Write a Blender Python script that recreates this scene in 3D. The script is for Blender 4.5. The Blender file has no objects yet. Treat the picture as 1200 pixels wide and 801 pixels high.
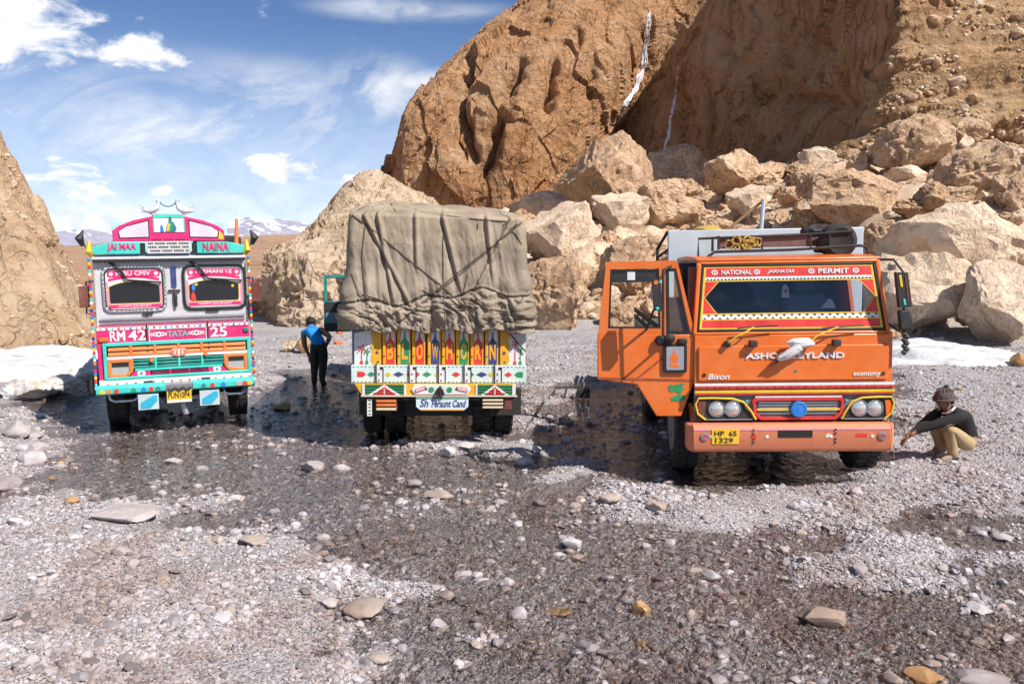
import bpy, bmesh, math, random
import numpy as np
from mathutils import Vector, Matrix, Euler
from mathutils.bvhtree import BVHTree

S = bpy.context.scene
COL = S.collection
R = math.radians
rnd = random.Random(7)
rng = np.random.default_rng(7)

# ---------------------------------------------------------------- camera, sun, sky, exposure
CAM_H = 2.6
FPX = 1000.0                                   # focal length in pixels of the 1200 px wide photograph
PITCH = math.atan(107.5 / FPX)
cam_d = bpy.data.cameras.new("camera")
cam = bpy.data.objects.new("camera", cam_d)
COL.objects.link(cam)
cam.location = (0, 0, CAM_H)
cam.rotation_euler = (math.pi / 2 - PITCH, 0, 0)
cam_d.sensor_width = 36.0
cam_d.lens = 36.0 * FPX / 1200.0
cam_d.clip_start = 0.05
cam_d.clip_end = 20000
S.camera = cam

SUN_EL = R(47)
SUN_AZ = math.atan2(0.77, -0.64)               # from +Y towards +X: sun to the right, a little behind the camera
sun_dir = Vector((math.sin(SUN_AZ) * math.cos(SUN_EL), math.cos(SUN_AZ) * math.cos(SUN_EL), math.sin(SUN_EL)))
sun_l = bpy.data.lights.new("sun", 'SUN')
sun_l.energy = 5.0
sun_l.angle = R(0.5)
sun_l.color = (1.0, 0.95, 0.88)
sun = bpy.data.objects.new("sun", sun_l)
COL.objects.link(sun)
sun.location = (30, -30, 60)
sun.rotation_euler = sun_dir.to_track_quat('Z', 'Y').to_euler()

def nd(nt, typ, loc=None, **kw):
    n = nt.nodes.new(typ)
    for k, v in kw.items():
        if k.startswith('i_'):
            key = k[2:]
            key = int(key) if key.isdigit() else key.replace('_', ' ')
            n.inputs[key].default_value = v
        else:
            setattr(n, k, v)
    return n

def lk(nt, a, b): nt.links.new(a, b)

def mth(nt, op, a, b=None, c=None, clamp=False):
    n = nt.nodes.new('ShaderNodeMath'); n.operation = op; n.use_clamp = clamp
    for i, v in enumerate((a, b, c)):
        if v is None: continue
        if isinstance(v, (int, float)): n.inputs[i].default_value = v
        else: nt.links.new(v, n.inputs[i])
    return n.outputs[0]

def mixc(nt, fac, a, b, blend='MIX'):
    n = nt.nodes.new('ShaderNodeMix'); n.data_type = 'RGBA'; n.blend_type = blend; n.clamp_factor = True
    for sock, v in ((n.inputs[0], fac), (n.inputs[6], a), (n.inputs[7], b)):
        if isinstance(v, (int, float)): sock.default_value = v
        elif isinstance(v, tuple): sock.default_value = (*v[:3], 1)
        else: nt.links.new(v, sock)
    return n.outputs[2]

def maprange(nt, v, a, b, c=0.0, d=1.0, smooth=True):
    n = nt.nodes.new('ShaderNodeMapRange'); n.interpolation_type = 'SMOOTHSTEP' if smooth else 'LINEAR'
    nt.links.new(v, n.inputs[0])
    n.inputs[1].default_value = a; n.inputs[2].default_value = b; n.inputs[3].default_value = c; n.inputs[4].default_value = d
    return n.outputs[0]

W = bpy.data.worlds.new("World")
S.world = W
W.use_nodes = True
wn = W.node_tree
wn.nodes.clear()
sky = wn.nodes.new('ShaderNodeTexSky')
sky.sky_type = 'NISHITA'
sky.sun_disc = False
sky.sun_elevation = SUN_EL
sky.sun_rotation = SUN_AZ
sky.altitude = 4300
sky.air_density = 1.0
sky.dust_density = 0.15
sky.ozone_density = 3.0
SKY_STR = 0.086
tc = wn.nodes.new('ShaderNodeTexCoord')
sep = wn.nodes.new('ShaderNodeSeparateXYZ'); lk(wn, tc.outputs['Generated'], sep.inputs[0])
# azimuth / elevation of the sky direction; the clouds live in that space all round the horizon
az = mth(wn, 'ARCTAN2', sep.outputs[0], sep.outputs[1])
el = mth(wn, 'ARCSINE', mth(wn, 'MULTIPLY', sep.outputs[2], 0.9999))
comb = wn.nodes.new('ShaderNodeCombineXYZ')
lk(wn, az, comb.inputs[0]); lk(wn, mth(wn, 'MULTIPLY', el, 2.0), comb.inputs[1])
n1 = nd(wn, 'ShaderNodeTexNoise', i_Scale=5.5, i_Detail=9.0, i_Roughness=0.58, i_Distortion=0.25); lk(wn, comb.outputs[0], n1.inputs['Vector'])
n2 = nd(wn, 'ShaderNodeTexNoise', i_Scale=16.0, i_Detail=7.0, i_Roughness=0.6, i_Distortion=0.4); lk(wn, comb.outputs[0], n2.inputs['Vector'])
comb2 = wn.nodes.new('ShaderNodeCombineXYZ')
lk(wn, mth(wn, 'MULTIPLY', az, 1.0), comb2.inputs[0]); lk(wn, mth(wn, 'ADD', mth(wn, 'MULTIPLY', el, 2.4), mth(wn, 'MULTIPLY', az, -0.5)), comb2.inputs[1])
n3 = nd(wn, 'ShaderNodeTexNoise', i_Scale=4.0, i_Detail=8.0, i_Roughness=0.62, i_Distortion=0.9); lk(wn, comb2.outputs[0], n3.inputs['Vector'])
def azel(px, py):
    u, v = (px - 600) / FPX, -(py - 400.5) / FPX
    d = Vector((u, math.cos(PITCH) + v * math.sin(PITCH), -math.sin(PITCH) + v * math.cos(PITCH))).normalized()
    return math.atan2(d.x, d.y), math.asin(d.z)
def blob(px, py, rx, ry, inner=0.05):
    a0, e0 = azel(px, py)
    dx = mth(wn, 'DIVIDE', mth(wn, 'SUBTRACT', az, a0), rx * 1.12 / FPX)
    dy = mth(wn, 'DIVIDE', mth(wn, 'SUBTRACT', el, e0), ry / FPX)
    d = mth(wn, 'SQRT', mth(wn, 'ADD', mth(wn, 'MULTIPLY', dx, dx), mth(wn, 'MULTIPLY', dy, dy)))
    return maprange(wn, d, 1.0, inner)
def vmax(lst):
    o = lst[0]
    for q in lst[1:]: o = mth(wn, 'MAXIMUM', o, q)
    return o
dense = vmax([blob(28, 30, 120, 62), blob(168, 66, 72, 38), blob(338, 198, 74, 26), blob(75, 208, 95, 50), blob(185, 222, 34, 13), blob(100, 262, 120, 24), blob(415, 210, 30, 14)])
# outside the photographed part of the sky the same scattered clouds carry on
far_c = mth(wn, 'MULTIPLY', maprange(wn, mth(wn, 'ABSOLUTE', mth(wn, 'ADD', az, 0.2)), 0.75, 1.1), maprange(wn, n1.outputs[0], 0.52, 0.64))
far_c = mth(wn, 'MULTIPLY', far_c, maprange(wn, el, 1.3, 0.5))
edge = mth(wn, 'ADD', mth(wn, 'MULTIPLY', mth(wn, 'SUBTRACT', n2.outputs[0], 0.5), 2.6), mth(wn, 'MULTIPLY', mth(wn, 'SUBTRACT', n1.outputs[0], 0.5), 1.6))
dn = maprange(wn, mth(wn, 'ADD', dense, edge), 0.36, 0.95)
wisp = vmax([blob(230, 150, 330, 105, 0.0), blob(310, 130, 260, 78, 0.0), blob(440, 110, 90, 60, 0.0), blob(560, 100, 240, 26, 0.0), blob(90, 258, 260, 50, 0.0), blob(480, 12, 130, 18, 0.0), blob(400, 232, 200, 26, 0.0)])
wn3 = mth(wn, 'MULTIPLY', mth(wn, 'MULTIPLY', wisp, maprange(wn, n3.outputs[0], 0.28, 0.66)), 0.95)
cl = mth(wn, 'MAXIMUM', dn, mth(wn, 'MAXIMUM', wn3, far_c))
horizon_veil = mth(wn, 'MULTIPLY', maprange(wn, el, 0.26, 0.0), 0.58)
cl = mth(wn, 'MAXIMUM', cl, horizon_veil, clamp=True)
shade = maprange(wn, n2.outputs[0], 0.30, 0.66)
ccol = mixc(wn, shade, (7.2, 7.7, 8.8), (10.5, 10.3, 10.2))
skyc = mixc(wn, 1.0, sky.outputs[0], (0.95, 1.04, 1.12), 'MULTIPLY')
mixs = mixc(wn, cl, skyc, ccol)
bg = wn.nodes.new('ShaderNodeBackground'); bg.inputs[1].default_value = SKY_STR
lk(wn, mixs, bg.inputs[0])
wo = wn.nodes.new('ShaderNodeOutputWorld'); lk(wn, bg.outputs[0], wo.inputs[0])

S.render.engine = 'CYCLES'
S.cycles.use_denoising = True
try: S.cycles.denoiser = 'OPENIMAGEDENOISE'
except Exception: pass
S.cycles.max_bounces = 6
S.cycles.transparent_max_bounces = 8
S.cycles.caustics_reflective = False
S.cycles.caustics_refractive = False
S.view_settings.view_transform = 'Standard'
S.view_settings.look = 'None'
S.view_settings.exposure = 0.38
S.view_settings.gamma = 1.0

# ---------------------------------------------------------------- measuring: photograph pixel + distance -> place
CP, SP = math.cos(PITCH), math.sin(PITCH)
def ray(px, py):
    u, v = (px - 600) / FPX, -(py - 400.5) / FPX
    return Vector((u, CP + v * SP, -SP + v * CP))
def at(px, py, Y):
    d = ray(px, py)
    return Vector((0, 0, CAM_H)) + d * (Y / d.y)
def gnd(px, py, z=0.0):
    d = ray(px, py)
    return Vector((0, 0, CAM_H)) + d * ((z - CAM_H) / d.z)

# ---------------------------------------------------------------- numpy noise
_perm = np.random.default_rng(3).permutation(256)
_perm = np.concatenate([_perm, _perm, _perm])
_g = np.random.default_rng(4).normal(size=(256, 3)); _g /= np.linalg.norm(_g, axis=1)[:, None]
def pnoise(p):
    p = np.asarray(p, float)
    i = np.floor(p).astype(int); f = p - i
    w = f * f * f * (f * (f * 6 - 15) + 10)
    i &= 255
    out = np.zeros(p.shape[:-1])
    for dx in (0, 1):
        for dy in (0, 1):
            for dz in (0, 1):
                h = _perm[_perm[_perm[i[..., 0] + dx] + i[..., 1] + dy] + i[..., 2] + dz]
                g = _g[h]
                d = (f[..., 0] - dx) * g[..., 0] + (f[..., 1] - dy) * g[..., 1] + (f[..., 2] - dz) * g[..., 2]
                wt = (w[..., 0] if dx else 1 - w[..., 0]) * (w[..., 1] if dy else 1 - w[..., 1]) * (w[..., 2] if dz else 1 - w[..., 2])
                out += d * wt
    return out * 1.6
def fbm(p, o=4, gain=0.5, ridge=False):
    a, s, r = 1.0, 1.0, 0.0
    p = np.asarray(p, float)
    for k in range(o):
        n = pnoise(p * s + k * 17.3)
        if ridge: n = 1 - 2 * np.abs(n)
        r = r + a * n; a *= gain; s *= 2.03
    return r
_fr = np.random.default_rng(12)
_fs = _fr.uniform(0, 1, (256, 3)); _fn = _fr.normal(size=(256, 3)); _fo = _fr.uniform(-1, 1, 256)
def facets(p, slope=0.35, off=0.35):
    """broken rock: flat faces of random tilt and height that meet in sharp edges"""
    p = np.asarray(p, float); i = np.floor(p).astype(int)
    best = np.full(p.shape[:-1], 1e9); out = np.zeros(p.shape[:-1])
    for dx in (-1, 0, 1):
        for dy in (-1, 0, 1):
            for dz in (-1, 0, 1):
                c = i + np.array([dx, dy, dz]); cc = c & 255
                h = _perm[_perm[_perm[cc[..., 0]] + cc[..., 1]] + cc[..., 2]]
                v = p - (c + _fs[h]); d = (v * v).sum(-1)
                q = (v * _fn[h]).sum(-1) * slope + _fo[h] * off
                u = d < best; best = np.where(u, d, best); out = np.where(u, q, out)
    return out
def p3(x, y, z=0.0):
    x = np.asarray(x, float)
    return np.stack([x, np.asarray(y, float) + 0 * x, np.zeros_like(x) + z], -1)
def sstep(a, b, x):
    t = np.clip((x - a) / (b - a), 0, 1); return t * t * (3 - 2 * t)
def sdist(poly, x, y):
    """signed distance to a polygon, positive inside"""
    x = np.asarray(x, float); y = np.asarray(y, float)
    d = np.full(x.shape, 1e9); ins = np.zeros(x.shape, bool)
    n = len(poly)
    for k in range(n):
        ax, ay = poly[k]; bx, by = poly[(k + 1) % n]
        ex, ey = bx - ax, by - ay
        t = np.clip(((x - ax) * ex + (y - ay) * ey) / (ex * ex + ey * ey + 1e-12), 0, 1)
        d = np.minimum(d, (x - ax - t * ex) ** 2 + (y - ay - t * ey) ** 2)
        c = ((ay > y) != (by > y)) & (x < (bx - ax) * (y - ay) / (by - ay + 1e-12) + ax)
        ins ^= c
    d = np.sqrt(d)
    return np.where(ins, d, -d)

# ---------------------------------------------------------------- object helpers
def tag(o, label=None, cat=None, group=None, kind=None):
    if label: o['label'] = label
    if cat: o['category'] = cat
    if group: o['group'] = group
    if kind: o['kind'] = kind
    return o
def empty(name, M, label=None, cat=None, group=None):
    o = bpy.data.objects.new(name, None); COL.objects.link(o)
    o.empty_display_size = 0.3
    o.matrix_world = M
    return tag(o, label, cat, group)
def link(name, me, parent=None, mats=()):
    o = bpy.data.objects.new(name, me); COL.objects.link(o)
    if parent is not None: o.parent = parent
    for m in mats: me.materials.append(m)
    return o
class MB:
    """collects polygons of several shapes for one mesh"""
    def __init__(s): s.v = []; s.f = []; s.m = []; s.cur = 0
    def mat(s, i): s.cur = i; return s
    def add(s, vs, fs):
        b = len(s.v); s.v += [tuple(q) for q in vs]
        for q in fs: s.f.append([b + k for k in q]); s.m.append(s.cur)
        return s
    def box(s, x0, x1, y0, y1, z0, z1):
        return s.add([(x0,y0,z0),(x1,y0,z0),(x1,y1,z0),(x0,y1,z0),(x0,y0,z1),(x1,y0,z1),(x1,y1,z1),(x0,y1,z1)],
                     [(0,3,2,1),(4,5,6,7),(0,1,5,4),(1,2,6,5),(2,3,7,6),(3,0,4,7)])
    def prism(s, poly, y0, y1, yf=None):
        """poly in (x, z), counter-clockwise seen from -y; extruded from y0 (front) to y1"""
        n = len(poly)
        a = sum(poly[k][0] * poly[(k+1) % n][1] - poly[(k+1) % n][0] * poly[k][1] for k in range(n))
        if a < 0: poly = poly[::-1]
        yf = yf or (lambda z: 0.0)
        vs = [(x, y0 + yf(z), z) for x, z in poly] + [(x, y1 + yf(z), z) for x, z in poly]
        fs = [tuple(range(n)), tuple(range(2*n-1, n-1, -1))]
        for k in range(n):
            j = (k+1) % n; fs.append((k, k+n, j+n, j))
        return s.add(vs, fs)
    def ring(s, outer, inner, y0, y1, yf=None):
        n = len(outer)
        for k in range(n):
            j = (k+1) % n
            s.prism([outer[k], outer[j], inner[j], inner[k]], y0, y1, yf)
        return s
    def prismx(s, poly, x0, x1):
        """poly in (y, z), extruded along x"""
        n = len(poly)
        vs = [(x0, y, z) for y, z in poly] + [(x1, y, z) for y, z in poly]
        a = sum(poly[k][0] * poly[(k+1) % n][1] - poly[(k+1) % n][0] * poly[k][1] for k in range(n))
        fs = [tuple(range(n-1, -1, -1)), tuple(range(n, 2*n))]
        for k in range(n):
            j = (k+1) % n; fs.append((k, j, j+n, k+n))
        if a < 0: fs = [q[::-1] for q in fs]
        return s.add(vs, fs)
    def tube(s, pts, r, n=8, closed=False):
        pts = [Vector(p) for p in pts]; m = len(pts)
        rs = r if isinstance(r, (list, tuple)) else [r] * m
        vs = []; up = None
        for k in range(m):
            if closed: t = pts[(k+1) % m] - pts[k-1]
            else: t = pts[min(k+1, m-1)] - pts[max(k-1, 0)]
            t.normalize()
            if up is None:
                up = t.orthogonal().normalized()
            up = (up - t * up.dot(t))
            if up.length < 1e-5: up = t.orthogonal()
            up.normalize(); sd = t.cross(up)
            for q in range(n):
                a = 2 * math.pi * q / n
                vs.append(pts[k] + (up * math.cos(a) + sd * math.sin(a)) * rs[k])
        fs = []
        for k in range(m if closed else m - 1):
            k2 = (k+1) % m
            for q in range(n):
                q2 = (q+1) % n
                fs.append((k*n+q, k*n+q2, k2*n+q2, k2*n+q))
        if not closed:
            fs.append(tuple(range(n-1, -1, -1))); fs.append(tuple((m-1)*n+q for q in range(n)))
        return s.add(vs, fs)
    def lathe(s, prof, c, axis='x', n=28):
        """prof: list of (along axis, radius), closed by capping where the radius is zero"""
        vs = []; fs = []
        for a, r in prof:
            for q in range(n):
                t = 2 * math.pi * q / n
                u, v = r * math.cos(t), r * math.sin(t)
                vs.append({'x': (a, u, v), 'y': (v, a, u), 'z': (u, v, a)}[axis])
        vs = [(p[0]+c[0], p[1]+c[1], p[2]+c[2]) for p in vs]
        for k in range(len(prof)-1):
            for q in range(n):
                q2 = (q+1) % n
                fs.append((k*n+q, k*n+q2, (k+1)*n+q2, (k+1)*n+q))
        fs.append(tuple(range(n-1, -1, -1))); fs.append(tuple((len(prof)-1)*n+q for q in range(n)))
        return s.add(vs, fs)
    def disc(s, x, z, r, y0, y1, n=24, rz=None, yf=None):
        rz = rz or r
        return s.prism([(x + r*math.cos(2*math.pi*k/n), z + rz*math.sin(2*math.pi*k/n)) for k in range(n)], y0, y1, yf)
    def build(s, name, mats, parent=None, bevel=0.0, smooth=35):
        me = bpy.data.meshes.new(name)
        me.from_pydata(s.v, [], s.f)
        if not isinstance(mats, (list, tuple)): mats = [mats]
        for m in mats: me.materials.append(m)
        me.polygons.foreach_set('material_index', s.m)
        if smooth:
            me.polygons.foreach_set('use_smooth', [True] * len(me.polygons)); me.set_sharp_from_angle(angle=R(smooth))
        me.update()
        o = link(name, me, parent)
        if bevel:
            b = o.modifiers.new('bevel', 'BEVEL'); b.width = bevel; b.segments = 2; b.limit_method = 'ANGLE'; b.angle_limit = R(50)
        return o
def rrect(x0, x1, z0, z1, r, n=5):
    pts = []
    for cx, cz, a0 in ((x1-r, z0+r, -90), (x1-r, z1-r, 0), (x0+r, z1-r, 90), (x0+r, z0+r, 180)):
        for k in range(n+1):
            a = R(a0 + 90*k/n); pts.append((cx + r*math.cos(a), cz + r*math.sin(a)))
    return pts
def text(name, body, mat, parent, x0, x1, z0, z1, y, yf=None, bold=0.0, shear=0.0, thick=0.006, slope=0.0):
    c = bpy.data.curves.new(name, 'FONT'); c.body = body; c.extrude = 0.5; c.offset = bold; c.shear = shear; c.resolution_u = 3
    o = bpy.data.objects.new(name, c); COL.objects.link(o)
    dg = bpy.context.evaluated_depsgraph_get()
    me = bpy.data.meshes.new_from_object(o.evaluated_get(dg))
    bpy.data.objects.remove(o); bpy.data.curves.remove(c)
    n = len(me.vertices); co = np.empty(n*3); me.vertices.foreach_get('co', co); co = co.reshape(-1, 3)
    a, b = co.min(0), co.max(0)
    xs = x0 + (co[:, 0]-a[0])/(b[0]-a[0])*(x1-x0)
    zs = z0 + (co[:, 1]-a[1])/(b[1]-a[1])*(z1-z0) + slope*(xs-x0)
    ys = y - (co[:, 2]-a[2])/(b[2]-a[2])*thick
    if yf: ys = ys + np.array([yf(z) for z in zs])
    me.vertices.foreach_set('co', np.stack([xs, ys, zs], 1).ravel()); me.update()
    me.materials.clear(); me.materials.append(mat)
    return link(name, me, parent)
def npmesh(name, v, f, mat, smooth=True):
    me = bpy.data.meshes.new(name)
    v = np.asarray(v, np.float32); f = np.asarray(f, np.int32)
    me.vertices.add(len(v)); me.vertices.foreach_set('co', v.ravel())
    me.loops.add(f.size); me.loops.foreach_set('vertex_index', f.ravel())
    me.polygons.add(len(f)); me.polygons.foreach_set('loop_start', np.arange(0, f.size, f.shape[1], dtype=np.int32))
    me.polygons.foreach_set('use_smooth', np.full(len(f), smooth))
    me.update(); me.validate()
    if mat: me.materials.append(mat)
    return me
def gridfaces(nu, nv):
    """index grid [nu][nv]"""
    i = np.arange(nu*nv).reshape(nu, nv)
    return np.stack([i[:-1, :-1], i[1:, :-1], i[1:, 1:], i[:-1, 1:]], -1).reshape(-1, 4)

# ---------------------------------------------------------------- materials
def C(r, g, b):
    f = lambda c: (c/255/12.92) if c/255 <= 0.04045 else ((c/255+0.055)/1.055)**2.4
    return (f(r), f(g), f(b))
def newmat(name):
    m = bpy.data.materials.new(name); m.use_nodes = True
    nt = m.node_tree
    return m, nt, nt.nodes['Principled BSDF']
def paint(name, col, rough=0.45, metal=0.0, grime=0.35, dust=(0.36, 0.29, 0.22), scale=3.0, bump=0.15, coat=0.0, var=0.12, chips=0.12):
    m, nt, b = newmat(name)
    t = nt.nodes.new('ShaderNodeTexCoord')
    a = nd(nt, 'ShaderNodeTexNoise', i_Scale=scale, i_Detail=7.0, i_Roughness=0.65); lk(nt, t.outputs['Object'], a.inputs['Vector'])
    c = nd(nt, 'ShaderNodeTexNoise', i_Scale=scale*9, i_Detail=4.0, i_Roughness=0.7); lk(nt, t.outputs['Object'], c.inputs['Vector'])
    base = mixc(nt, maprange(nt, a.outputs[0], 0.3, 0.7), tuple(q*(1-var) for q in col), tuple(min(1, q*(1+var)) for q in col))
    g = mth(nt, 'MULTIPLY', maprange(nt, mth(nt, 'ADD', mth(nt, 'MULTIPLY', a.outputs[0], 0.6), mth(nt, 'MULTIPLY', c.outputs[0], 0.4)), 0.42, 0.68), grime)
    colo = mixc(nt, g, base, dust)
    if chips:
        h1 = nd(nt, 'ShaderNodeTexNoise', i_Scale=scale*16, i_Detail=3.0, i_Roughness=0.6); lk(nt, t.outputs['Object'], h1.inputs['Vector'])
        sm = nd(nt, 'ShaderNodeMapping'); sm.inputs['Scale'].default_value = (1.0, 1.0, 7.0); sm.inputs['Rotation'].default_value = (0, R(24), 0); lk(nt, t.outputs['Object'], sm.inputs[0])
        h2 = nd(nt, 'ShaderNodeTexNoise', i_Scale=4.5, i_Detail=6.0, i_Roughness=0.8); lk(nt, sm.outputs[0], h2.inputs['Vector'])
        colo = mixc(nt, mth(nt, 'MULTIPLY', maprange(nt, h1.outputs[0], 0.66, 0.72), chips), colo, (0.10, 0.055, 0.035))
        colo = mixc(nt, mth(nt, 'MULTIPLY', maprange(nt, h2.outputs[0], 0.66, 0.72), chips*0.7), colo, (0.62, 0.48, 0.40))
    lk(nt, colo, b.inputs['Base Color'])
    b.inputs['Metallic'].default_value = metal
    lk(nt, mth(nt, 'ADD', rough, mth(nt, 'MULTIPLY', g, 0.5), clamp=True), b.inputs['Roughness'])
    if coat: b.inputs['Coat Weight'].default_value = coat; b.inputs['Coat Roughness'].default_value = 0.2
    if bump:
        bp = nd(nt, 'ShaderNodeBump', i_Strength=bump, i_Distance=0.01); lk(nt, c.outputs[0], bp.inputs['Height'])
        bq = nd(nt, 'ShaderNodeBump', i_Strength=0.5, i_Distance=0.02); dn_ = nd(nt, 'ShaderNodeTexNoise', i_Scale=2.4, i_Detail=1.0); lk(nt, t.outputs['Object'], dn_.inputs['Vector']); lk(nt, dn_.outputs[0], bq.inputs['Height']); lk(nt, bp.outputs[0], bq.inputs['Normal']); lk(nt, bq.outputs[0], b.inputs['Normal'])
    return m
def flat(name, col, rough=0.5, metal=0.0):
    m, nt, b = newmat(name); b.inputs['Base Color'].default_value = (*col, 1); b.inputs['Roughness'].default_value = rough; b.inputs['Metallic'].default_value = metal
    return m
def rockmat(name, cols, scale=0.5, bump=0.6, bdist=0.15, speck=True, streak=0.0, fine=6.0, strata=0.0):
    m, nt, b = newmat(name)
    geo = nt.nodes.new('ShaderNodeNewGeometry'); oi = nt.nodes.new('ShaderNodeObjectInfo')
    P = geo.outputs['Position']
    a = nd(nt, 'ShaderNodeTexNoise', i_Scale=scale, i_Detail=10.0, i_Roughness=0.65, i_Distortion=0.3); lk(nt, P, a.inputs['Vector'])
    c = nd(nt, 'ShaderNodeTexNoise', i_Scale=scale*fine, i_Detail=9.0, i_Roughness=0.72); lk(nt, P, c.inputs['Vector'])
    ramp = nt.nodes.new('ShaderNodeValToRGB'); e = ramp.color_ramp.elements
    lk(nt, mth(nt, 'ADD', mth(nt, 'MULTIPLY', a.outputs[0], 0.62), mth(nt, 'MULTIPLY', c.outputs[0], 0.38)), ramp.inputs[0])
    e[0].position = 0.33; e[0].color = (*cols[0], 1); e[1].position = 0.66; e[1].color = (*cols[-1], 1)
    for k, q in enumerate(cols[1:-1]):
        x = e.new(0.33 + 0.33*(k+1)/(len(cols)-1)); x.color = (*q, 1)
    col = ramp.outputs[0]
    if streak:
        mp = nd(nt, 'ShaderNodeMapping'); mp.inputs['Scale'].default_value = (1.3, 1.3, 0.13); lk(nt, P, mp.inputs[0])
        st = nd(nt, 'ShaderNodeTexNoise', i_Scale=scale*2.2, i_Detail=7.0, i_Roughness=0.6); lk(nt, mp.outputs[0], st.inputs['Vector'])
        col = mixc(nt, mth(nt, 'MULTIPLY', maprange(nt, st.outputs[0], 0.48, 0.66), streak), col, tuple(q*0.42 for q in cols[0]))
    if strata:
        mp = nd(nt, 'ShaderNodeMapping'); mp.inputs['Rotation'].default_value = (R(4), R(14), 0); mp.inputs['Scale'].default_value = (0.12, 0.12, 1.4); lk(nt, P, mp.inputs[0])
        st = nd(nt, 'ShaderNodeTexNoise', i_Scale=0.8, i_Detail=5.0, i_Roughness=0.7); lk(nt, mp.outputs[0], st.inputs['Vector'])
        col = mixc(nt, mth(nt, 'MULTIPLY', maprange(nt, st.outputs[0], 0.45, 0.62), strata), col, tuple(q*0.6 for q in cols[0]))
    v = nd(nt, 'ShaderNodeTexVoronoi', i_Scale=scale*11); lk(nt, P, v.inputs['Vector'])
    if speck:
        col = mixc(nt, mth(nt, 'MULTIPLY', maprange(nt, v.outputs['Distance'], 0.25, 0.05), 0.35), col, tuple(min(1, q*1.35) for q in cols[-1]))
    # thin fractures: where a warped noise crosses its middle value
    fmp = nd(nt, 'ShaderNodeMapping'); fmp.inputs['Scale'].default_value = (1.0, 1.0, 0.4); lk(nt, P, fmp.inputs[0])
    fracs = []
    for sc_, wd_ in ((1.5, 0.010), (4.5, 0.016)):
        fn_ = nd(nt, 'ShaderNodeTexNoise', i_Scale=scale*sc_, i_Detail=5.0, i_Roughness=0.5, i_Distortion=0.8); lk(nt, fmp.outputs[0], fn_.inputs['Vector'])
        fracs.append(maprange(nt, mth(nt, 'ABSOLUTE', mth(nt, 'SUBTRACT', fn_.outputs[0], 0.5)), 0.0, wd_))
    frac = mth(nt, 'MULTIPLY', fracs[0], fracs[1])
    frac = mth(nt, 'MAXIMUM', frac, maprange(nt, a.outputs[0], 0.50, 0.60))
    col = mixc(nt, mth(nt, 'MULTIPLY', mth(nt, 'SUBTRACT', 1.0, frac), 0.38), col, tuple(q*0.35 for q in cols[0]))
    hue = mixc(nt, oi.outputs['Random'], (0.93, 0.91, 0.90), (1.08, 1.07, 1.06))
    col = mixc(nt, 1.0, col, hue, 'MULTIPLY')
    lk(nt, col, b.inputs['Base Color'])
    b.inputs['Roughness'].default_value = 0.92
    b.inputs['Specular IOR Level'].default_value = 0.25
    hgt = mth(nt, 'ADD', mth(nt, 'MULTIPLY', c.outputs[0], 1.0), mth(nt, 'MULTIPLY', v.outputs['Distance'], 0.35))
    f2 = nd(nt, 'ShaderNodeTexNoise', i_Scale=scale*fine*4.5, i_Detail=8.0, i_Roughness=0.75); lk(nt, P, f2.inputs['Vector'])
    hgt = mth(nt, 'ADD', hgt, mth(nt, 'MULTIPLY', f2.outputs[0], 0.5))
    hgt = mth(nt, 'ADD', hgt, mth(nt, 'MULTIPLY', frac, 0.5))
    bp = nd(nt, 'ShaderNodeBump', i_Strength=bump, i_Distance=bdist); lk(nt, hgt, bp.inputs['Height']); lk(nt, bp.outputs[0], b.inputs['Normal'])
    return m

TAN = [(0.30, 0.22, 0.15), (0.45, 0.34, 0.24), (0.55, 0.44, 0.33)]
M_cliff = rockmat('cliff_rock', [(0.42, 0.195, 0.078), (0.68, 0.355, 0.165), (0.78, 0.47, 0.26), (0.80, 0.58, 0.38)], 0.16, 1.0, 0.9, True, 0.3, 6.0)
M_spur = rockmat('conglomerate', [(0.34, 0.195, 0.095), (0.54, 0.335, 0.175), (0.62, 0.44, 0.27)], 0.3, 0.9, 0.5, True, 0.0, 6.0, 0.5)
M_hill = rockmat('hill_rock', [(0.38, 0.235, 0.13), (0.62, 0.435, 0.275), (0.70, 0.54, 0.385)], 0.35, 0.8, 0.3)
M_mound = rockmat('mound_rock', [(0.38, 0.25, 0.135), (0.60, 0.455, 0.315), (0.68, 0.56, 0.44)], 0.4, 0.8, 0.25)
M_boulder = rockmat('boulder_rock', [(0.48, 0.295, 0.165), (0.74, 0.50, 0.315), (0.82, 0.62, 0.445)], 0.8, 0.9, 0.2)
M_palerock = rockmat('pale_rock', [(0.58, 0.42, 0.29), (0.78, 0.60, 0.44), (0.84, 0.70, 0.55)], 0.9, 0.75, 0.15)
M_brown = rockmat('brown_hill', [(0.30, 0.18, 0.11), (0.40, 0.25, 0.16), (0.44, 0.29, 0.19)], 0.03, 0.5, 1.5, False)

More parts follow.
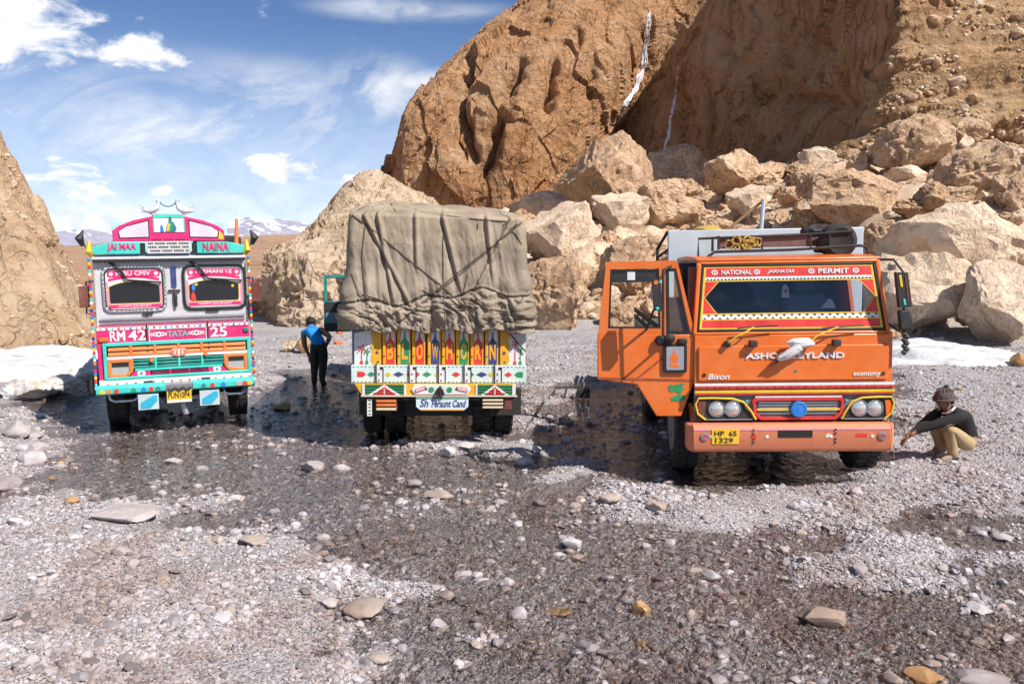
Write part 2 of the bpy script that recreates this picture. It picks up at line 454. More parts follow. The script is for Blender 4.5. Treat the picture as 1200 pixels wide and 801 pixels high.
def wetness(nt, lo=-0.005, hi=0.035):
    geo = nt.nodes.new('ShaderNodeNewGeometry'); s = nt.nodes.new('ShaderNodeSeparateXYZ'); lk(nt, geo.outputs['Position'], s.inputs[0])
    n = nd(nt, 'ShaderNodeTexNoise', i_Scale=1.4, i_Detail=4.0); lk(nt, geo.outputs['Position'], n.inputs['Vector'])
    z = mth(nt, 'ADD', s.outputs[2], mth(nt, 'MULTIPLY', mth(nt, 'SUBTRACT', n.outputs[0], 0.5), 0.06))
    return maprange(nt, z, hi, lo), geo
def make_ground_mat():
    m, nt, b = newmat('river_gravel')
    wet, geo = wetness(nt)
    P = geo.outputs['Position']; sp = nt.nodes.new('ShaderNodeSeparateXYZ'); lk(nt, P, sp.inputs[0])
    cells = []
    for sc in (11.0, 26.0, 55.0):
        v = nd(nt, 'ShaderNodeTexVoronoi', i_Scale=sc); lk(nt, P, v.inputs['Vector']); cells.append(v)
    def tint(v):
        r = nt.nodes.new('ShaderNodeValToRGB'); q = r.color_ramp.elements
        s3 = nt.nodes.new('ShaderNodeSeparateColor'); lk(nt, v.outputs['Color'], s3.inputs[0]); lk(nt, s3.outputs[0], r.inputs[0])
        q[0].position = 0; q[0].color = (0.20, 0.18, 0.18, 1); q[1].position = 1; q[1].color = (0.56, 0.53, 0.54, 1)
        for pos, cc in ((0.25, (0.33, 0.30, 0.30)), (0.5, (0.42, 0.37, 0.35)), (0.7, (0.48, 0.46, 0.47))):
            x = q.new(pos); x.color = (*cc, 1)
        return r.outputs[0]
    big = nd(nt, 'ShaderNodeTexNoise', i_Scale=0.7, i_Detail=6.0, i_Roughness=0.6); lk(nt, P, big.inputs['Vector'])
    med = nd(nt, 'ShaderNodeTexNoise', i_Scale=4.0, i_Detail=6.0, i_Roughness=0.7); lk(nt, P, med.inputs['Vector'])
    col = mixc(nt, maprange(nt, med.outputs[0], 0.35, 0.62), tint(cells[1]), tint(cells[2]))
    col = mixc(nt, maprange(nt, big.outputs[0], 0.55, 0.72), col, tint(cells[0]))
    sand = mixc(nt, med.outputs[0], (0.25, 0.22, 0.215), (0.38, 0.345, 0.335))
    col = mixc(nt, mth(nt, 'MULTIPLY', maprange(nt, mth(nt, 'ADD', big.outputs[0], mth(nt, 'MULTIPLY', med.outputs[0], 0.4)), 0.72, 0.58), 0.75), col, sand)
    # the talus higher up is tan rock debris instead of river gravel
    tal = mixc(nt, med.outputs[0], (0.44, 0.30, 0.19), (0.66, 0.48, 0.33))
    n2 = nd(nt, 'ShaderNodeTexNoise', i_Scale=14.0, i_Detail=6.0, i_Roughness=0.75); lk(nt, P, n2.inputs['Vector'])
    tal = mixc(nt, maprange(nt, n2.outputs[0], 0.38, 0.66), tal, (0.70, 0.55, 0.41))
    up = maprange(nt, mth(nt, 'ADD', sp.outputs[2], mth(nt, 'MULTIPLY', big.outputs[0], 0.6)), 0.5, 1.4)
    col = mixc(nt, up, col, tal)
    wcol = mixc(nt, 1.0, col, (0.82, 0.78, 0.78), 'MULTIPLY')
    col = mixc(nt, wet, col, wcol)
    lk(nt, col, b.inputs['Base Color'])
    lk(nt, maprange(nt, wet, 0, 1, 0.95, 0.35, False), b.inputs['Roughness'])
    h = mth(nt, 'ADD', mth(nt, 'MULTIPLY', cells[1].outputs['Distance'], -1.0), mth(nt, 'MULTIPLY', cells[2].outputs['Distance'], -0.5))
    h = mth(nt, 'ADD', h, mth(nt, 'MULTIPLY', n2.outputs[0], 1.0))
    bp = nd(nt, 'ShaderNodeBump', i_Strength=0.8, i_Distance=0.03); lk(nt, h, bp.inputs['Height']); lk(nt, bp.outputs[0], b.inputs['Normal'])
    return m
M_ground = make_ground_mat()
def make_stone_mat(name, cols):
    m, nt, b = newmat(name)
    oi = nt.nodes.new('ShaderNodeObjectInfo')
    wet, geo = wetness(nt, -0.005, 0.04)
    r = nt.nodes.new('ShaderNodeValToRGB'); r.color_ramp.interpolation = 'CONSTANT'; q = r.color_ramp.elements
    lk(nt, oi.outputs['Random'], r.inputs[0])
    q[0].position = 0; q[0].color = (*cols[0], 1); q[1].position = (len(cols)-1)/len(cols); q[1].color = (*cols[-1], 1)
    for k in range(1, len(cols)-1):
        x = q.new(k/len(cols)); x.color = (*cols[k], 1)
    n = nd(nt, 'ShaderNodeTexNoise', i_Scale=22.0, i_Detail=6.0, i_Roughness=0.7); lk(nt, geo.outputs['Position'], n.inputs['Vector'])
    col = mixc(nt, 1.0, r.outputs[0], mixc(nt, n.outputs[0], (0.62, 0.6, 0.6), (1.3, 1.3, 1.3)), 'MULTIPLY')
    bn = nd(nt, 'ShaderNodeTexNoise', i_Scale=0.55, i_Detail=6.0, i_Roughness=0.65, i_Distortion=0.6); lk(nt, geo.outputs['Position'], bn.inputs['Vector'])
    col = mixc(nt, 1.0, col, mixc(nt, maprange(nt, bn.outputs[0], 0.46, 0.62), (0.93, 0.91, 0.92), (0.70, 0.61, 0.57)), 'MULTIPLY')
    wc = mixc(nt, 1.0, col, (0.84, 0.80, 0.80), 'MULTIPLY')
    lk(nt, mixc(nt, wet, col, wc), b.inputs['Base Color'])
    lk(nt, maprange(nt, wet, 0, 1, 0.9, 0.28, False), b.inputs['Roughness'])
    bp = nd(nt, 'ShaderNodeBump', i_Strength=0.5, i_Distance=0.01); lk(nt, n.outputs[0], bp.inputs['Height']); lk(nt, bp.outputs[0], b.inputs['Normal'])
    return m
M_pebble = make_stone_mat('pebble_stone', [(0.36,0.34,0.345),(0.52,0.50,0.51),(0.24,0.22,0.225),(0.56,0.54,0.54),(0.42,0.36,0.33),(0.46,0.44,0.455),(0.33,0.29,0.28),(0.55,0.53,0.54),(0.47,0.40,0.35),(0.30,0.28,0.29),(0.60,0.58,0.59)])
M_stone = make_stone_mat('loose_stone', [(0.50,0.47,0.46),(0.42,0.385,0.375),(0.57,0.55,0.54),(0.46,0.38,0.32),(0.52,0.49,0.485)])
M_ochre = make_stone_mat('ochre_stone', [(0.50,0.30,0.13),(0.52,0.36,0.20)])
def make_water():
    m, nt, b = newmat('stream_water')
    nt.nodes.remove(b)
    out = nt.nodes['Material Output']
    geo = nt.nodes.new('ShaderNodeNewGeometry')
    mp = nd(nt, 'ShaderNodeMapping'); mp.inputs['Scale'].default_value = (1.0, 0.75, 1.0); mp.inputs['Rotation'].default_value = (0, 0, R(35)); lk(nt, geo.outputs['Position'], mp.inputs[0])
    n = nd(nt, 'ShaderNodeTexNoise', i_Scale=7.0, i_Detail=5.0, i_Roughness=0.6, i_Distortion=1.2); lk(nt, mp.outputs[0], n.inputs['Vector'])
    bp = nd(nt, 'ShaderNodeBump', i_Strength=0.9, i_Distance=0.03); lk(nt, n.outputs[0], bp.inputs['Height'])
    tr = nd(nt, 'ShaderNodeBsdfTransparent'); tr.inputs[0].default_value = (0.95, 0.95, 0.94, 1)
    gl = nd(nt, 'ShaderNodeBsdfGlossy'); gl.inputs['Roughness'].default_value = 0.06; lk(nt, bp.outputs[0], gl.inputs['Normal'])
    fr = nd(nt, 'ShaderNodeFresnel', i_IOR=1.36); lk(nt, bp.outputs[0], fr.inputs['Normal'])
    mx = nt.nodes.new('ShaderNodeMixShader'); lk(nt, fr.outputs[0], mx.inputs[0]); lk(nt, tr.outputs[0], mx.inputs[1]); lk(nt, gl.outputs[0], mx.inputs[2])
    lk(nt, mx.outputs[0], out.inputs[0])
    return m
M_water = make_water()
def make_snow():
    m, nt, b = newmat('old_snow')
    geo = nt.nodes.new('ShaderNodeNewGeometry')
    a = nd(nt, 'ShaderNodeTexNoise', i_Scale=2.5, i_Detail=8.0, i_Roughness=0.7); lk(nt, geo.outputs['Position'], a.inputs['Vector'])
    lk(nt, mixc(nt, maprange(nt, a.outputs[0], 0.50, 0.72), (0.66, 0.665, 0.68), (0.36, 0.32, 0.28)), b.inputs['Base Color'])
    b.inputs['Roughness'].default_value = 0.8
    bp = nd(nt, 'ShaderNodeBump', i_Strength=0.6, i_Distance=0.12); lk(nt, a.outputs[0], bp.inputs['Height']); lk(nt, bp.outputs[0], b.inputs['Normal'])
    return m
M_snow = make_snow()
# ---------------------------------------------------------------- the river flat and the talus: one ground sheet
def gpoly(pts): return [tuple(gnd(x, y).xy) for x, y in pts]
BANKS = [
    gpoly([(-120,583),(60,583),(150,600),(240,622),(335,655),(400,695),(470,735),(530,775),(585,840),(600,1000),(-500,1000),(-500,640)]),
    gpoly([(225,600),(280,582),(332,588),(322,605),(250,612)]),
    gpoly([(672,548),(760,566),(880,572),(990,566),(1030,540),(1050,505),(1050,418),(1500,410),(1900,640),(1280,640),(1130,612),(1000,622),(900,612),(800,602),(720,588)]),
    gpoly([(606,370),(740,370),(720,440),(655,462),(640,500),(622,506),(600,470)]),
    gpoly([(150,372),(420,372),(420,436),(330,434),(305,450),(250,450),(150,440)]),
    gpoly([(975,640),(1100,622),(1100,672),(1040,690),(985,672)]),
    gpoly([(470,520),(560,512),(640,518),(600,535),(500,540)]),
    gpoly([(-300,400),(110,400),(100,460),(20,470),(-300,470)]),
    gpoly([(-300,470),(30,478),(45,520),(30,560),(-300,580)]),
]
def talus(x, y):
    s = np.interp(x, [-9, -4, 1.5, 10, 17, 26], [0.0, 0.06, 0.19, 0.29, 0.43, 0.47])
    yt = np.interp(x, [-9, 1.5, 10, 13, 18, 30], [34, 26.5, 24.5, 23.2, 22.0, 20.0])
    d = np.maximum(0, y - yt)
    r = d * d / (d + 2.0)
    z = s * r
    cap = np.interp(x, [-4, 2, 10, 15, 19, 26], [5, 6.2, 6.6, 7.6, 9.5, 12.5])
    z = cap * np.tanh(z / cap * 1.08)
    # the smooth steep bank at the right
    bx = np.exp(-((x - 15.5) / 5.0) ** 2 - ((y - 30) / 6.0) ** 2)
    z = z + 1.5 * bx
    n = fbm(p3(x / 7.0, y / 7.0, 1.7), 5, 0.52) * 0.9 + fbm(p3(x / 1.7, y / 1.7, 4.2), 4, 0.55, True) * 0.12
    q = p3(x, y, z) + 0.5 * pnoise(p3(x / 1.2, y / 1.2, 7.0))[..., None]
    n = n + facets(q / 2.6, 0.45, 0.35) * 0.38 + facets(q / 0.95 + 5, 0.45, 0.3) * 0.10
    return z + n * np.clip(z / 2.0, 0, 1)
def ground_z(x, y):
    x = np.asarray(x, float); y = np.asarray(y, float)
    nz = fbm(p3(x / 1.5, y / 1.5), 4, 0.55)
    n4 = fbm(p3(x / 0.45, y / 0.45, 12.0), 3, 0.6)
    dry = np.zeros_like(x)
    for b in BANKS:
        dry = np.maximum(dry, sstep(-0.45, 0.55, sdist(b, x, y) + 0.75 * nz + 0.3 * n4))
    z = -0.030 + 0.095 * dry + 0.022 * nz + 0.014 * fbm(p3(x / 0.32, y / 0.32, 9.0), 3, 0.6) + 0.02 * fbm(p3(x / 4.0, y / 4.0, 3.0), 2)
    # tyre tracks pressed into the gravel in front of the orange truck
    near = y < 26
    z = z + talus(x, y)
    rim = np.hypot(x, y - 60)
    return np.where(rim > 160, z * np.exp(-(rim - 160) / 60) - 0.3, z)
def spaced(*segs):
    out = []
    for a, b, s in segs:
        n = max(1, int(round((b - a) / s))); out += list(np.linspace(a, b, n, endpoint=False))
    out.append(segs[-1][1]); return np.array(out)
gx = spaced((-4000, -400, 400), (-400, -70, 30), (-70, -26, 2.0), (-26, -11, 0.3), (-11, 11, 0.085), (11, 26, 0.2), (26, 60, 1.0), (60, 400, 30), (400, 4000, 400))
gy = spaced((-400, -20, 40), (-20, 2, 2), (2, 14, 0.075), (14, 24, 0.12), (24, 56, 0.25), (56, 100, 1.0), (100, 400, 20), (400, 4000, 400))
GX, GY = np.meshgrid(gx, gy, indexing='ij')
GZ = ground_z(GX, GY)
me = npmesh('ground', np.stack([GX, GY, GZ], -1).reshape(-1, 3), gridfaces(len(gx), len(gy)), M_ground)
ground = link('ground', me); tag(ground, 'grey gravel river bed rising into tan scree at the foot of the cliff', kind='structure')

def ray_ground(px, py, y0=5.0, y1=75.0):
    d = ray(px, py); ys = np.arange(y0, y1, 0.05)
    xs = d.x / d.y * ys; zs = CAM_H + d.z / d.y * ys
    g = ground_z(xs, ys); hit = np.where(zs <= g)[0]
    k = hit[0] if len(hit) else len(ys) - 1
    return Vector((xs[k], ys[k], g[k]))

# the stream: one sheet of shallow water, the gravel banks stand out of it
wx = np.linspace(-26, 30, 90); wy = np.linspace(2, 25, 60)
WX, WY = np.meshgrid(wx, wy, indexing='ij')
me = npmesh('stream_water', np.stack([WX, WY, 0 * WX], -1).reshape(-1, 3), gridfaces(len(wx), len(wy)), M_water)
tag(link('stream_water', me), 'shallow clear stream spread over the gravel around the trucks', kind='structure')

# ---------------------------------------------------------------- sheets of rock from control rows
def catmull(P, n):
    m = len(P); t = np.linspace(0, m - 1, n); i = np.minimum(t.astype(int), m - 2); f = (t - i)[:, None, None]
    a = P[np.maximum(i - 1, 0)]; b = P[i]; c = P[i + 1]; d = P[np.minimum(i + 2, m - 1)]
    return 0.5 * (2*b + (c - a)*f + (2*a - 5*b + 4*c - d)*f**2 + (3*b - 3*c + d - a)*f**3)
def sheet(name, cols, nu, nv, mat, disp, world=False):
    P = np.array([[tuple(q) if world else tuple(at(*q)) for q in c] for c in cols])
    G = catmull(P, nu)
    G = np.swapaxes(catmull(np.swapaxes(G, 0, 1), nv), 0, 1)
    du = np.gradient(G, axis=0); dv = np.gradient(G, axis=1)
    n = np.cross(du, dv); n /= np.linalg.norm(n, axis=-1)[..., None] + 1e-9
    G = G + n * disp(G)[..., None]
    me = npmesh(name, G.reshape(-1, 3), gridfaces(nu, nv), mat, False)
    return me
def _ck(pts, Y=69.5):
    q = sorted([(at(x, y, Y).x, at(x, y, Y).z) for x, y in pts], key=lambda t: t[1]); return q
CRACKS = [(_ck([(552,52),(546,90),(541,120),(552,165),(553,190)]), 0.35, 2.2), (_ck([(612,85),(598,108),(590,122)]), 0.5, 2.2), (_ck([(588,138),(580,160),(572,185),(563,208)]), 0.55, 2.6), (_ck([(652,74),(647,100),(640,135)]), 0.4, 2.0), (_ck([(541,75),(538,130),(543,190)]), 0.22, 1.2), (_ck([(693,80),(690,120)]), 0.25, 0.9), (_ck([(672,25),(680,45),(676,60)]), 0.3, 1.0),
          (_ck([(862,20),(858,55),(866,80)], 62), 0.3, 1.0), (_ck([(948,0),(944,60),(935,120)], 52), 0.35, 1.2), (_ck([(905,60),(915,110),(930,150)], 56), 0.3, 1.0), (_ck([(800,70),(805,130)], 68), 0.4, 1.0), (_ck([(765,18),(760,60),(752,90)], 71), 0.7, 0.9)]
def cliff_disp(G):
    X, Y, Z = G[..., 0], G[..., 1], G[..., 2]
    p = G
    wp = np.stack([X, Y, Z * 0.8], -1) + 0.9 * np.stack([pnoise(p / 2.5), pnoise(p / 2.5 + 9), pnoise(p / 2.5 + 19)], -1)
    big = fbm(p / 13.0, 3, 0.45) * 0.9 + facets(wp / 6.5, 0.42, 0.30) * 1.0
    led = facets(np.stack([wp[..., 0], wp[..., 1], wp[..., 2] * 0.55], -1) / 2.1 + 7, 0.45, 0.35) * 0.38
    jx = X + 0.35 * pnoise(np.stack([X / 0.8, Y / 4, Z / 1.1], -1)) + 0.6 * pnoise(np.stack([X / 4.0, Y / 9, Z / 3.0], -1) + 3)
    crack = 0
    for ln, wd, dp_ in CRACKS:
        zs = [q[1] for q in ln]; xs = [q[0] for q in ln]
        lx = np.interp(Z, zs, xs); inz = sstep(zs[0] - 1.0, zs[0] + 1.0, Z) * sstep(zs[-1] + 1.0, zs[-1] - 1.0, Z)
        crack = crack - dp_ * inz * np.exp(-np.abs((jx - lx) / wd) ** 1.3)
    crack2 = facets(wp / 0.8 + 3, 0.45, 0.3) * 0.12
    fine = fbm(p / 0.7, 3, 0.6) * 0.05
    return (big + led + crack + crack2 + fine) * 0.9
cl_cols = [
    [(452,262,82),(450,235,80),(450,212,80),(460,186,83),(474,166,88),(490,150,98),(500,140,112)],
    [(478,265,73),(474,240,72),(469,200,72),(478,138,73),(497,108,79),(518,96,92),(540,90,110)],
    [(520,268,69),(520,245,69),(520,190,69),(526,118,71),(546,62,77),(570,48,92),(590,44,110)],
    [(575,268,68),(578,240,68),(580,180,68),(587,98,70),(604,20,76),(628,-6,90),(650,-20,110)],
    [(612,265,68),(620,240,68),(630,170,68),(652,75,70),(682,-36,76),(712,-120,88),(740,-230,100)],
    [(655,262,69),(664,235,69),(686,160,70),(727,62,72),(772,-40,77),(790,-70,84),(810,-75,95)],
    [(690,262,76),(702,222,76),(731,158,76),(778,74,75),(830,-14,74),(850,-45,76),(880,-60,84)],
    [(755,262,72),(764,218,71.5),(792,145,69.5),(832,56,66),(876,-36,63),(892,-80,63),(930,-90,70)],
    [(845,255,64),(852,215,63),(881,136,60),(920,46,56),(955,-46,52.5),(965,-160,50),(1000,-190,54)],
    [(902,250,53),(908,205,52),(985,163,48),(1020,98,46),(1038,-2,44.5),(1040,-150,41.5),(1055,-260,43)],
    [(960,262,50.5),(975,212,50),(1050,165,47),(1085,98,46.5),(1100,-2,46),(1100,-150,45),(1110,-260,45)],
]
me = sheet('cliff', cl_cols, 420, 300, M_cliff, cliff_disp)
cliff = link('cliff', me); tag(cliff, 'tall orange rock cliff with a dark shaded hollow', kind='structure')
cliff_bvh = BVHTree.FromPolygons([v.co for v in me.vertices], [p.vertices[:] for p in me.polygons])
sp_cols = [
    [(905,235,50.4),(930,196,48.6),(984,165,47.2),(1019,100,46.2),(1037,0,45.2),(1029,-150,41.5),(1000,-400,37.5)],
    [(930,240,47),(955,205,46),(1002,172,44.5),(1036,105,44),(1056,8,43.6),(1060,-130,42),(1040,-400,38.5)],
    [(1000,230,44),(1012,200,43.5),(1032,165,43.2),(1062,100,43.4),(1086,10,44.5),(1090,-130,45),(1090,-400,44)],
    [(1085,225,42),(1088,190,42),(1094,150,42.2),(1112,85,43),(1132,5,45),(1150,-130,49),(1160,-400,52)],
    [(1200,215,40.5),(1200,170,41),(1204,125,41.6),(1212,65,43),(1222,0,46),(1240,-130,52),(1250,-400,58)],
    [(1330,210,39),(1330,160,40),(1330,115,41),(1330,55,43),(1335,-10,47),(1350,-130,54),(1360,-400,62)],
    [(1520,210,38),(1520,160,39),(1520,110,41),(1520,50,43),(1525,-10,48),(1540,-130,56),(1560,-400,66)],
]
def spur_disp(G):
    X, Y, Z = G[..., 0], G[..., 1], G[..., 2]
    st = pnoise(np.stack([X / 26.0, Y / 26.0, (Z - 0.23 * X) / 1.3], -1) + 3) * 0.55 + pnoise(np.stack([X / 9.0, Y / 9.0, (Z - 0.23 * X) / 0.45], -1) + 13) * 0.2
    return (st + fbm(G / 6.0, 4, 0.5) * 0.7 + facets(G * np.array([1, 1, 1.6]) / 1.6, 0.4, 0.35) * 0.16 + fbm(G / 0.7, 3, 0.6) * 0.10)
me = sheet('conglomerate_slope', sp_cols, 260, 240, M_spur, spur_disp)
spur = link('conglomerate_slope', me); tag(spur, 'sunlit stony slope with tilted layers right of the dark hollow', kind='structure')
spur_bvh = BVHTree.FromPolygons([v.co for v in me.vertices], [p.vertices[:] for p in me.polygons])

def mound_disp(G):
    X, Y, Z = G[..., 0], G[..., 1], G[..., 2]
    low = sstep(3.0, 2.0, Z)
    er = fbm(G / 1.7 + 7, 4, 0.55, True)
    return (fbm(G / 3.5, 4, 0.5) * 0.25 + facets(G / 1.7 + 0.5 * pnoise(G)[..., None], 0.45, 0.35) * 0.28 + er * (0.10 + 0.26 * low) + fbm(G / 0.5, 3, 0.6) * 0.06)
md_cols = [
    [(318,390,38),(318,365,38.5),(320,335,39),(326,318,40),(330,303,44),(340,296,50)],
    [(328,388,33),(326,362,33.5),(325,334,34.2),(330,314,35.5),(336,298,41),(345,292,50)],
    [(342,390,29.6),(338,362,29.7),(340,326,30.2),(354,298,33),(366,275,40),(380,268,50)],
    [(370,392,28.8),(368,358,29),(372,310,29.6),(386,260,34),(396,243,40),(405,240,50)],
    [(430,394,28.4),(430,362,28.6),(430,302,29.5),(428,242,35),(430,211,40),(440,209,50)],
    [(500,396,28),(500,362,28.4),(500,302,30),(488,256,35),(468,226,41),(472,222,50)],
    [(600,398,27.4),(600,380,28.4),(600,332,32),(570,288,38),(540,262,45),(540,260,52)],
]
me = sheet('rock_outcrop', md_cols, 260, 200, M_mound, mound_disp)
tag(link('rock_outcrop', me), 'pale tan rock outcrop with an eroded ochre face behind the covered truck', kind='structure')

# the left hillside, a spur of rock above the snow bank
def lefthill(x, y):
    fx = -10.2 - np.maximum(0, y - 21.3) * 0.52
    a = 1.15 * (y - 21.2); b = 1.95 * (fx - x)
    a = np.minimum(a, 2.2 + 0.55 * (y - 22.5)) 
    k = 0.8
    h = -np.log(np.exp(-a / k) + np.exp(-b / k)) * k
    h = np.minimum(h, 22 + 0.05 * x)
    q = p3(x, y, 0) + 0; q[..., 2] = h
    n = fbm(q / 4.0 + 3, 5, 0.55) * 1.0 + facets(q / 1.3 + 0.4 * pnoise(q / 1.1)[..., None], 0.45, 0.35) * 0.22 + facets(q / 3.5, 0.4, 0.3) * 0.5
    return h + n * np.clip(h / 1.5 + 0.15, 0, 1)
hx = np.linspace(-48, -9, 330); hy = np.linspace(20.3, 62, 250)
HX, HY = np.meshgrid(hx, hy, indexing='ij')
HZ = lefthill(HX, HY)
v = np.stack([HX, HY, HZ], -1)
f = gridfaces(len(hx), len(hy)); zc = HZ.reshape(-1)[f].max(1)
me = npmesh('hillside', v.reshape(-1, 3), f[zc > -0.5], M_hill, False)
tag(link('hillside', me), 'steep tan hillside rising out of the picture above the snow bank', kind='structure')

# brown hill and snowy range far up the valley
def far_ridge(name, pts, Y, depth, mat, amp, label, seed):
    xs = np.linspace(pts[0][0], pts[-1][0], 260)
    top = np.interp(xs, [p[0] for p in pts], [p[1] for p in pts])
    V = []
    for px, py in zip(xs, top):
        P = at(px, py, Y); col = []
        for t in np.linspace(0, 1, 60):
            col.append((P.x, Y - depth * (1 - t), P.z * t))
        for t in (0.3, 0.6, 1.0):
            col.append((P.x, Y + depth * t, P.z * (1 - t)))
        V.append(col)
    V = np.array(V)
    t = np.concatenate([np.linspace(0, 1, 60), [0.7, 0.4, 0.0]])
    n = fbm(V / (depth * 0.35) + seed, 5, 0.52, True) - 0.4
    V[..., 2] += n * amp * np.sin(np.clip(t, 0, 1) * np.pi * 0.5)[None, :]
    me = npmesh(name, V.reshape(-1, 3), gridfaces(V.shape[0], V.shape[1]), mat)
    o = link(name, me); tag(o, label, kind='structure'); return o
far_ridge('brown_hill', [(60,330),(200,306),(250,298),(290,288),(330,283),(380,278),(450,275),(700,275)], 260, 226, M_brown, 1.2, 'smooth brown hill in the valley gap between the trucks', 2)
m, nt, b = newmat('snow_mountain')
geo = nt.nodes.new('ShaderNodeNewGeometry'); sn = nt.nodes.new('ShaderNodeSeparateXYZ'); lk(nt, geo.outputs['Normal'], sn.inputs[0])
spz = nt.nodes.new('ShaderNodeSeparateXYZ'); lk(nt, geo.outputs['Position'], spz.inputs[0])
a = nd(nt, 'ShaderNodeTexNoise', i_Scale=0.012, i_Detail=8.0, i_Roughness=0.65); lk(nt, geo.outputs['Position'], a.inputs['Vector'])
sf = mth(nt, 'ADD', mth(nt, 'MULTIPLY', spz.outputs[2], 0.0025), mth(nt, 'MULTIPLY', a.outputs[0], 1.6))
lk(nt, mixc(nt, maprange(nt, sf, 1.02, 1.12), (0.30, 0.29, 0.36), (0.86, 0.88, 0.93)), b.inputs['Base Color']); b.inputs['Roughness'].default_value = 0.9  # distance haze is put into the rock as a bluish grey
far_ridge('snow_mountains', [(-300,290),(40,285),(100,280),(125,276),(140,282),(215,284),(255,274),(268,270),(285,266),(300,263),(318,266),(330,264),(345,268),(360,270),(395,276),(460,280),(700,284)], 3200, 900, m, 26.0, 'distant snow streaked mountains on the skyline', 5)

# ---------------------------------------------------------------- waterfalls on the cliff
m, nt, b = newmat('falling_water')
geo = nt.nodes.new('ShaderNodeNewGeometry')
mp = nd(nt, 'ShaderNodeMapping'); mp.inputs['Scale'].default_value = (5, 5, 0.35); lk(nt, geo.outputs['Position'], mp.inputs[0])
a = nd(nt, 'ShaderNodeTexNoise', i_Scale=1.5, i_Detail=6.0); lk(nt, mp.outputs[0], a.inputs['Vector'])
lk(nt, mixc(nt, maprange(nt, a.outputs[0], 0.35, 0.6), (0.55, 0.55, 0.58), (0.92, 0.93, 0.95)), b.inputs['Base Color']); b.inputs['Roughness'].default_value = 0.4
M_fall = m
def waterfall(pts, w, label):
    mb = MB(); rowsL = []
    P = []
    for k in range(len(pts) - 1):
        for t in np.linspace(0, 1, 12, endpoint=False):
            P.append((pts[k][0]*(1-t)+pts[k+1][0]*t, pts[k][1]*(1-t)+pts[k+1][1]*t))
    P.append(pts[-1]); out = []
    for i, (px, py) in enumerate(P):
        hit = cliff_bvh.ray_cast(Vector((0, 0, CAM_H)), ray(px, py).normalized())
        if hit[0] is None: continue
        out.append(hit[0] + Vector((0, -0.10, 0.0)))
    rr_ = random.Random(len(P))
    n = len(out)
    for s_ in range(12):
        a0 = rr_.randint(0, max(1, n//2)) if s_ > 1 else 0; a1 = n - (rr_.randint(0, n//5) if s_ else 0); ph = rr_.uniform(0, 6); of = rr_.uniform(-0.6, 0.6) * w
        seg = [out[i] + Vector((of*(0.4+0.9*i/n) + 0.10*w*math.sin(i*0.8+ph), 0.03*math.sin(i+ph), 0)) for i in range(a0, a1)]
        if len(seg) > 2: mb.tube(seg, [0.016 + 0.045*w*(0.6+0.4*math.sin(i*0.75+ph*2)) + 0.03*w*i/n for i in range(len(seg))], 6)
    o = mb.build('waterfall', M_fall); tag(o, label, 'waterfall', 'waterfalls on the cliff')
waterfall([(762,14),(758,40),(754,78),(744,104),(732,120),(724,146)], 0.5, 'long white waterfall running down the sunlit cliff face')
waterfall([(795,78),(792,112),(786,140),(784,158),(779,178)], 0.4, 'thin white waterfall inside the shaded hollow')
waterfall([(712,165),(708,182)], 0.35, 'short trickle of water at the foot of the sunlit cliff')

# ---------------------------------------------------------------- rocks
def rock_mesh(name, seed, sub, mat, nplanes=10, rough=0.07, lo=0.55, hi=0.9):
    r = np.random.default_rng(seed)
    bm = bmesh.new(); bmesh.ops.create_icosphere(bm, subdivisions=sub, radius=1.0)
    me = bpy.data.meshes.new(name); bm.to_mesh(me); bm.free()
    n = len(me.vertices); co = np.empty(n*3); me.vertices.foreach_get('co', co); co = co.reshape(-1, 3)
    for k in range(nplanes):
        q = r.normal(size=3); q /= np.linalg.norm(q); d = r.uniform(lo, hi)
        s = co @ q; over = np.maximum(0, s - d); co = co - over[:, None] * q
    if sub > 1:
        nn = co / (np.linalg.norm(co, axis=1)[:, None] + 1e-9)
        if sub > 3: co = co + nn * (facets(co * 1.7 + seed + 0.25 * pnoise(co * 3.0)[..., None], 0.4, 0.3) * rough * 0.8 + facets(co * 4.5 + seed, 0.4, 0.3) * rough * 0.28)[:, None]
        co = co + nn * (fbm(co * 1.1 + seed, 3, 0.5)[:, None] * rough * 0.8 + (np.round(fbm(co * 1.9 + seed, 3, 0.6) * 3) / 3)[:, None] * rough * 0.7 + fbm(co * 5.0 + seed, 3, 0.6, True)[:, None] * rough * 0.22)
    co /= np.abs(co).max(0)
    me.vertices.foreach_set('co', co.ravel()); me.polygons.foreach_set('use_smooth', [True]*len(me.polygons))
    me.set_sharp_from_angle(angle=R(24)); me.update(); me.materials.append(mat)
    return me
BIG = [rock_mesh('boulder', 20 + k, 5, M_boulder, 20, 0.12, 0.5, 0.88) for k in range(9)]
BIGP = [rock_mesh('boulder', 40 + k, 4, M_palerock, 18, 0.11, 0.5, 0.88) for k in range(5)]
STONES = [rock_mesh('stone', 60 + k, 3, M_stone, 10, 0.08) for k in range(7)]
OCHRE = [rock_mesh('stone', 80 + k, 3, M_ochre, 9, 0.07) for k in range(2)]
def put_rock(name, me, base, w, d, h, rz, sink=0.2, tilt=(0, 0), label='', cat='boulder', group=None):
    o = bpy.data.objects.new(name, me); COL.objects.link(o)
    o.scale = (w/2, d/2, h/2); o.rotation_euler = (R(tilt[0]), R(tilt[1]), R(rz))
    o.location = (base.x, base.y, base.z + h/2 - sink*h)
    tag(o, label, cat, group); return o
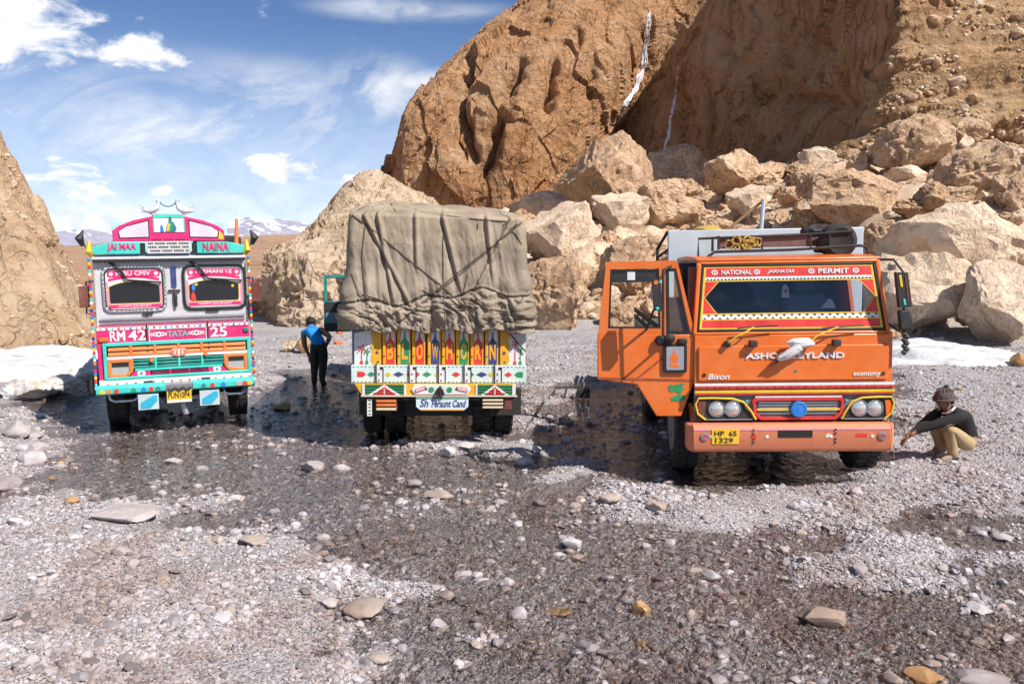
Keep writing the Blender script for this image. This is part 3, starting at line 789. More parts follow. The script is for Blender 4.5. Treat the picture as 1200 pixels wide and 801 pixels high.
# boulders the photograph shows singly: left, right, top, bottom in the photograph, mesh, turn, tilt, what it is
spec = [
    (592,700,138,232,BIG[0],10,(0,-4),'huge flat topped block high on the rubble below the sunlit cliff'),
    (640,772,172,278,BIG[1],-20,(0,28),'huge slanting slab leaning right below the flat topped block'),
    (740,830,178,244,BIG[2],25,(0,8),'rounded pale boulder at the foot of the shaded hollow'),
    (826,915,186,236,BIG[3],5,(0,10),'pointed tan boulder beside the rounded one below the hollow'),
    (930,1052,194,272,BIG[4],15,(0,6),'large square edged block above the roof of the orange truck'),
    (1022,1132,150,216,BIG[5],-12,(0,-6),'broad speckled boulder below the stony slope at right'),
    (992,1024,183,212,BIG[6],40,(0,0),'small brown boulder with a dark face left of the broad speckled boulder'),
    (1103,1192,178,236,BIG[7],-30,(0,-12),'boulder with a dark left face near the right edge of the picture'),
    (1160,1215,205,258,BIG[0],60,(0,0),'grey boulder cut by the right edge of the picture'),
    (596,694,226,268,BIGP[0],0,(0,3),'wide smooth pale boulder just above the tarpaulin'),
    (690,770,230,282,BIGP[1],30,(0,12),'pale angular boulder under the slanting slab'),
    (640,705,262,304,BIGP[2],-10,(0,-4),'pale flat boulder right of the tarpaulin'),
    (512,566,212,246,BIGP[3],20,(0,0),'cream boulder at the cliff foot above the covered load'),
    (560,606,215,244,BIGP[4],70,(0,0),'cream boulder below the flat topped block'),
    (630,700,300,368,BIG[8],-15,(0,0),'eroded tan boulder between the covered truck and the open orange door'),
    (700,768,285,345,BIG[2],50,(0,5),'tan boulder seen through the window of the open orange door'),
    (850,905,222,262,BIGP[1],10,(0,0),'pale boulder behind the pole above the orange truck'),
    (770,835,236,270,BIG[5],80,(0,0),'low tan boulder behind the grey body of the orange truck'),
    (1062,1118,228,262,BIG[1],100,(0,0),'small tan boulder on the smooth bank at right'),
    (1010,1062,262,300,BIG[6],10,(0,0),'dark shadowed boulder right of the orange truck roof load'),
    (1035,1230,243,345,BIGP[0],0,(0,14),'huge sloping slab of bedrock on the bank right of the orange truck'),
    (1015,1130,292,396,BIGP[2],0,(0,10),'fractured pale slab low on the bank beside the right mirror of the orange truck'),
    (1110,1230,318,412,BIGP[3],0,(0,8),'pale slab just above the snow strip at the right edge'),
    (612,712,246,322,BIGP[1],0,(0,-8),'broad pale ledge just right of the tarpaulin'),
    (605,690,312,392,BIG[7],0,(0,6),'tan block at the foot of the slope beside the covered truck'),
    (330,348,398,414,BIGP[2],0,(0,0),'small white boulder behind the standing man'),
    (346,364,396,416,OCHRE[0],20,(0,0),'small ochre boulder just behind the standing man'),
]
for x0, x1, y0, y1, me, rz, tl, lab in spec:
    b = ray_ground((x0+x1)/2, y1 - 0.12*(y1-y0), 18)
    k = b.y / FPX
    w = (x1-x0)*k; h = (y1-y0)*k
    if 'crest' in lab: b = at((x0+x1)/2, y1, 41)
    put_rock('boulder', me, b, w*1.03, min(w, h*1.3)*1.0, h*1.25, rz if abs(rz) < 5 else 0, 0.16, (0, tl[1]), lab, 'boulder', 'boulders on the rubble slope')
# the rest of the boulders on the slope: loose repeats
def boulder_words(x, y, z, s, pale):
    px = 600 + FPX * x / y; py = 293 - (z + s*0.3 - CAM_H) / y * FPX
    sz = 'small' if s/y*FPX < 14 else ('middling' if s/y*FPX < 30 else 'big')
    hz = 'left of the orange truck' if px < 700 else ('right behind the orange truck' if px < 1040 else 'right of the orange truck')
    vz = 'low on the rubble slope' if py > 300 else ('halfway up the rubble slope' if py > 240 else 'high on the rubble slope')
    t = 'pale' if pale else 'tan'
    return f'{sz} {t} boulder lying {vz}, {hz}', 'boulder', f'{sz} {t} boulders {vz}, {hz}'
# more big blocks packed tightly along the lower and middle slope
PACK = [(505,640,228,300,9),(620,800,285,392,20),(700,860,232,300,14),(880,1060,170,262,16),(1060,1215,140,262,16),(1030,1215,300,392,5)]
for x0, x1, y0, y1, n_ in PACK:
    for k in range(n_):
        px, py = rnd.uniform(x0, x1), rnd.uniform(y0, y1)
        q = ray_ground(px, py, 20); s = rnd.uniform(18, 52) * q.y / FPX
        pale = rnd.random() < 0.35
        put_rock('boulder', rnd.choice(BIGP if pale else BIG), q, s*rnd.uniform(0.9, 1.5), s*rnd.uniform(0.8, 1.2), s*rnd.uniform(0.55, 0.95), rnd.uniform(0, 360), 0.3, (rnd.uniform(-15, 15), rnd.uniform(-15, 15)), *boulder_words(q.x, q.y, q.z, s, pale))
cnt = 0
kinds = ['tan boulder lying loose among the rubble of the slope', 'small pale boulder lying loose among the rubble of the slope']
while cnt < 195:
    x = rnd.uniform(-2.5, 30); y = rnd.uniform(25.5, 66)
    if abs(x / y) > 0.72 or x / y < -0.09: continue
    z = float(ground_z(np.array([x]), np.array([y]))[0])
    if z < 0.35: continue
    if x > 10.5 and y < 33 and rnd.random() < 0.93: continue
    s = min(2.6, 0.45 * math.exp(rnd.gauss(0, 0.55)) * (0.55 + y / 50)) * 1.25
    pale = rnd.random() < 0.4
    me = rnd.choice(BIGP if pale else BIG)
    put_rock('boulder', me, Vector((x, y, z)), s*rnd.uniform(0.9, 1.5), s*rnd.uniform(0.8, 1.2), s*rnd.uniform(0.6, 0.95), rnd.uniform(0, 360), 0.22, (rnd.uniform(-15, 15), rnd.uniform(-15, 15)), *boulder_words(x, y, z, s, pale))
    cnt += 1

# ---------------------------------------------------------------- gravel, pebbles and rubble: too many to count
def scatter(name, pts, scl, protos, label, squash=0.65):
    me = bpy.data.meshes.new(name); me.vertices.add(len(pts)); me.vertices.foreach_set('co', np.asarray(pts, np.float32).ravel())
    a = me.attributes.new('scl', 'FLOAT_VECTOR', 'POINT'); sv = np.asarray(scl)[:, None] * rng.uniform(0.7, 1.25, (len(pts), 3)); sv[:, 2] *= squash
    a.data.foreach_set('vector', sv.astype(np.float32).ravel())
    a = me.attributes.new('turn', 'FLOAT_VECTOR', 'POINT'); tv = np.stack([rng.normal(0, 0.3, len(pts)), rng.normal(0, 0.3, len(pts)), rng.uniform(0, 6.28, len(pts))], 1)
    a.data.foreach_set('vector', tv.astype(np.float32).ravel())
    o = link(name, me); tag(o, label, kind='stuff')
    pc = bpy.data.collections.new(name + '_shapes')
    for k, pm in enumerate(protos):
        po = bpy.data.objects.new(name + '_shape', pm); pc.objects.link(po)
    g = bpy.data.node_groups.new(name, 'GeometryNodeTree')
    g.interface.new_socket('Geometry', in_out='INPUT', socket_type='NodeSocketGeometry'); g.interface.new_socket('Geometry', in_out='OUTPUT', socket_type='NodeSocketGeometry')
    gi = g.nodes.new('NodeGroupInput'); go = g.nodes.new('NodeGroupOutput')
    ip = g.nodes.new('GeometryNodeInstanceOnPoints'); ci = g.nodes.new('GeometryNodeCollectionInfo')
    ci.inputs['Collection'].default_value = pc; ci.inputs['Separate Children'].default_value = True; ci.inputs['Reset Children'].default_value = True
    def attr(nm, dt):
        n = g.nodes.new('GeometryNodeInputNamedAttribute'); n.data_type = dt; n.inputs[0].default_value = nm; return n.outputs[0]
    ri = g.nodes.new('FunctionNodeRandomValue'); ri.data_type = 'INT'
    ri.inputs[4].default_value = 0; ri.inputs[5].default_value = len(protos) - 1
    g.links.new(gi.outputs[0], ip.inputs['Points']); g.links.new(ci.outputs[0], ip.inputs['Instance'])
    ip.inputs['Pick Instance'].default_value = True
    g.links.new(ri.outputs[2], ip.inputs['Instance Index'])
    g.links.new(attr('turn', 'FLOAT_VECTOR'), ip.inputs['Rotation']); g.links.new(attr('scl', 'FLOAT_VECTOR'), ip.inputs['Scale'])
    g.links.new(ip.outputs[0], go.inputs[0])
    md = o.modifiers.new('scatter', 'NODES'); md.node_group = g
    return o
PEB = [rock_mesh('pebble', 100 + k, 2, M_pebble, 9, 0.10, 0.6, 0.95) for k in range(6)]
N = 480000
yy = 1.0 / rng.uniform(1/25.0, 1/4.6, N)                    # as many per metre of view at every distance
xx = rng.uniform(-0.82, 0.82, N) * (yy + 1.5)
zz = ground_z(xx, yy)
clump = fbm(p3(xx / 0.9, yy / 0.9, 6.0), 3)
keep = (zz < 0.7) & (rng.uniform(0, 1, N) < np.clip(0.55 + 0.6 * clump, 0.1, 1))
xx, yy, zz, clump = xx[keep], yy[keep], zz[keep], clump[keep]
ss = np.exp(rng.normal(math.log(0.0098), 0.38, len(xx))) * (0.70 + yy * 0.055) * (1 + 0.3 * np.clip(clump, -0.5, 1))
big_ = rng.uniform(0, 1, len(xx)) < 0.025 + 0.055 * (zz < 0)
ss = np.where(big_, ss * rng.uniform(1.6, 3.0, len(xx)), ss)
ss = np.minimum(ss, 0.075)
scatter('gravel', np.stack([xx, yy, zz + ss * 0.18], 1), ss, PEB, 'grey river pebbles and gravel covering the stream bed', 0.6)
RUB = [rock_mesh('rubble_piece', 120 + k, 2, M_boulder, 10, 0.09) for k in range(4)] + [rock_mesh('rubble_piece', 130 + k, 2, M_palerock, 10, 0.09) for k in range(2)]
N = 60000
yy = 1.0 / rng.uniform(1/66.0, 1/24.0, N); xx = rng.uniform(-0.12, 0.74, N) * yy
zz = ground_z(xx, yy); cl_ = fbm(p3(xx / 4.0, yy / 4.0, 2.0), 4)
smooth_bank = np.exp(-((xx - 14.5) / 3.6) ** 2 - ((yy - 28.5) / 4.5) ** 2)
keep = (zz > 0.12) & (rng.uniform(0, 1, N) < np.clip(0.25 + 0.9 * cl_, 0.04, 0.9) * (1 - 0.93 * smooth_bank))
xx, yy, zz = xx[keep], yy[keep], zz[keep]
ss = np.minimum(np.exp(rng.normal(math.log(0.075), 0.75, len(xx))) * (0.5 + yy / 50), 0.5)
scatter('rubble', np.stack([xx, yy, zz + ss * 0.15], 1), ss, RUB, 'broken tan rock rubble strewn over the slope', 0.75)
# stones stuck in the conglomerate slope and on the hillside
pts, sc = [], []
for k in range(2400):
    px, py = rnd.uniform(930, 1290), rnd.uniform(-60, 185)
    h = spur_bvh.ray_cast(Vector((0, 0, CAM_H)), ray(px, py).normalized())
    if h[0] is None: continue
    if pnoise(np.array(h[0]) / 3.0) < -0.1: continue
    pts.append(h[0]); sc.append(min(0.36, 0.075 * math.exp(rnd.gauss(0, 0.65))))
scatter('embedded_stones', pts, sc, RUB, 'stones stuck in the layered slope at right', 0.8)
x = rng.uniform(-22, -9.8, 5000); y = rng.uniform(20.6, 40, 5000); z = lefthill(x, y)
k = (z > 0.0) & (rng.uniform(0, 1, 5000) < np.clip(0.3 + pnoise(p3(x / 2, y / 2)), 0.05, 1))
scatter('hillside_rubble', np.stack([x, y, z], 1)[k], np.minimum(0.35, np.exp(rng.normal(math.log(0.06), 0.6, int(k.sum())))), RUB, 'loose stones lying on the left hillside', 0.8)

# single stones on the river bed that the photograph shows: centre x, bottom y, width, height in the photograph
singles = [
    (368,556,34,18,0,'biggest pale stone in the stream in front of the covered truck'),
    (400,556,24,13,1,'pale stone just right of the biggest one in the stream'),
    (296,640,36,13,2,'flat white stone alone on the gravel bank edge at left'),
    (150,608,78,13,3,'long low cream rock half buried at the edge of the left gravel bank'),
    (20,516,40,24,4,'grey slab of rock at the left edge below the snow'),
    (35,546,38,18,5,'tan block of rock at the left edge above the gravel bank'),
    (45,530,26,14,1,'brownish stone resting behind the tan block at left'),
    (4,578,46,22,2,'pale boulder cut by the left edge of the picture'),
    (70,462,20,10,2,'small pale stone in front of the ice ledge'),
    (205,545,22,9,3,'low pale stone in the stream below the decorated truck'),
    (515,585,40,12,4,'flat pink grey stone in the middle of the stream'),
    (526,536,22,14,0,'white stone in front of the wheels of the covered truck'),
    (545,527,24,9,2,'flat white stone below the right wheel of the covered truck'),
    (670,645,26,16,3,'cream stone at the top of the small pile in the middle of the stream'),
    (655,656,20,10,1,'grey stone at the left foot of the small pile in midstream'),
    (678,660,22,11,2,'pale stone at the right foot of the small pile in midstream'),
    (655,722,34,9,7,'flat orange stone under water in the foreground'),
    (752,722,24,20,8,'rusty orange stone under water at the bottom middle'),
    (770,600,26,14,0,'white stone on the gravel in front of the orange truck'),
    (832,682,28,13,4,'white stone in shallow water below the orange truck number plate'),
    (965,735,56,28,3,'large brown grey stone under water at the lower right'),
    (1176,636,20,11,2,'white pointed stone alone on the gravel at the right edge'),
    (930,600,18,9,5,'pale stone on the gravel under the orange bumper'),
    (1150,805,70,18,1,'large pale stone cut by the bottom edge of the picture at right'),
    (1085,803,50,16,7,'ochre stone at the bottom edge left of the large pale one'),
    (430,722,60,18,6,'low white rock on the tip of the left gravel bank'),
    (385,712,30,10,0,'white stone left of the low rock on the tip of the gravel bank'),
    (716,590,30,12,6,'grey stone on the gravel left of the orange truck wheel'),
    (585,592,16,8,2,'small white stone in mid stream right of the flat pink one'),
    (85,592,20,10,7,'ochre stone at the upper edge of the left gravel bank'),
    (398,392,9,5,9,'small bright orange stone beside the open green cab door'),
    (396,404,12,5,9,'flat bright orange stone below the open green cab door'),
    (1194,432,20,20,7,'ochre stone at the right end of the snow strip'),
    (590,455,14,8,2,'pale stone right of the covered truck wheel arch'),
]
M_orange_stone = paint('orange_stone', (0.62, 0.16, 0.06), 0.8, 0, 0.3)
OST = rock_mesh('stone', 95, 2, M_orange_stone)
allst = STONES + OCHRE + [OST]
for cx, by, w, h, k, lab in singles:
    b = ray_ground(cx, by - 0.15*h, 4.5); s = b.y / FPX
    b.z = float(ground_z(np.array([b.x]), np.array([b.y]))[0])
    me = allst[k] if k < len(allst) else allst[-1]
    put_rock('stone', me, b, w*s, w*s*rnd.uniform(0.7, 1.0), max(h*s*1.0, 0.16*w*s), 0, 0.2, (rnd.uniform(-6, 6), rnd.uniform(-6, 6)), lab, 'stone')
cnt = 0
ZONES = [(0,330,478,560,1.0),(430,640,515,600,0.8),(620,1200,600,801,0.9),(300,420,440,520,0.6),(380,620,640,800,0.8),(0,120,460,590,1.0),(1050,1200,440,600,0.3),(620,700,460,545,0.7)]
while cnt < 170:
    zn = rnd.choice(ZONES)
    if rnd.random() > zn[4]: continue
    px, py = rnd.uniform(zn[0], zn[1]), rnd.uniform(zn[2], zn[3])
    b = gnd(px, py); z = float(ground_z(np.array([b.x]), np.array([b.y]))[0])
    s = 0.070 * math.exp(rnd.gauss(0, 0.40)) * (0.62 + b.y / 24)
    och = rnd.random() < 0.07
    k = rnd.randrange(7)
    wet = z < 0.0
    zone = 'in front of the decorated truck' if px < 330 and py < 600 else ('in front of the covered truck' if px < 640 and py < 620 else ('beside the open orange door' if py < 545 and px < 720 else ('right of the orange truck' if py < 600 and px > 1040 else ('in the left foreground' if px < 420 else ('in the middle foreground' if px < 800 else 'in the right foreground')))))
    lab = 'small ochre stone lying loose in the river bed' if och else ('small stone lying wet in the shallow stream' if wet else 'small pale stone lying loose on the dry gravel')
    grp = 'ochre stones in the river bed' if och else ('wet stones in the stream' if wet else 'pale stones on the gravel')
    lab = lab + ' ' + zone; grp = grp + ' ' + zone
    put_rock('stone', OCHRE[k % 2] if och else STONES[k], Vector((b.x, b.y, z)), s*rnd.uniform(0.9, 1.5), s*rnd.uniform(0.8, 1.2), s*rnd.uniform(0.45, 0.8), rnd.uniform(0, 360), 0.22, (rnd.uniform(-10, 10), rnd.uniform(-10, 10)), lab, 'stone', grp)
    cnt += 1

# ---------------------------------------------------------------- snow and ice
def snow_patch(name, pts, thick, label, z0f=None):
    poly = [tuple(ray_ground(x, y, 8).xy) for x, y in pts]
    X0, X1 = min(p[0] for p in poly)-0.5, max(p[0] for p in poly)+0.5; Y0, Y1 = min(p[1] for p in poly)-0.5, max(p[1] for p in poly)+0.5
    nx, ny = int((X1-X0)/0.1), int((Y1-Y0)/0.1)
    A, B = np.meshgrid(np.linspace(X0, X1, nx), np.linspace(Y0, Y1, ny), indexing='ij')
    sd = sdist(poly, A, B) + 0.22 * fbm(p3(A / 0.9, B / 0.9, 8.0), 3)
    z = ground_z(A, B)
    z = z + thick * (np.sqrt(np.clip(sd, 0, 0.5) / 0.5)) * (1 + 0.5 * fbm(p3(A / 1.3, B / 1.3, 5.0), 3)) - 0.12 * (sd < 0.02)
    f = gridfaces(nx, ny); s = sd.reshape(-1)[f].max(1)
    me = npmesh(name, np.stack([A, B, z], -1).reshape(-1, 3), f[s > -0.12], M_snow)
    tag(link(name, me), label, 'snow')
snow_patch('snow_bank', [(-260,412),(60,414),(118,414),(150,424),(118,436),(100,446),(40,448),(-260,452)], 0.2, 'bank of old white snow below the left hillside beside the decorated truck')
snow_patch('snow_strip', [(1030,404),(1050,398),(1105,397),(1135,407),(1200,417),(1216,422),(1200,429),(1120,431),(1040,428)], 0.13, 'strip of white snow at the foot of the right bank behind the crouching man')
m, nt, b = newmat('dirty_ice')
geo = nt.nodes.new('ShaderNodeNewGeometry'); sz = nt.nodes.new('ShaderNodeSeparateXYZ'); lk(nt, geo.outputs['Normal'], sz.inputs[0])
a = nd(nt, 'ShaderNodeTexNoise', i_Scale=4.0, i_Detail=8.0, i_Roughness=0.7); lk(nt, geo.outputs['Position'], a.inputs['Vector'])
lk(nt, mixc(nt, maprange(nt, a.outputs[0], 0.4, 0.62), (0.74, 0.73, 0.72), (0.42, 0.35, 0.27)), b.inputs['Base Color']); b.inputs['Roughness'].default_value = 0.7
ICE = [rock_mesh('ice_block', 150 + k, 4, m, 12, 0.09) for k in range(3)]
for k, (cx, by, w, h, lab) in enumerate([(34,470,66,26,'long undercut ledge of dirty ice in front of the snow bank'), (78,466,46,24,'undercut ice ledge right of the long one'), (100,452,30,20,'small lump of ice at the right end of the snow bank')]):
    b = gnd(cx, by - 4); s = b.y / FPX
    put_rock('ice_block', ICE[k], b, w*s*1.1, 0.9, h*s*1.2, 0, 0.12, (0, rnd.uniform(-6, 6)), lab, 'ice')
# ================================================================ vehicles
class Loc:
    """reads a photograph pixel on a plane of a vehicle (its own y = const) in the vehicle's own metres"""
    def __init__(s, M): s.M = M; s.I = M.inverted()
    def __call__(s, px, py, y=0.0):
        o = s.I @ Vector((0, 0, CAM_H)); d = s.I.to_3x3() @ ray(px, py)
        p = o + d * ((y - o.y) / d.y); return (p.x, p.z)
def pose(px, Y, z, yaw, roll):
    P = at(px, 400, Y)
    return Matrix.Translation((P.x, Y, z)) @ Matrix.Rotation(R(yaw), 4, 'Z') @ Matrix.Rotation(R(roll), 4, 'Y')

M_tyre = paint('tyre_rubber', (0.022, 0.021, 0.021), 0.85, 0, 0.45, (0.12, 0.10, 0.085), 4.0, 0.4)
M_black = paint('black_metal', (0.018, 0.018, 0.019), 0.6, 0, 0.35, (0.12, 0.10, 0.085), 4.0)
M_rubber = flat('black_rubber', (0.012, 0.012, 0.013), 0.6)
M_chassis = paint('chassis_grime', (0.030, 0.027, 0.025), 0.85, 0, 0.5, (0.10, 0.08, 0.065), 3.0, 0.4)
M_steel = paint('bare_steel', (0.52, 0.52, 0.53), 0.32, 0.85, 0.25, (0.25, 0.2, 0.16), 6.0)
M_rim = paint('wheel_rim', (0.30, 0.28, 0.26), 0.6, 0.3, 0.5, (0.2, 0.16, 0.12), 6.0)
M_white = paint('white_paint', (0.76, 0.76, 0.75), 0.45, 0, 0.15, scale=5)
M_lamp = flat('lamp_glass', (0.72, 0.70, 0.66), 0.12, 0.55)
M_chrome = flat('chrome', (0.75, 0.75, 0.76), 0.15, 1.0)
M_steelw = paint('silver_lettering', (0.78, 0.78, 0.78), 0.35, 0.1, 0.05)
M_yellow = paint('yellow_paint', (0.80, 0.52, 0.03), 0.45, 0, 0.12, scale=6)
M_red = paint('red_paint', (0.70, 0.035, 0.03), 0.42, 0, 0.12, scale=6)
M_blue = paint('blue_paint', (0.02, 0.20, 0.62), 0.4, 0, 0.1, scale=6)
M_navy = paint('navy_paint', (0.03, 0.05, 0.20), 0.45, 0, 0.15, scale=6)
M_green = paint('green_paint', (0.02, 0.27, 0.10), 0.45, 0, 0.12, scale=6)
M_teal = paint('teal_paint', (0.05, 0.58, 0.50), 0.42, 0, 0.14, scale=5)
M_dteal = paint('dark_teal_paint', (0.01, 0.23, 0.20), 0.5, 0, 0.2, scale=5)
M_pink = paint('pink_paint', (0.80, 0.02, 0.17), 0.42, 0, 0.12, scale=5)
M_palepink = paint('pale_pink_paint', (0.80, 0.30, 0.42), 0.45, 0, 0.12, scale=5)
M_crimson = paint('crimson_paint', (0.30, 0.012, 0.09), 0.5, 0, 0.2, scale=5)
M_plate = paint('number_plate_yellow', (0.85, 0.50, 0.02), 0.45, 0, 0.15, scale=8)
M_ink = flat('black_lettering', (0.015, 0.013, 0.012), 0.6)
M_amber = flat('amber_lens', (0.80, 0.16, 0.02), 0.25)
M_wood = paint('bare_wood', (0.36, 0.20, 0.09), 0.75, 0, 0.3, scale=7, bump=0.3)
M_rope = paint('rope', (0.10, 0.075, 0.05), 0.9, 0, 0.2, scale=20, bump=0.5)
m, nt, b = newmat('window_glass'); nt.nodes.remove(b)
tr = nd(nt, 'ShaderNodeBsdfTransparent'); tr.inputs[0].default_value = (0.86, 0.90, 0.93, 1)
gl = nd(nt, 'ShaderNodeBsdfGlossy'); gl.inputs['Roughness'].default_value = 0.03
fr = nd(nt, 'ShaderNodeFresnel', i_IOR=1.5)
mx_ = nt.nodes.new('ShaderNodeMixShader'); lk(nt, fr.outputs[0], mx_.inputs[0]); lk(nt, tr.outputs[0], mx_.inputs[1]); lk(nt, gl.outputs[0], mx_.inputs[2]); lk(nt, mx_.outputs[0], nt.nodes['Material Output'].inputs[0])
M_glass = m

def wheel(parent, x, y, r=0.5, w=0.27, dual=False, out=-1, zc=None):
    """tyre with tread, rim as its sub-part; out = -1 when the outer face looks to -x"""
    zc = r if zc is None else zc
    mb = MB(); hw = w/2
    for off in ((0, 0.31) if dual else (0,)):
        c = (x - out*off, y, zc)
        mb.lathe([(-hw*0.9, r*0.58), (-hw, r*0.66), (-hw, r*0.86), (-hw*0.82, r*0.965), (-hw*0.6, r*0.985), (hw*0.6, r*0.985), (hw*0.82, r*0.965), (hw, r*0.86), (hw, r*0.66), (hw*0.9, r*0.58)], c, 'x', 36)
        for k in range(30):                                          # tread lugs
            a = 2*math.pi*k/30
            for sgn in (-1, 1):
                a2 = a + 0.07*sgn
                cy, cz = math.cos(a2), math.sin(a2); ty, tz = -cz, cy
                vs = []
                for rr in (r*0.965, r*1.012):
                    for tt in (-0.034, 0.034):
                        for xx in (0.012, hw*0.93):
                            vs.append((c[0] + sgn*xx, c[1] + cy*rr + ty*tt, c[2] + cz*rr + tz*tt))
                mb.add(vs, [(0,1,3,2),(4,6,7,5),(0,4,5,1),(2,3,7,6),(0,2,6,4),(1,5,7,3)])
    t = mb.build('wheel', M_tyre, parent)
    rb = MB(); xo = x + out*hw
    s = -out
    prof = [(0, r*0.58), (s*0.02, r*0.56), (s*0.07, r*0.5), (s*0.09, r*0.30), (s*0.01, r*0.24), (-s*0.02, r*0.2), (-s*0.03, 0.001)]
    rb.lathe([(q, rr) for q, rr in prof], (xo, y, zc), 'x', 28)
    for k in range(8):
        a = 2*math.pi*k/8
        rb.lathe([(s*0.0, 0.018), (s*0.07, 0.018)] if s > 0 else [(s*0.07, 0.018), (0, 0.018)], (xo, y + math.cos(a)*r*0.36, zc + math.sin(a)*r*0.36), 'x', 6)
    rb.build('rim', M_rim, t)
    return t
def garland(name, parent, pts, r, cols, step=0.045):
    """short bright beads threaded along a line: one part, several colours"""
    mb = MB(); P = [Vector(p) for p in pts]; L = sum((P[k+1]-P[k]).length for k in range(len(P)-1)); i = 0; d = 0
    while d < L:
        q = d; k = 0
        while k < len(P)-2 and q > (P[k+1]-P[k]).length: q -= (P[k+1]-P[k]).length; k += 1
        t = (P[k+1]-P[k]).normalized(); c = P[k] + t*q
        mb.mat(i % len(cols)); jr = r*(0.85+0.3*((i*7) % 5)/5)
        mb.tube([c, c + t*step*0.15, c + t*step*0.8, c + t*step*0.95], [jr*0.5, jr, jr, jr*0.5], 7)
        d += step; i += 1
    return mb.build(name, cols, parent)
def rider(pts, r, n=8): return MB().tube(pts, r, n)

# ---------------------------------------------------------------- the orange truck
MO = pose(926, 9.2, 0.0, -3.0, -1.0)
LO = Loc(MO)
orange = empty('lorry', MO, 'orange lorry facing the viewer with its driver door standing open', 'truck', 'trucks halted in the river bed')
M_or = paint('orange_paint', (0.78, 0.155, 0.012), 0.36, 0, 0.42, (0.50, 0.22, 0.10), 2.6, 0.08, 0.35, 0.08, 0.5)
M_bump = paint('worn_salmon_paint', (0.72, 0.22, 0.10), 0.55, 0, 0.55, (0.42, 0.20, 0.13), 7.0, 0.25, 0, 0.12, 0.7)
M_grey = paint('grey_grille_plastic', (0.16, 0.16, 0.175), 0.55, 0, 0.3, (0.3, 0.26, 0.23), 6.0)
M_navyin = paint('cab_lining', (0.11, 0.15, 0.26), 0.8, 0, 0.1)
M_curtain = paint('brown_curtain', (0.035, 0.020, 0.013), 0.9, 0, 0.1, scale=12)
def ox(px, py=400, y=0.06): return LO(px, py, y)[0]
def oz(py, px=926, y=0.06): return LO(px, py, y)[1]
zb0, zb1 = oz(525), oz(493)            # bumper
zg1, zh1 = oz(447), oz(397)            # grille top, bonnet top
zw1 = oz(305); zr = oz(299)
def yf(z): return 0.06 + max(0.0, z - zh1) * 0.14
XL, XR = ox(813, 470), ox(1045, 470)
TL, TR = ox(817, 305, 0.2), ox(1030, 305, 0.2)
WL, WR = ox(812, 397), ox(1044, 397)
def P(pts, y=0.06): return [LO(a, c, y) for a, c in pts]
# shell
mb = MB()
mb.prism([(XL, zg1-0.02), (XR, zg1-0.02), (XR-0.005, zh1+0.05), (XL+0.005, zh1+0.05)], 0.0, 0.06, yf)        # front panel
mb.build('front_panel', M_or, orange, 0.012)
mb = MB()
o4 = [(WL, zh1+0.052), (WR, zh1+0.052), (TR, zw1), (TL, zw1)]
ins = 0.045
i4 = [(WL+ins, zh1+0.052+0.03), (WR-ins, zh1+0.052+0.03), (TR-ins, zw1-0.035), (TL+ins, zw1-0.035)]
mb.ring(o4, i4, 0.0, 0.07, yf); mb.build('windscreen_surround', M_or, orange, 0.012)
g4 = [(WL+ins+0.03, i4[0][1]+0.03), (WR-ins-0.03, i4[0][1]+0.03), (TR-ins-0.03, i4[2][1]-0.028), (TL+ins+0.03, i4[2][1]-0.028)]
mb = MB(); mb.ring([(x, z) for x, z in i4], g4, 0.004, 0.05, yf); mb.build('windscreen_seal', M_rubber, orange, 0.012)
mb = MB(); mb.prism(g4, 0.024, 0.030, yf); wind = mb.build('windscreen', M_glass, orange)
zA, zB = g4[0][1], g4[2][1]; ht = zB - zA
def gx_(t, z):                              # t 0..1 across the glass at height z
    k = (z - zA)/ht
    l = g4[0][0]*(1-k) + g4[3][0]*k; r_ = g4[1][0]*(1-k) + g4[2][0]*k
    return l + (r_-l)*t
def band(mb, f0, f1, y0, y1, e0=0.0, e1=1.0):
    a, c = zA + ht*f0, zA + ht*f1
    mb.prism([(gx_(e0, a), a), (gx_(e1, a), a), (gx_(e1, c), c), (gx_(e0, c), c)], y0, y1, yf)
mb = MB()
mb.mat(0); band(mb, 0.84, 0.985, 0.012, 0.022, 0.012, 0.988); band(mb, 0.02, 0.145, 0.012, 0.022, 0.012, 0.988)
mb.mat(1); band(mb, 0.985, 1.0, 0.011, 0.023); band(mb, 0.0, 0.02, 0.011, 0.023); band(mb, 0.145, 0.163, 0.011, 0.023); band(mb, 0.765, 0.783, 0.011, 0.023, 0.01, 0.99); band(mb, 0.235, 0.253, 0.011, 0.023, 0.01, 0.99)
band(mb, 0.02, 0.985, 0.0112, 0.0232, 0.0, 0.012); band(mb, 0.02, 0.985, 0.0112, 0.0232, 0.988, 1.0)
mb.mat(2); band(mb, 0.783, 0.84, 0.013, 0.022, 0.012, 0.988); band(mb, 0.163, 0.235, 0.013, 0.022, 0.012, 0.988)
mb.mat(3)
for k in range(46):                         # the black zigzag along both white strips
    t0, t1 = 0.015 + 0.97*k/46, 0.015 + 0.97*(k+1)/46
    for fa, fb in ((0.783, 0.815), (0.20, 0.235) if k % 2 else (0.163, 0.19)):
        a, c = zA+ht*fa, zA+ht*fb; tm = (t0+t1)/2
        mb.prism([(gx_(t0, a), a), (gx_(t1, a), a), (gx_(tm, c), c)] if fa > 0.5 or not k % 2 else [(gx_(t0, c), c), (gx_(tm, a), a), (gx_(t1, c), c)], 0.0105, 0.0128, yf)
mb.mat(0)
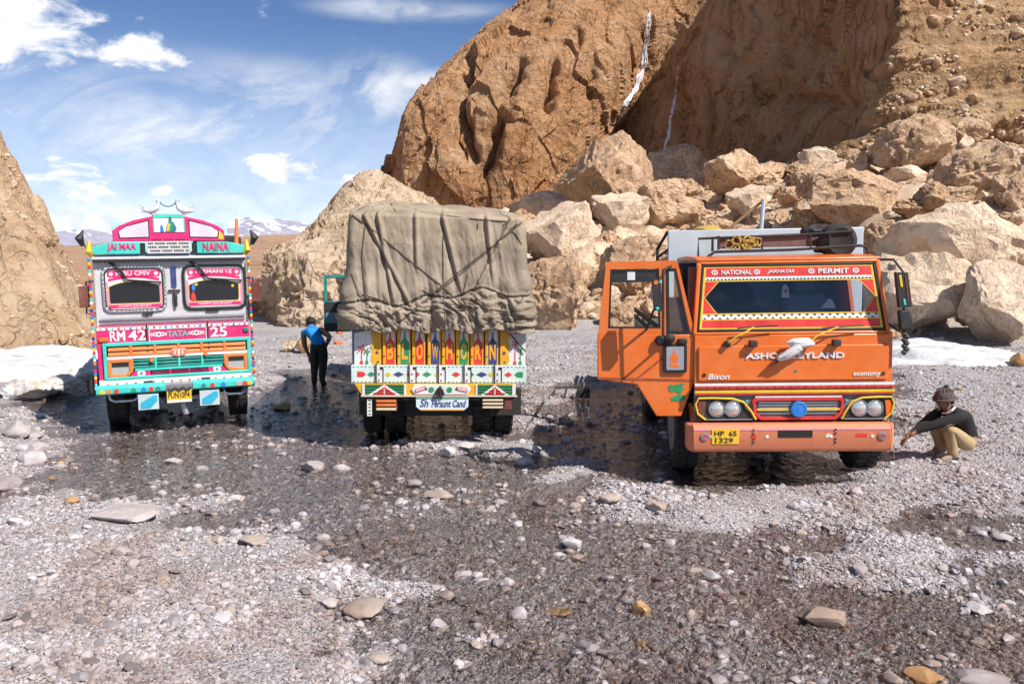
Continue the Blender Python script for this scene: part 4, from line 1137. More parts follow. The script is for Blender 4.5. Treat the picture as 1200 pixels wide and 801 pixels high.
for e, d_ in ((0.012, 1), (0.988, -1)):     # the red corners that make the clear part six sided
    za, zm, zt = zA+ht*0.253, zA+ht*0.51, zA+ht*0.765
    for pp in ([(gx_(e, za), za), (gx_(e+d_*0.075, za), za), (gx_(e, zm), zm)], [(gx_(e, zt), zt), (gx_(e+d_*0.075, zt), zt), (gx_(e, zm), zm)]):
        mb.mat(0).prism(pp, 0.012, 0.022, yf)
        a, c = pp[1], pp[2]; q = 0.012*d_
        mb.mat(1).prism([a, (a[0]+q, a[1]), (c[0]+q*0.7, c[1]), c], 0.011, 0.023, yf)
mb.build('windscreen_band', [M_red, M_yellow, M_white, M_ink], orange)
zt0, zt1 = zA+ht*0.875, zA+ht*0.955
text('lettering', 'NATIONAL', M_white, orange, gx_(0.105, zt0), gx_(0.285, zt0), zt0, zt1, 0.010, yf, 0.018)
text('lettering', 'JAIKHATAR', M_white, orange, gx_(0.375, zt0), gx_(0.535, zt0), zt0, zt1-0.004, 0.010, yf, 0.012, 0.35)
text('lettering', 'PERMIT', M_white, orange, gx_(0.675, zt0), gx_(0.855, zt0), zt0, zt1, 0.010, yf, 0.018)
mb = MB()
for t in (0.065, 0.315, 0.635, 0.895):
    x, z = gx_(t, zt0), (zt0+zt1)/2; r_ = (zt1-zt0)*0.52
    mb.ring([(x+1.25*r_*math.cos(a), z+r_*math.sin(a)) for a in np.linspace(0, 2*math.pi, 16, endpoint=False)], [(x+0.8*r_*math.cos(a), z+0.6*r_*math.sin(a)) for a in np.linspace(0, 2*math.pi, 16, endpoint=False)], 0.007, 0.0115, yf)
    mb.disc(x, z, r_*0.35, 0.007, 0.0115, 10, yf=yf)
mb.build('emblem', M_white, orange)
# roof, rear wall, right side, left sill
D = 1.75
zroof = zr - 0.03
mb = MB()
prof = [(yf(zw1)-0.005, zw1-0.004), (yf(zw1)+0.03, zroof-0.01), (yf(zw1)+0.25, zroof+0.035), (D*0.6, zroof+0.05), (D, zroof+0.02), (D, zw1-0.03), (D*0.6, zw1-0.004)]
prof = [(yf(zw1)-0.005, zw1-0.004), (yf(zw1)+0.0, zw1+0.03), (yf(zw1)+0.05, zroof+0.0), (yf(zw1)+0.25, zroof+0.02), (D*0.6, zroof+0.03), (D, zroof+0.0), (D, zw1-0.03), (D*0.6, zw1-0.004)]
mb.prismx(prof, TL-0.01, TR+0.01); mb.build('roof', M_or, orange, 0.02)
mb = MB(); mb.box(XL+0.02, XR-0.02, D-0.04, D, zb1+0.1, zh1+0.62); mb.box(XL+0.02, XL+0.5, D-0.04, D, zh1+0.62, zw1-0.032); mb.box(XR-0.6, XR-0.02, D-0.04, D, zh1+0.62, zw1-0.032)
mb.box(XL+0.5, XR-0.6, D-0.04, D, zw1-0.2, zw1-0.032)
mb.build('rear_wall', M_navyin, orange)
mb = MB()                                    # right hand side with its window
def side(xb, xt, s):
    zs = zh1+0.07
    vs = lambda y, z: ((xb + (xt-xb)*max(0, (z-zh1))/(zw1-zh1)), y, z)
    def quad(y0, z0, y1, z1):
        a = [vs(y0, z0), vs(y1, z0), vs(y1, z1), vs(y0, z1)]; bq = [(p[0]-s*0.04, p[1], p[2]) for p in a]
        mb.add(a+bq, [(0,1,2,3),(7,6,5,4),(0,4,5,1),(1,5,6,2),(2,6,7,3),(3,7,4,0)])
    quad(0.064, zg1-0.35, D, zs); quad(1.2, zs, D, zw1-0.03); quad(0.34, zw1-0.12, 1.2, zw1-0.03); quad(0.20, zs, 0.34, zw1-0.03)
side(XR-0.002, TR-0.002, 1); mb.build('side_panel', M_or, orange)
mb = MB()
mb.box(XL+0.001, XL+0.05, 1.28, D-0.045, zb1-0.1, zw1-0.1)           # the strip of cab side behind the doorway
mb.box(XL+0.02, XL+0.1, 0.125, 1.28, zb1-0.05, zb1+0.12)           # sill
mb.build('door_frame', M_or, orange, 0.01)
M_maroon = paint('maroon_lining', (0.16, 0.035, 0.02), 0.7, 0, 0.3)  # plain dark maroon, used on several parts
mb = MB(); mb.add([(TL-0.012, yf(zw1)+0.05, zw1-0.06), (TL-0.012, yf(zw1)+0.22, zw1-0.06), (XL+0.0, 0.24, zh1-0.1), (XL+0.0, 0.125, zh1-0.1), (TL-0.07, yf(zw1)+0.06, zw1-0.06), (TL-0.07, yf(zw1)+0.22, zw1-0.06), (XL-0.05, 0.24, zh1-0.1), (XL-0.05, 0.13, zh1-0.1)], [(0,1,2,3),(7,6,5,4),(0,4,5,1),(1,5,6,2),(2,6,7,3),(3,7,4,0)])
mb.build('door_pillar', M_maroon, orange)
# inside
mb = MB(); mb.box(WL+0.06, WR-0.06, 0.18, 0.6, zg1, zh1+0.02); mb.box(XL+0.05, XR-0.05, 0.13, D-0.05, zb1-0.02, zb1+0.12); mb.build('dashboard', M_black, orange, 0.02)
mb = MB()
for x in (WL+0.5, WR-0.5):
    mb.box(x-0.27, x+0.27, 0.95, 1.45, zg1-0.1, zg1+0.16)
mb.build('seat', M_navyin, orange, 0.05)
mb = MB()
for x in (WL+0.5, WR-0.5):
    mb.box(x-0.27, x+0.27, 1.5, 1.66, zg1+0.1, zh1+0.42); mb.box(x-0.14, x+0.14, 1.5, 1.62, zh1+0.44, zh1+0.6)
mb.build('seat_back', M_navyin, orange, 0.05)
mb = MB(); cw = WL+0.55; mb.tube([(cw+0.21*math.cos(a), 0.66+0.09*math.sin(a), zh1+0.02+0.19*math.sin(a)) for a in np.linspace(0, 2*math.pi, 24, endpoint=False)], 0.016, 7, True)
mb.tube([(cw, 0.4, zg1+0.2), (cw, 0.66, zh1+0.02)], 0.03); mb.tube([(cw-0.2, 0.66, zh1+0.02), (cw+0.2, 0.66, zh1+0.02)], 0.016)
mb.build('steering_wheel', M_black, orange)
# brown curtain tied behind the left half of the glass
nu, nv = 50, 14; vs = []
for i in range(nu):
    for j in range(nv):
        t = j/(nv-1); xr = gx_(0.26, zA+ht*0.7)*(1-t) + gx_(0.40, zA+ht*0.2)*t
        x = gx_(0.0, zA) + 0.05 + (xr - gx_(0.0, zA) - 0.05)*i/(nu-1)
        vs.append((x, 0.26 + 0.03*math.sin(i*1.25+t*2) + 0.05*(1-t), zA+ht*0.86 - t*ht*0.86))
me = npmesh('curtain', vs, gridfaces(nu, nv), M_curtain); link('curtain', me, orange)
mb = MB(); x0 = gx_(0.485, zA+ht*.6); mb.prism([(x0-0.045, zA+ht*0.49), (x0+0.045, zA+ht*0.49), (x0+0.03, zA+ht*0.65), (x0, zA+ht*0.71), (x0-0.035, zA+ht*0.66)], 0.05, 0.056, yf)
mb.mat(1).disc(x0, zA+ht*0.6, 0.018, 0.047, 0.05, 10, yf=yf); mb.build('sticker', [M_white, M_red], orange)
mb = MB(); x0 = gx_(0.735, zA+ht*.4); mb.prism([(x0-0.09, zA+ht*0.31), (x0+0.07, zA+ht*0.31), (x0+0.04, zA+ht*0.43), (x0+0.0, zA+ht*0.47)], 0.09, 0.10, yf); mb.build('paper', M_white, orange)
# bonnet flap, lettering, badges
mb = MB(); mb.prism(rrect(ox(818, 420), ox(1041, 420), oz(445), oz(404), 0.03), -0.022, -0.002, yf); mb.build('bonnet_flap', M_or, orange, 0.01)
za, zb_ = oz(419.5), oz(412.5)
text('lettering', 'ASHOK', M_steelw, orange, ox(873), ox(923), za, zb_, -0.023, yf, 0.03, 0, 0.012)
text('lettering', 'LEYLAND', M_steelw, orange, ox(928), ox(989), za, zb_, -0.023, yf, 0.03, 0, 0.012)
text('lettering', 'Bison', M_steelw, orange, ox(829), ox(855), oz(443), oz(436.5), -0.023, yf, 0.015, 0.3, 0.008)
text('lettering', 'economy', M_steelw, orange, ox(1000), ox(1032), oz(442), oz(436.5), -0.023, yf, 0.02, 0.2, 0.008)
mb = MB(); mb.disc(ox(825), oz(438), 0.021, -0.03, -0.022, 16, yf=yf); mb.disc(ox(1035), oz(438), 0.021, -0.03, -0.022, 16, yf=yf); mb.build('bonnet_lock', M_black, orange)
mb = MB(); mb.disc(ox(932.5), oz(434), 0.014, -0.028, -0.022, 12, yf=yf); mb.build('badge', M_dteal, orange)
# grille
mb = MB(); mb.box(XL+0.005, XR-0.005, 0.02, 0.10, zb1+0.03, zg1-0.022); mb.build('grille_panel', M_grey, orange, 0.008)
mb = MB()
for py, t, c0 in ((448.6, 0.016, 0), (451.6, 0.016, 1), (456.6, 0.018, 2), (459.4, 0.012, 1)):
    mb.mat(c0).box(XL, XR, -0.012 - 0.004*c0, 0.021, oz(py)-t, oz(py)+t*0.6)
mb.mat(3)
for k in range(26):
    x = XL + 0.05 + (XR-XL-0.1)*k/25; mb.box(x-0.006, x+0.006, -0.019, -0.0165, oz(452)-0.004, oz(452)+0.006)
mb.build('grille_stripe', [M_white, M_red, M_yellow, M_ink], orange)
zt, zl = oz(465), oz(490)
for s, xa, xm in ((-1, XL, ox(884, 478)), (1, XR, ox(984, 478))):
    d_ = xm - xa
    mb = MB(); mb.prism([(xa+d_*0.02, zl+0.01), (xa+d_*0.98, zl+0.01), (xa+d_*0.78, zt-0.05), (xa+d_*0.5, zt-0.005), (xa+d_*0.02, zt-0.005)], 0.0, 0.019); mb.build('headlight_housing', M_black, orange)
    arc = [(xa+d_*1.0, -0.015, zl+0.005), (xa+d_*0.93, -0.015, zl+0.09), (xa+d_*0.80, -0.015, zt-0.04), (xa+d_*0.62, -0.015, zt), (xa+d_*0.3, -0.015, zt+0.008), (xa+d_*0.06, -0.015, zt+0.005), (xa+d_*0.01, -0.015, zt-0.06), (xa+d_*0.05, -0.015, zl+0.07), (xa+d_*0.18, -0.015, zl+0.005)]
    mb = MB(); mb.tube(arc, 0.012, 7); mb.build('headlight_outline', M_yellow, orange)
    for q in ((0.36, 0.62) if s < 0 else (0.37, 0.66)):
        x, z = xa+d_*q, (zl+zt)/2 + 0.005
        mb = MB(); mb.lathe([(0.0, 0.088), (-0.022, 0.090), (-0.022, 0.078), (-0.012, 0.076), (-0.012, 0.001)], (x, 0.004, z), 'y', 24); h = mb.build('headlight', M_chrome, orange)
        mb = MB(); mb.lathe([(-0.013, 0.075), (-0.028, 0.055), (-0.034, 0.025), (-0.035, 0.001)], (x, 0.004, z), 'y', 22); mb.build('lens', M_lamp, h)
    mb = MB(); mb.prism([(xa+d_*0.05, zl+0.06), (xa+d_*0.15, zl+0.04), (xa+d_*0.18, zt-0.03), (xa+d_*0.05, zt-0.03)], -0.012, -0.001); mb.build('turn_signal', M_amber if s > 0 else M_maroon, orange, 0.004)
    mb = MB(); mb.box(min(xa+d_*0.2, xa+d_*0.95), max(xa+d_*0.2, xa+d_*0.95), -0.01, 0.019, zl+0.0, zl+0.012); mb.build('headlight_trim', M_steel, orange)
xa, xb = ox(880, 478), ox(987, 478)
tr_o = [(xa+0.09, zl+0.0), (xb-0.09, zl+0.0), (xb-0.02, zl+0.07), (xb, zt-0.02), (xb-0.02, zt+0.005), (xa+0.02, zt+0.005), (xa, zt-0.02), (xa+0.02, zl+0.07)]
cx_, cz_ = (xa+xb)/2, (zl+zt)/2
tr_i = [(cx_+(x-cx_)*0.94, cz_+(z-cz_)*0.76) for x, z in tr_o]
mb = MB(); mb.mat(0).ring(tr_o, tr_i, -0.012, 0.019); mb.mat(1).box(xa+0.03, xb-0.03, -0.014, 0.0185, zt+0.008, zt+0.024); mb.build('grille_surround', [M_red, M_white], orange)
mb = MB()
for k in range(5):
    z = zl+0.06+k*0.03; mb.box(xa+0.07, xb-0.07, 0.005, 0.019, z, z+0.016)
mb.build('grille_bars', M_steel, orange)
mb = MB(); mb.box(xa+0.05, xb-0.05, -0.014, 0.004, cz_-0.014, cz_+0.004); mb.build('grille_bar', M_yellow, orange)
mb = MB(); mb.lathe([(0.0, 0.088), (-0.03, 0.086), (-0.034, 0.07), (-0.028, 0.066), (-0.03, 0.03), (-0.03, 0.001)], (cx_+0.0, -0.016, cz_), 'y', 28); mb.build('badge', M_blue, orange)
mb = MB()
for px in (869+5, 990): mb.lathe([(0.0, 0.016), (-0.02, 0.012), (-0.022, 0.001)], (ox(px, 470), 0.018, oz(468.5)), 'y', 12)
mb.build('marker_stud', M_teal, orange)
# bumper
BL, BR = ox(806, 510, -0.1), ox(1049, 510, -0.1)
mb = MB(); mb.prismx([(-0.10, zb0), (-0.13, zb0+0.05), (-0.13, zb1-0.05), (-0.09, zb1), (0.12, zb1-0.005), (0.12, zb0)], BL+0.05, BR-0.05)
mb.add([(BL+0.05, -0.10, zb0), (BL+0.05, -0.13, zb0+0.05), (BL+0.05, -0.13, zb1-0.05), (BL+0.05, -0.09, zb1), (BL+0.05, 0.12, zb1-0.005), (BL+0.05, 0.12, zb0), (BL, -0.05, zb0+0.02), (BL, -0.06, zb0+0.06), (BL, -0.06, zb1-0.06), (BL, -0.04, zb1-0.01), (BL, 0.12, zb1-0.01), (BL, 0.12, zb0+0.02)], [(6,7,1,0),(7,8,2,1),(8,9,3,2),(9,10,4,3),(10,11,5,4),(11,6,0,5),(11,10,9,8,7,6)])
mb.add([(BR-0.05, -0.10, zb0), (BR-0.05, -0.13, zb0+0.05), (BR-0.05, -0.13, zb1-0.05), (BR-0.05, -0.09, zb1), (BR-0.05, 0.12, zb1-0.005), (BR-0.05, 0.12, zb0), (BR, -0.05, zb0+0.02), (BR, -0.06, zb0+0.06), (BR, -0.06, zb1-0.06), (BR, -0.04, zb1-0.01), (BR, 0.12, zb1-0.01), (BR, 0.12, zb0+0.02)], [(0,1,7,6),(1,2,8,7),(2,3,9,8),(3,4,10,9),(4,5,11,10),(5,0,6,11),(6,7,8,9,10,11)])
bum = mb.build('bumper', M_bump, orange, 0.012)
by = -0.131
mb = MB(); mb.box(BL+0.06, BR-0.06, by-0.003, by+0.01, zb1-0.062, zb1-0.046); mb.build('bumper_line', M_palepink, bum)
mb = MB(); mb.box(ox(912, 508, -.13), ox(952, 508, -.13), by-0.006, by+0.01, oz(512, y=-.13), oz(504, y=-.13)); mb.build('tow_slot', M_ink, bum)
mb = MB(); mb.box(ox(834, 510, -.13), ox(866, 510, -.13), by-0.008, by-0.001, oz(519.5, y=-.13), oz(502, y=-.13)); npl = mb.build('number_plate', M_plate, orange, 0.002)
text('lettering', 'HP  65', M_ink, npl, ox(837, 510, -.13), ox(863, 510, -.13), oz(510, y=-.13), oz(504, y=-.13), by-0.009, None, 0.012, 0, 0.003)
text('lettering', '1329', M_ink, npl, ox(838, 510, -.13), ox(859, 510, -.13), oz(518, y=-.13), oz(512, y=-.13), by-0.009, None, 0.012, 0, 0.003)
mb = MB()
for px in (826, 1034):
    x, z = ox(px, 510, -.13), oz(510.5, y=-.13)
    mb.mat(0).lathe([(0.0, 0.042), (-0.016, 0.044), (-0.018, 0.03), (-0.012, 0.028), (-0.012, 0.001)], (x, by, z), 'y', 20); mb.mat(1).disc(x, z, 0.019, by-0.02, by-0.012, 14)
mb.build('bumper_reflector', [M_steel, M_red], bum)
mb = MB()
for px, py in ((833.5, 510.5), (899, 511), (1022.5, 511), (974, 511)): mb.disc(ox(px, 510, -.13), oz(py, y=-.13), 0.018, by-0.004, by, 12)
mb.mat(1)
for px in (883, 979):
    for q in (503, 507.5, 514, 518): mb.disc(ox(px, 510, -.13), oz(q, y=-.13), 0.011, by-0.012, by, 8)
mb.mat(2); mb.box(ox(1003, 510, -.13), ox(1016, 510, -.13), by-0.003, by, oz(512, y=-.13), oz(508, y=-.13)); mb.box(ox(880, 510, -.13), ox(886, 510, -.13), by-0.003, by, oz(513, y=-.13), oz(509, y=-.13))
mb.mat(0); mb.prism([(ox(967, 510, -.13), oz(512, y=-.13)), (ox(971, 510, -.13), oz(512.5, y=-.13)), (ox(973, 510, -.13), oz(508.5, y=-.13)), (ox(969, 510, -.13), oz(508, y=-.13))], by-0.003, by)
mb.build('bumper_marking', [M_white, M_black, M_red], bum)
# wipers and the knotted white cloth
for x0, x1 in ((853, 885), (946, 985)):
    mb = MB(); a = LO(x0, 403, -0.02); c = LO(x1, 383, -0.05)
    mb.tube([(a[0], 0.0, a[1]), (a[0]+0.10, -0.04, a[1]+0.09), (a[0]+0.2, -0.03, a[1]+0.135), (c[0], 0.0, c[1])], [0.011, 0.011, 0.009, 0.008], 6)
    wp = mb.build('wiper', M_yellow, orange)
    mb = MB(); mb.tube([(c[0]-0.08-0.1, 0.0, c[1]-0.015), (c[0], 0.0, c[1]), (c[0]+0.26, 0.01, c[1]+0.012)], 0.009, 5); mb.lathe([(0.05, 0.03), (-0.03, 0.035), (-0.04, 0.001)], (a[0], 0.02, a[1]), 'y', 10); mb.build('blade', M_rubber, wp)
mb = MB()
for px in (881, 978): mb.box(ox(px)-0.045, ox(px)+0.045, -0.04, 0.04, oz(405), oz(397.5))
mb.build('bonnet_hinge', M_black, orange, 0.012)
mb = MB()
def cloth(pts, r): mb.tube([(ox(a), y, oz(c)) for a, c, y in pts], r, 9)
cloth([(920, 401, -0.02), (926, 400, -0.05), (934, 401, -0.06), (944, 400, -0.05), (951, 402, -0.02)], [0.02, 0.045, 0.06, 0.05, 0.02])
cloth([(934, 402, -0.06), (928, 408, -0.07), (920, 414, -0.06), (911, 418, -0.045), (908, 420, -0.03)], [0.05, 0.055, 0.05, 0.035, 0.01])
cloth([(927, 402, -0.05), (931, 407, -0.08), (936, 408, -0.06)], [0.035, 0.05, 0.02])
cl_o = mb.build('knotted_cloth', M_white, None); cl_o.matrix_world = MO; tag(cl_o, 'white cloth knotted to the wipers over the maker lettering of the orange lorry', 'cloth')
mb = MB(); mb.tube([(ox(912), -0.02, oz(418)), (ox(904), -0.025, oz(424)), (ox(897), -0.024, oz(428.5))], [0.03, 0.025, 0.006], 7); ct = mb.build('knotted_cloth_end', paint('dark_red_cloth', (0.22, 0.03, 0.02), 0.9, 0, 0.2), cl_o)
# wheels, chassis, mudguards
zax = 0.5
for x, out in ((XL-0.0, -1), (XR-0.06, 1)):
    w_ = wheel(orange, x, 0.92, 0.49, 0.27, False, out)
wheel(orange, XL-0.02, 4.1, 0.49, 0.25, True, -1); wheel(orange, XR-0.1, 4.1, 0.49, 0.25, True, 1)
mb = MB(); mb.box(-0.45, -0.33, 0.13, 6.0, 0.55, 0.8); mb.box(0.33, 0.45, 0.13, 6.0, 0.55, 0.8); mb.box(XL+0.15, XR-0.15, 0.85, 1.0, 0.42, 0.58); mb.box(-0.35, 0.35, 0.3, 1.6, 0.52, 1.0)
mb.box(XL+0.2, XR-0.2, 4.0, 4.2, 0.42, 0.58); mb.lathe([(-0.2, 0.16), (0.2, 0.16)], (0, 4.1, 0.5), 'x', 16)
mb.build('chassis', M_chassis, orange)
mb = MB(); mb.box(XL+0.02, XL+0.32, 1.42, 1.6, 0.32, 1.0); mb.box(XR-0.32, XR-0.02, 1.42, 1.6, 0.32, 1.0); mb.box(XL+0.25, XL+0.3, 0.3, 1.4, 0.62, 1.02); mb.box(XR-0.3, XR-0.25, 0.3, 1.4, 0.62, 1.02); mb.build('mudguard', M_black, orange)
mb = MB(); mb.prism([(XL-0.005, zb1+0.02), (XL+0.07, zb1+0.02), (XL+0.07, zb0-0.02), (XL+0.03, zb0-0.02)], 0.13, 0.28); mb.build('step', M_bump, orange, 0.008)
mb = MB(); mb.box(XL+0.02, XL+0.5, 1.9, 3.0, 0.42, 0.85); mb.build('fuel_tank', M_black, orange, 0.06)
# load body with its grey headboard
HB = 2.15
hx0, hx1 = LO(783, 280, HB)[0], LO(1012, 280, HB)[0]; hz1 = LO(900, 268, HB)[1]
M_lgrey = paint('pale_grey_blue_paint', (0.52, 0.60, 0.65), 0.5, 0, 0.2, scale=2.5)
mb = MB(); mb.box(hx0, hx1, HB, HB+0.06, 1.0, hz1); mb.build('headboard', M_lgrey, orange, 0.012)
mb = MB(); mb.box(hx0, hx1, HB+0.062, 7.2, 0.9, 1.02); mb.box(hx0, hx0+0.05, HB+0.062, 7.2, 1.021, 1.3); mb.box(hx1-0.05, hx1, HB+0.062, 7.2, 1.021, 1.3); mb.box(hx0+0.051, hx1-0.051, 7.15, 7.2, 1.021, 1.3); mb.build('load_bed', M_grey, orange)
mb = MB()
for k in range(5): mb.box(hx0+0.0, hx0+0.045, HB+0.5+k*1.0, HB+0.56+k*1.0, 1.301, 1.5)
for z in (1.32, 1.45): mb.box(hx0-0.012, hx0-0.001, HB+0.3, 7.1, z, z+0.09)
mb.build('stake_side', M_chassis, orange)
mb = MB(); a = LO(771, 302, HB+0.25); mb.tube([(hx0, HB+0.03, hz1-0.01), (a[0], HB+0.3, a[1]+0.12), (a[0], HB+0.3, a[1]-0.3)], 0.022, 6); mb.tube([(hx0, HB+0.03, hz1-0.25), (a[0], HB+0.3, a[1]+0.0)], 0.018, 6); mb.build('rope_hook_bar', M_black, orange)
# roof carrier and what lies in it
RY = 0.75
def rx(px, py=285): return LO(px, py, RY)[0]
def rz_(py): return LO(926, py, RY)[1]
mb = MB(); r_ = 0.017
mb.tube([(rx(826), RY-0.1, zroof), (rx(829), RY-0.1, rz_(298)), (rx(836), RY-0.1, rz_(293.5)), (rx(925), RY-0.1, rz_(292.5)), (rx(1005), RY-0.1, rz_(289)), (rx(1012), RY-0.1, rz_(291)), (rx(1015), RY-0.1, zroof)], r_, 7)
mb.tube([(rx(835), RY, rz_(293)), (rx(835), RY, rz_(277)), (rx(842), RY, rz_(275)), (rx(842), RY, rz_(291))], r_*0.9, 6)
mb.tube([(rx(835), RY, rz_(277)), (rx(925), RY, rz_(276)), (rx(1000), RY, rz_(272))], r_*0.8, 6)
for px in (869, 893, 950, 972): mb.tube([(rx(px), RY, rz_(293)), (rx(px), RY, rz_(275))], r_*0.7, 6)
mb.tube([(rx(830), RY+0.7, zroof), (rx(830), RY+0.7, rz_(277)), (rx(1000), RY+0.7, rz_(273)), (rx(1010), RY+0.7, zroof)], r_, 6)
mb.build('roof_carrier', M_black, orange)
mb = MB()
mb.box(rx(843), rx(892), RY+0.02, RY+0.05, rz_(290), rz_(277.5)); mb.box(rx(893.5), rx(949), RY+0.02, RY+0.05, rz_(289), rz_(276)); mb.box(rx(950.5), rx(998), RY+0.3, RY+0.33, rz_(289), rz_(275.5))
mb.build('carrier_board', paint('maroon_board', (0.16, 0.085, 0.075), 0.7, 0, 0.3), orange, 0.006)
M_straw = paint('yellow_rope', (0.50, 0.34, 0.07), 0.9, 0, 0.3, scale=20, bump=0.6)
mb = MB(); rr = random.Random(3)
for k in range(16):
    x0 = rx(853 + rr.uniform(0, 34)); z0 = rz_(280 + rr.uniform(0, 6)); pts = []
    for q in range(7):
        a = q*1.05; pts.append((x0 + 0.05*math.cos(a+k), RY-0.03 + 0.02*math.sin(a*2), z0 + 0.05*math.sin(a+k) - (0.06 if k < 3 else 0)))
    mb.tube(pts, 0.010, 5)
ro = mb.build('rope_coil', M_straw, None); ro.matrix_world = MO; tag(ro, 'coil of yellow rope tied to the roof carrier of the orange lorry', 'rope')
mb = MB(); mb.lathe([(-0.10, 0.10), (-0.12, 0.15), (-0.09, 0.20), (0.0, 0.215), (0.09, 0.20), (0.12, 0.15), (0.10, 0.10)], (rx(985), RY+0.12, rz_(283)), 'y', 22)
tt = mb.build('spare_tyre', M_tyre, None); tt.matrix_world = MO; tag(tt, 'small black tyre lying at the right end of the roof carrier', 'tyre')
def lump(name, mat, c, sx, sy, sz, seed, label, cat, M=None):
    me = rock_mesh(name, seed, 3, mat, 7, 0.16, 0.7, 0.95); o = link(name, me); o.matrix_world = (M or Matrix()) @ Matrix.Translation(c) @ Matrix.Diagonal((sx, sy, sz, 1)); tag(o, label, cat); return o
M_tarpb = paint('black_sheeting', (0.02, 0.02, 0.022), 0.5, 0, 0.4, (0.2, 0.17, 0.14), 6, 0.6)
lump('sheeting_bundle', M_tarpb, (rx(968), RY+0.45, rz_(271)), 0.17, 0.2, 0.09, 171, 'bundle of black sheeting on top of the roof carrier', 'bundle', MO)
lump('sheeting_bundle', M_tarpb, (rx(982), RY+0.25, rz_(293)), 0.2, 0.15, 0.075, 172, 'low bundle of dark sheeting under the small tyre on the cab roof', 'bundle', MO)
lump('sack', M_straw, (rx(858, 262)+0.02, 2.5, hz1+0.02), 0.22, 0.15, 0.05, 173, 'yellow brown sack lying on top of the grey headboard', 'sack', MO)
# pole and stick standing in the load
a0, a1 = LO(892, 268, 2.6), LO(895, 234, 2.6); a2, a3 = LO(858, 266, 2.6), LO(897, 234, 2.55)
mb = MB(); mb.tube([(a0[0], 2.6, a0[1]-1.2), (a0[0], 2.6, a0[1]), (a1[0], 2.6, a1[1])], 0.028, 8); q = mb.build('pole', M_lgrey, None); q.matrix_world = MO; tag(q, 'pale metal pole standing up out of the load bed of the orange lorry', 'pole')
mb = MB(); mb.tube([(a2[0]-0.8, 2.72, a2[1]-0.9), (a2[0], 2.7, a2[1]), (a3[0], 2.66, a3[1])], 0.022, 7); q = mb.build('stick', M_wood, None); q.matrix_world = MO; tag(q, 'slanting wooden stick leaning on the pale pole above the orange lorry', 'stick')
# open driver door (its outer face looks at the viewer)
DY = 0.13
def dp(*pts): return [LO(a, c, DY) for a, c in pts]
mb = MB(); T0, T1 = DY-0.03, DY+0.02
mb.prism(dp((700,391),(814,391),(813,447),(798,487),(769,487),(746,450),(700,444)), T0, T1)
door = mb.build('door', M_or, orange, 0.010)
mb = MB()
mb.prism(dp((709,307),(791,305),(793,314),(710,315.5)), T0+0.002, T1-0.002); mb.prism(dp((709.5,315.5),(715,315.5),(712,391),(701,391)), T0+0.002, T1-0.002); mb.prism(dp((772,314.5),(780,314.4),(781,391),(774,391)), T0+0.002, T1-0.002); mb.prism(dp((791,305),(794,308),(814,391),(809,391),(792,314)), T0+0.002, T1-0.002); mb.prism(dp((712,384.5),(774,384.5),(774,391),(711.5,391)), T0+0.002, T1-0.002)
mb.build('window_frame', M_or, door)
mb = MB()
mb.ring(dp((712.5,384.5),(774,384.5),(772,314.8),(715,315.7)), dp((715,382.5),(771.5,382.5),(770,317.5),(717,318.5)), T0+0.006, T1-0.006)
mb.ring(dp((781,390.5),(809,390.5),(791.5,314.2),(780.2,314.5)), dp((784,387.5),(804.5,387.5),(790,318),(783.5,318)), T0-0.004, T1-0.006)
mb.build('window_seal', M_rubber, door)
mb = MB(); mb.prism(dp((717,318.5),(770,317.5),(770,330),(716,331)), T0+0.012, T1-0.02); sb_ = mb.build('sun_strip', M_black, door)
mb = MB(); mb.prism(dp((735,318.5),(744,318.5),(744,328),(735,328)), T0+0.008, T0+0.012); mb.build('sticker', M_white, sb_)
mb = MB(); mb.prism(dp((784,387.5),(804.5,387.5),(800,348),(784,348)), T0+0.02, T1-0.01); mb.build('quarter_pane', paint('brown_pane', (0.09, 0.06, 0.055), 0.2, 0, 0.2), door)
mb = MB(); mb.prism(dp((701,443.5),(812,446),(812,443.5),(701,441)), T0-0.006, T0-0.0005); mb.prism(dp((738,448),(741,448),(777,420),(775,418)), T0-0.005, T0-0.0005); mb.build('door_crease', paint('dark_orange_paint', (0.36, 0.06, 0.01), 0.5), door)
mb = MB(); mb.mat(0).prism([(x, z) for x, z in rrect(*[LO(776.5,435.5,DY)[0], LO(804,435.5,DY)[0], LO(790,436,DY)[1], LO(790,402,DY)[1]], 0.03)], T0-0.03, T0-0.0005)
mb.mat(1).prism(rrect(LO(780,432,DY)[0], LO(800.5,432,DY)[0], LO(790,432.5,DY)[1], LO(790,405,DY)[1], 0.015), T0-0.036, T0-0.0305)
mb.mat(2); fx, fz = LO(789, 424, DY); mb.prism([(fx-0.035, fz), (fx+0.035, fz), (fx+0.05, fz+0.05), (fx+0.02, fz+0.10), (fx+0.0, fz+0.15), (fx-0.02, fz+0.09), (fx-0.05, fz+0.05)], T0-0.04, T0-0.0365); mb.box(fx-0.05, fx+0.05, T0-0.04, T0-0.0365, fz-0.05, fz-0.012)
mb.build('side_reflector', [M_rubber, M_chrome, M_amber], door, 0.004)
mb = MB(); rr = random.Random(9)
for k in range(16):
    a, c = LO(rr.uniform(785, 800), rr.uniform(449, 467), DY); mb.prism([(a+rr.uniform(.02,.05)*math.cos(t), c+rr.uniform(.015,.04)*math.sin(t)) for t in np.linspace(0, 2*math.pi, 8, endpoint=False)], T0-0.003-0.0002*k, T0-0.0005)
mb.build('paint_mark', M_green, door)
mb = MB(); a, c = LO(799, 399, DY); mb.box(a-0.05, a+0.05, T0-0.05, T0, c-0.03, c+0.03); mb.build('handle', M_black, door, 0.012)
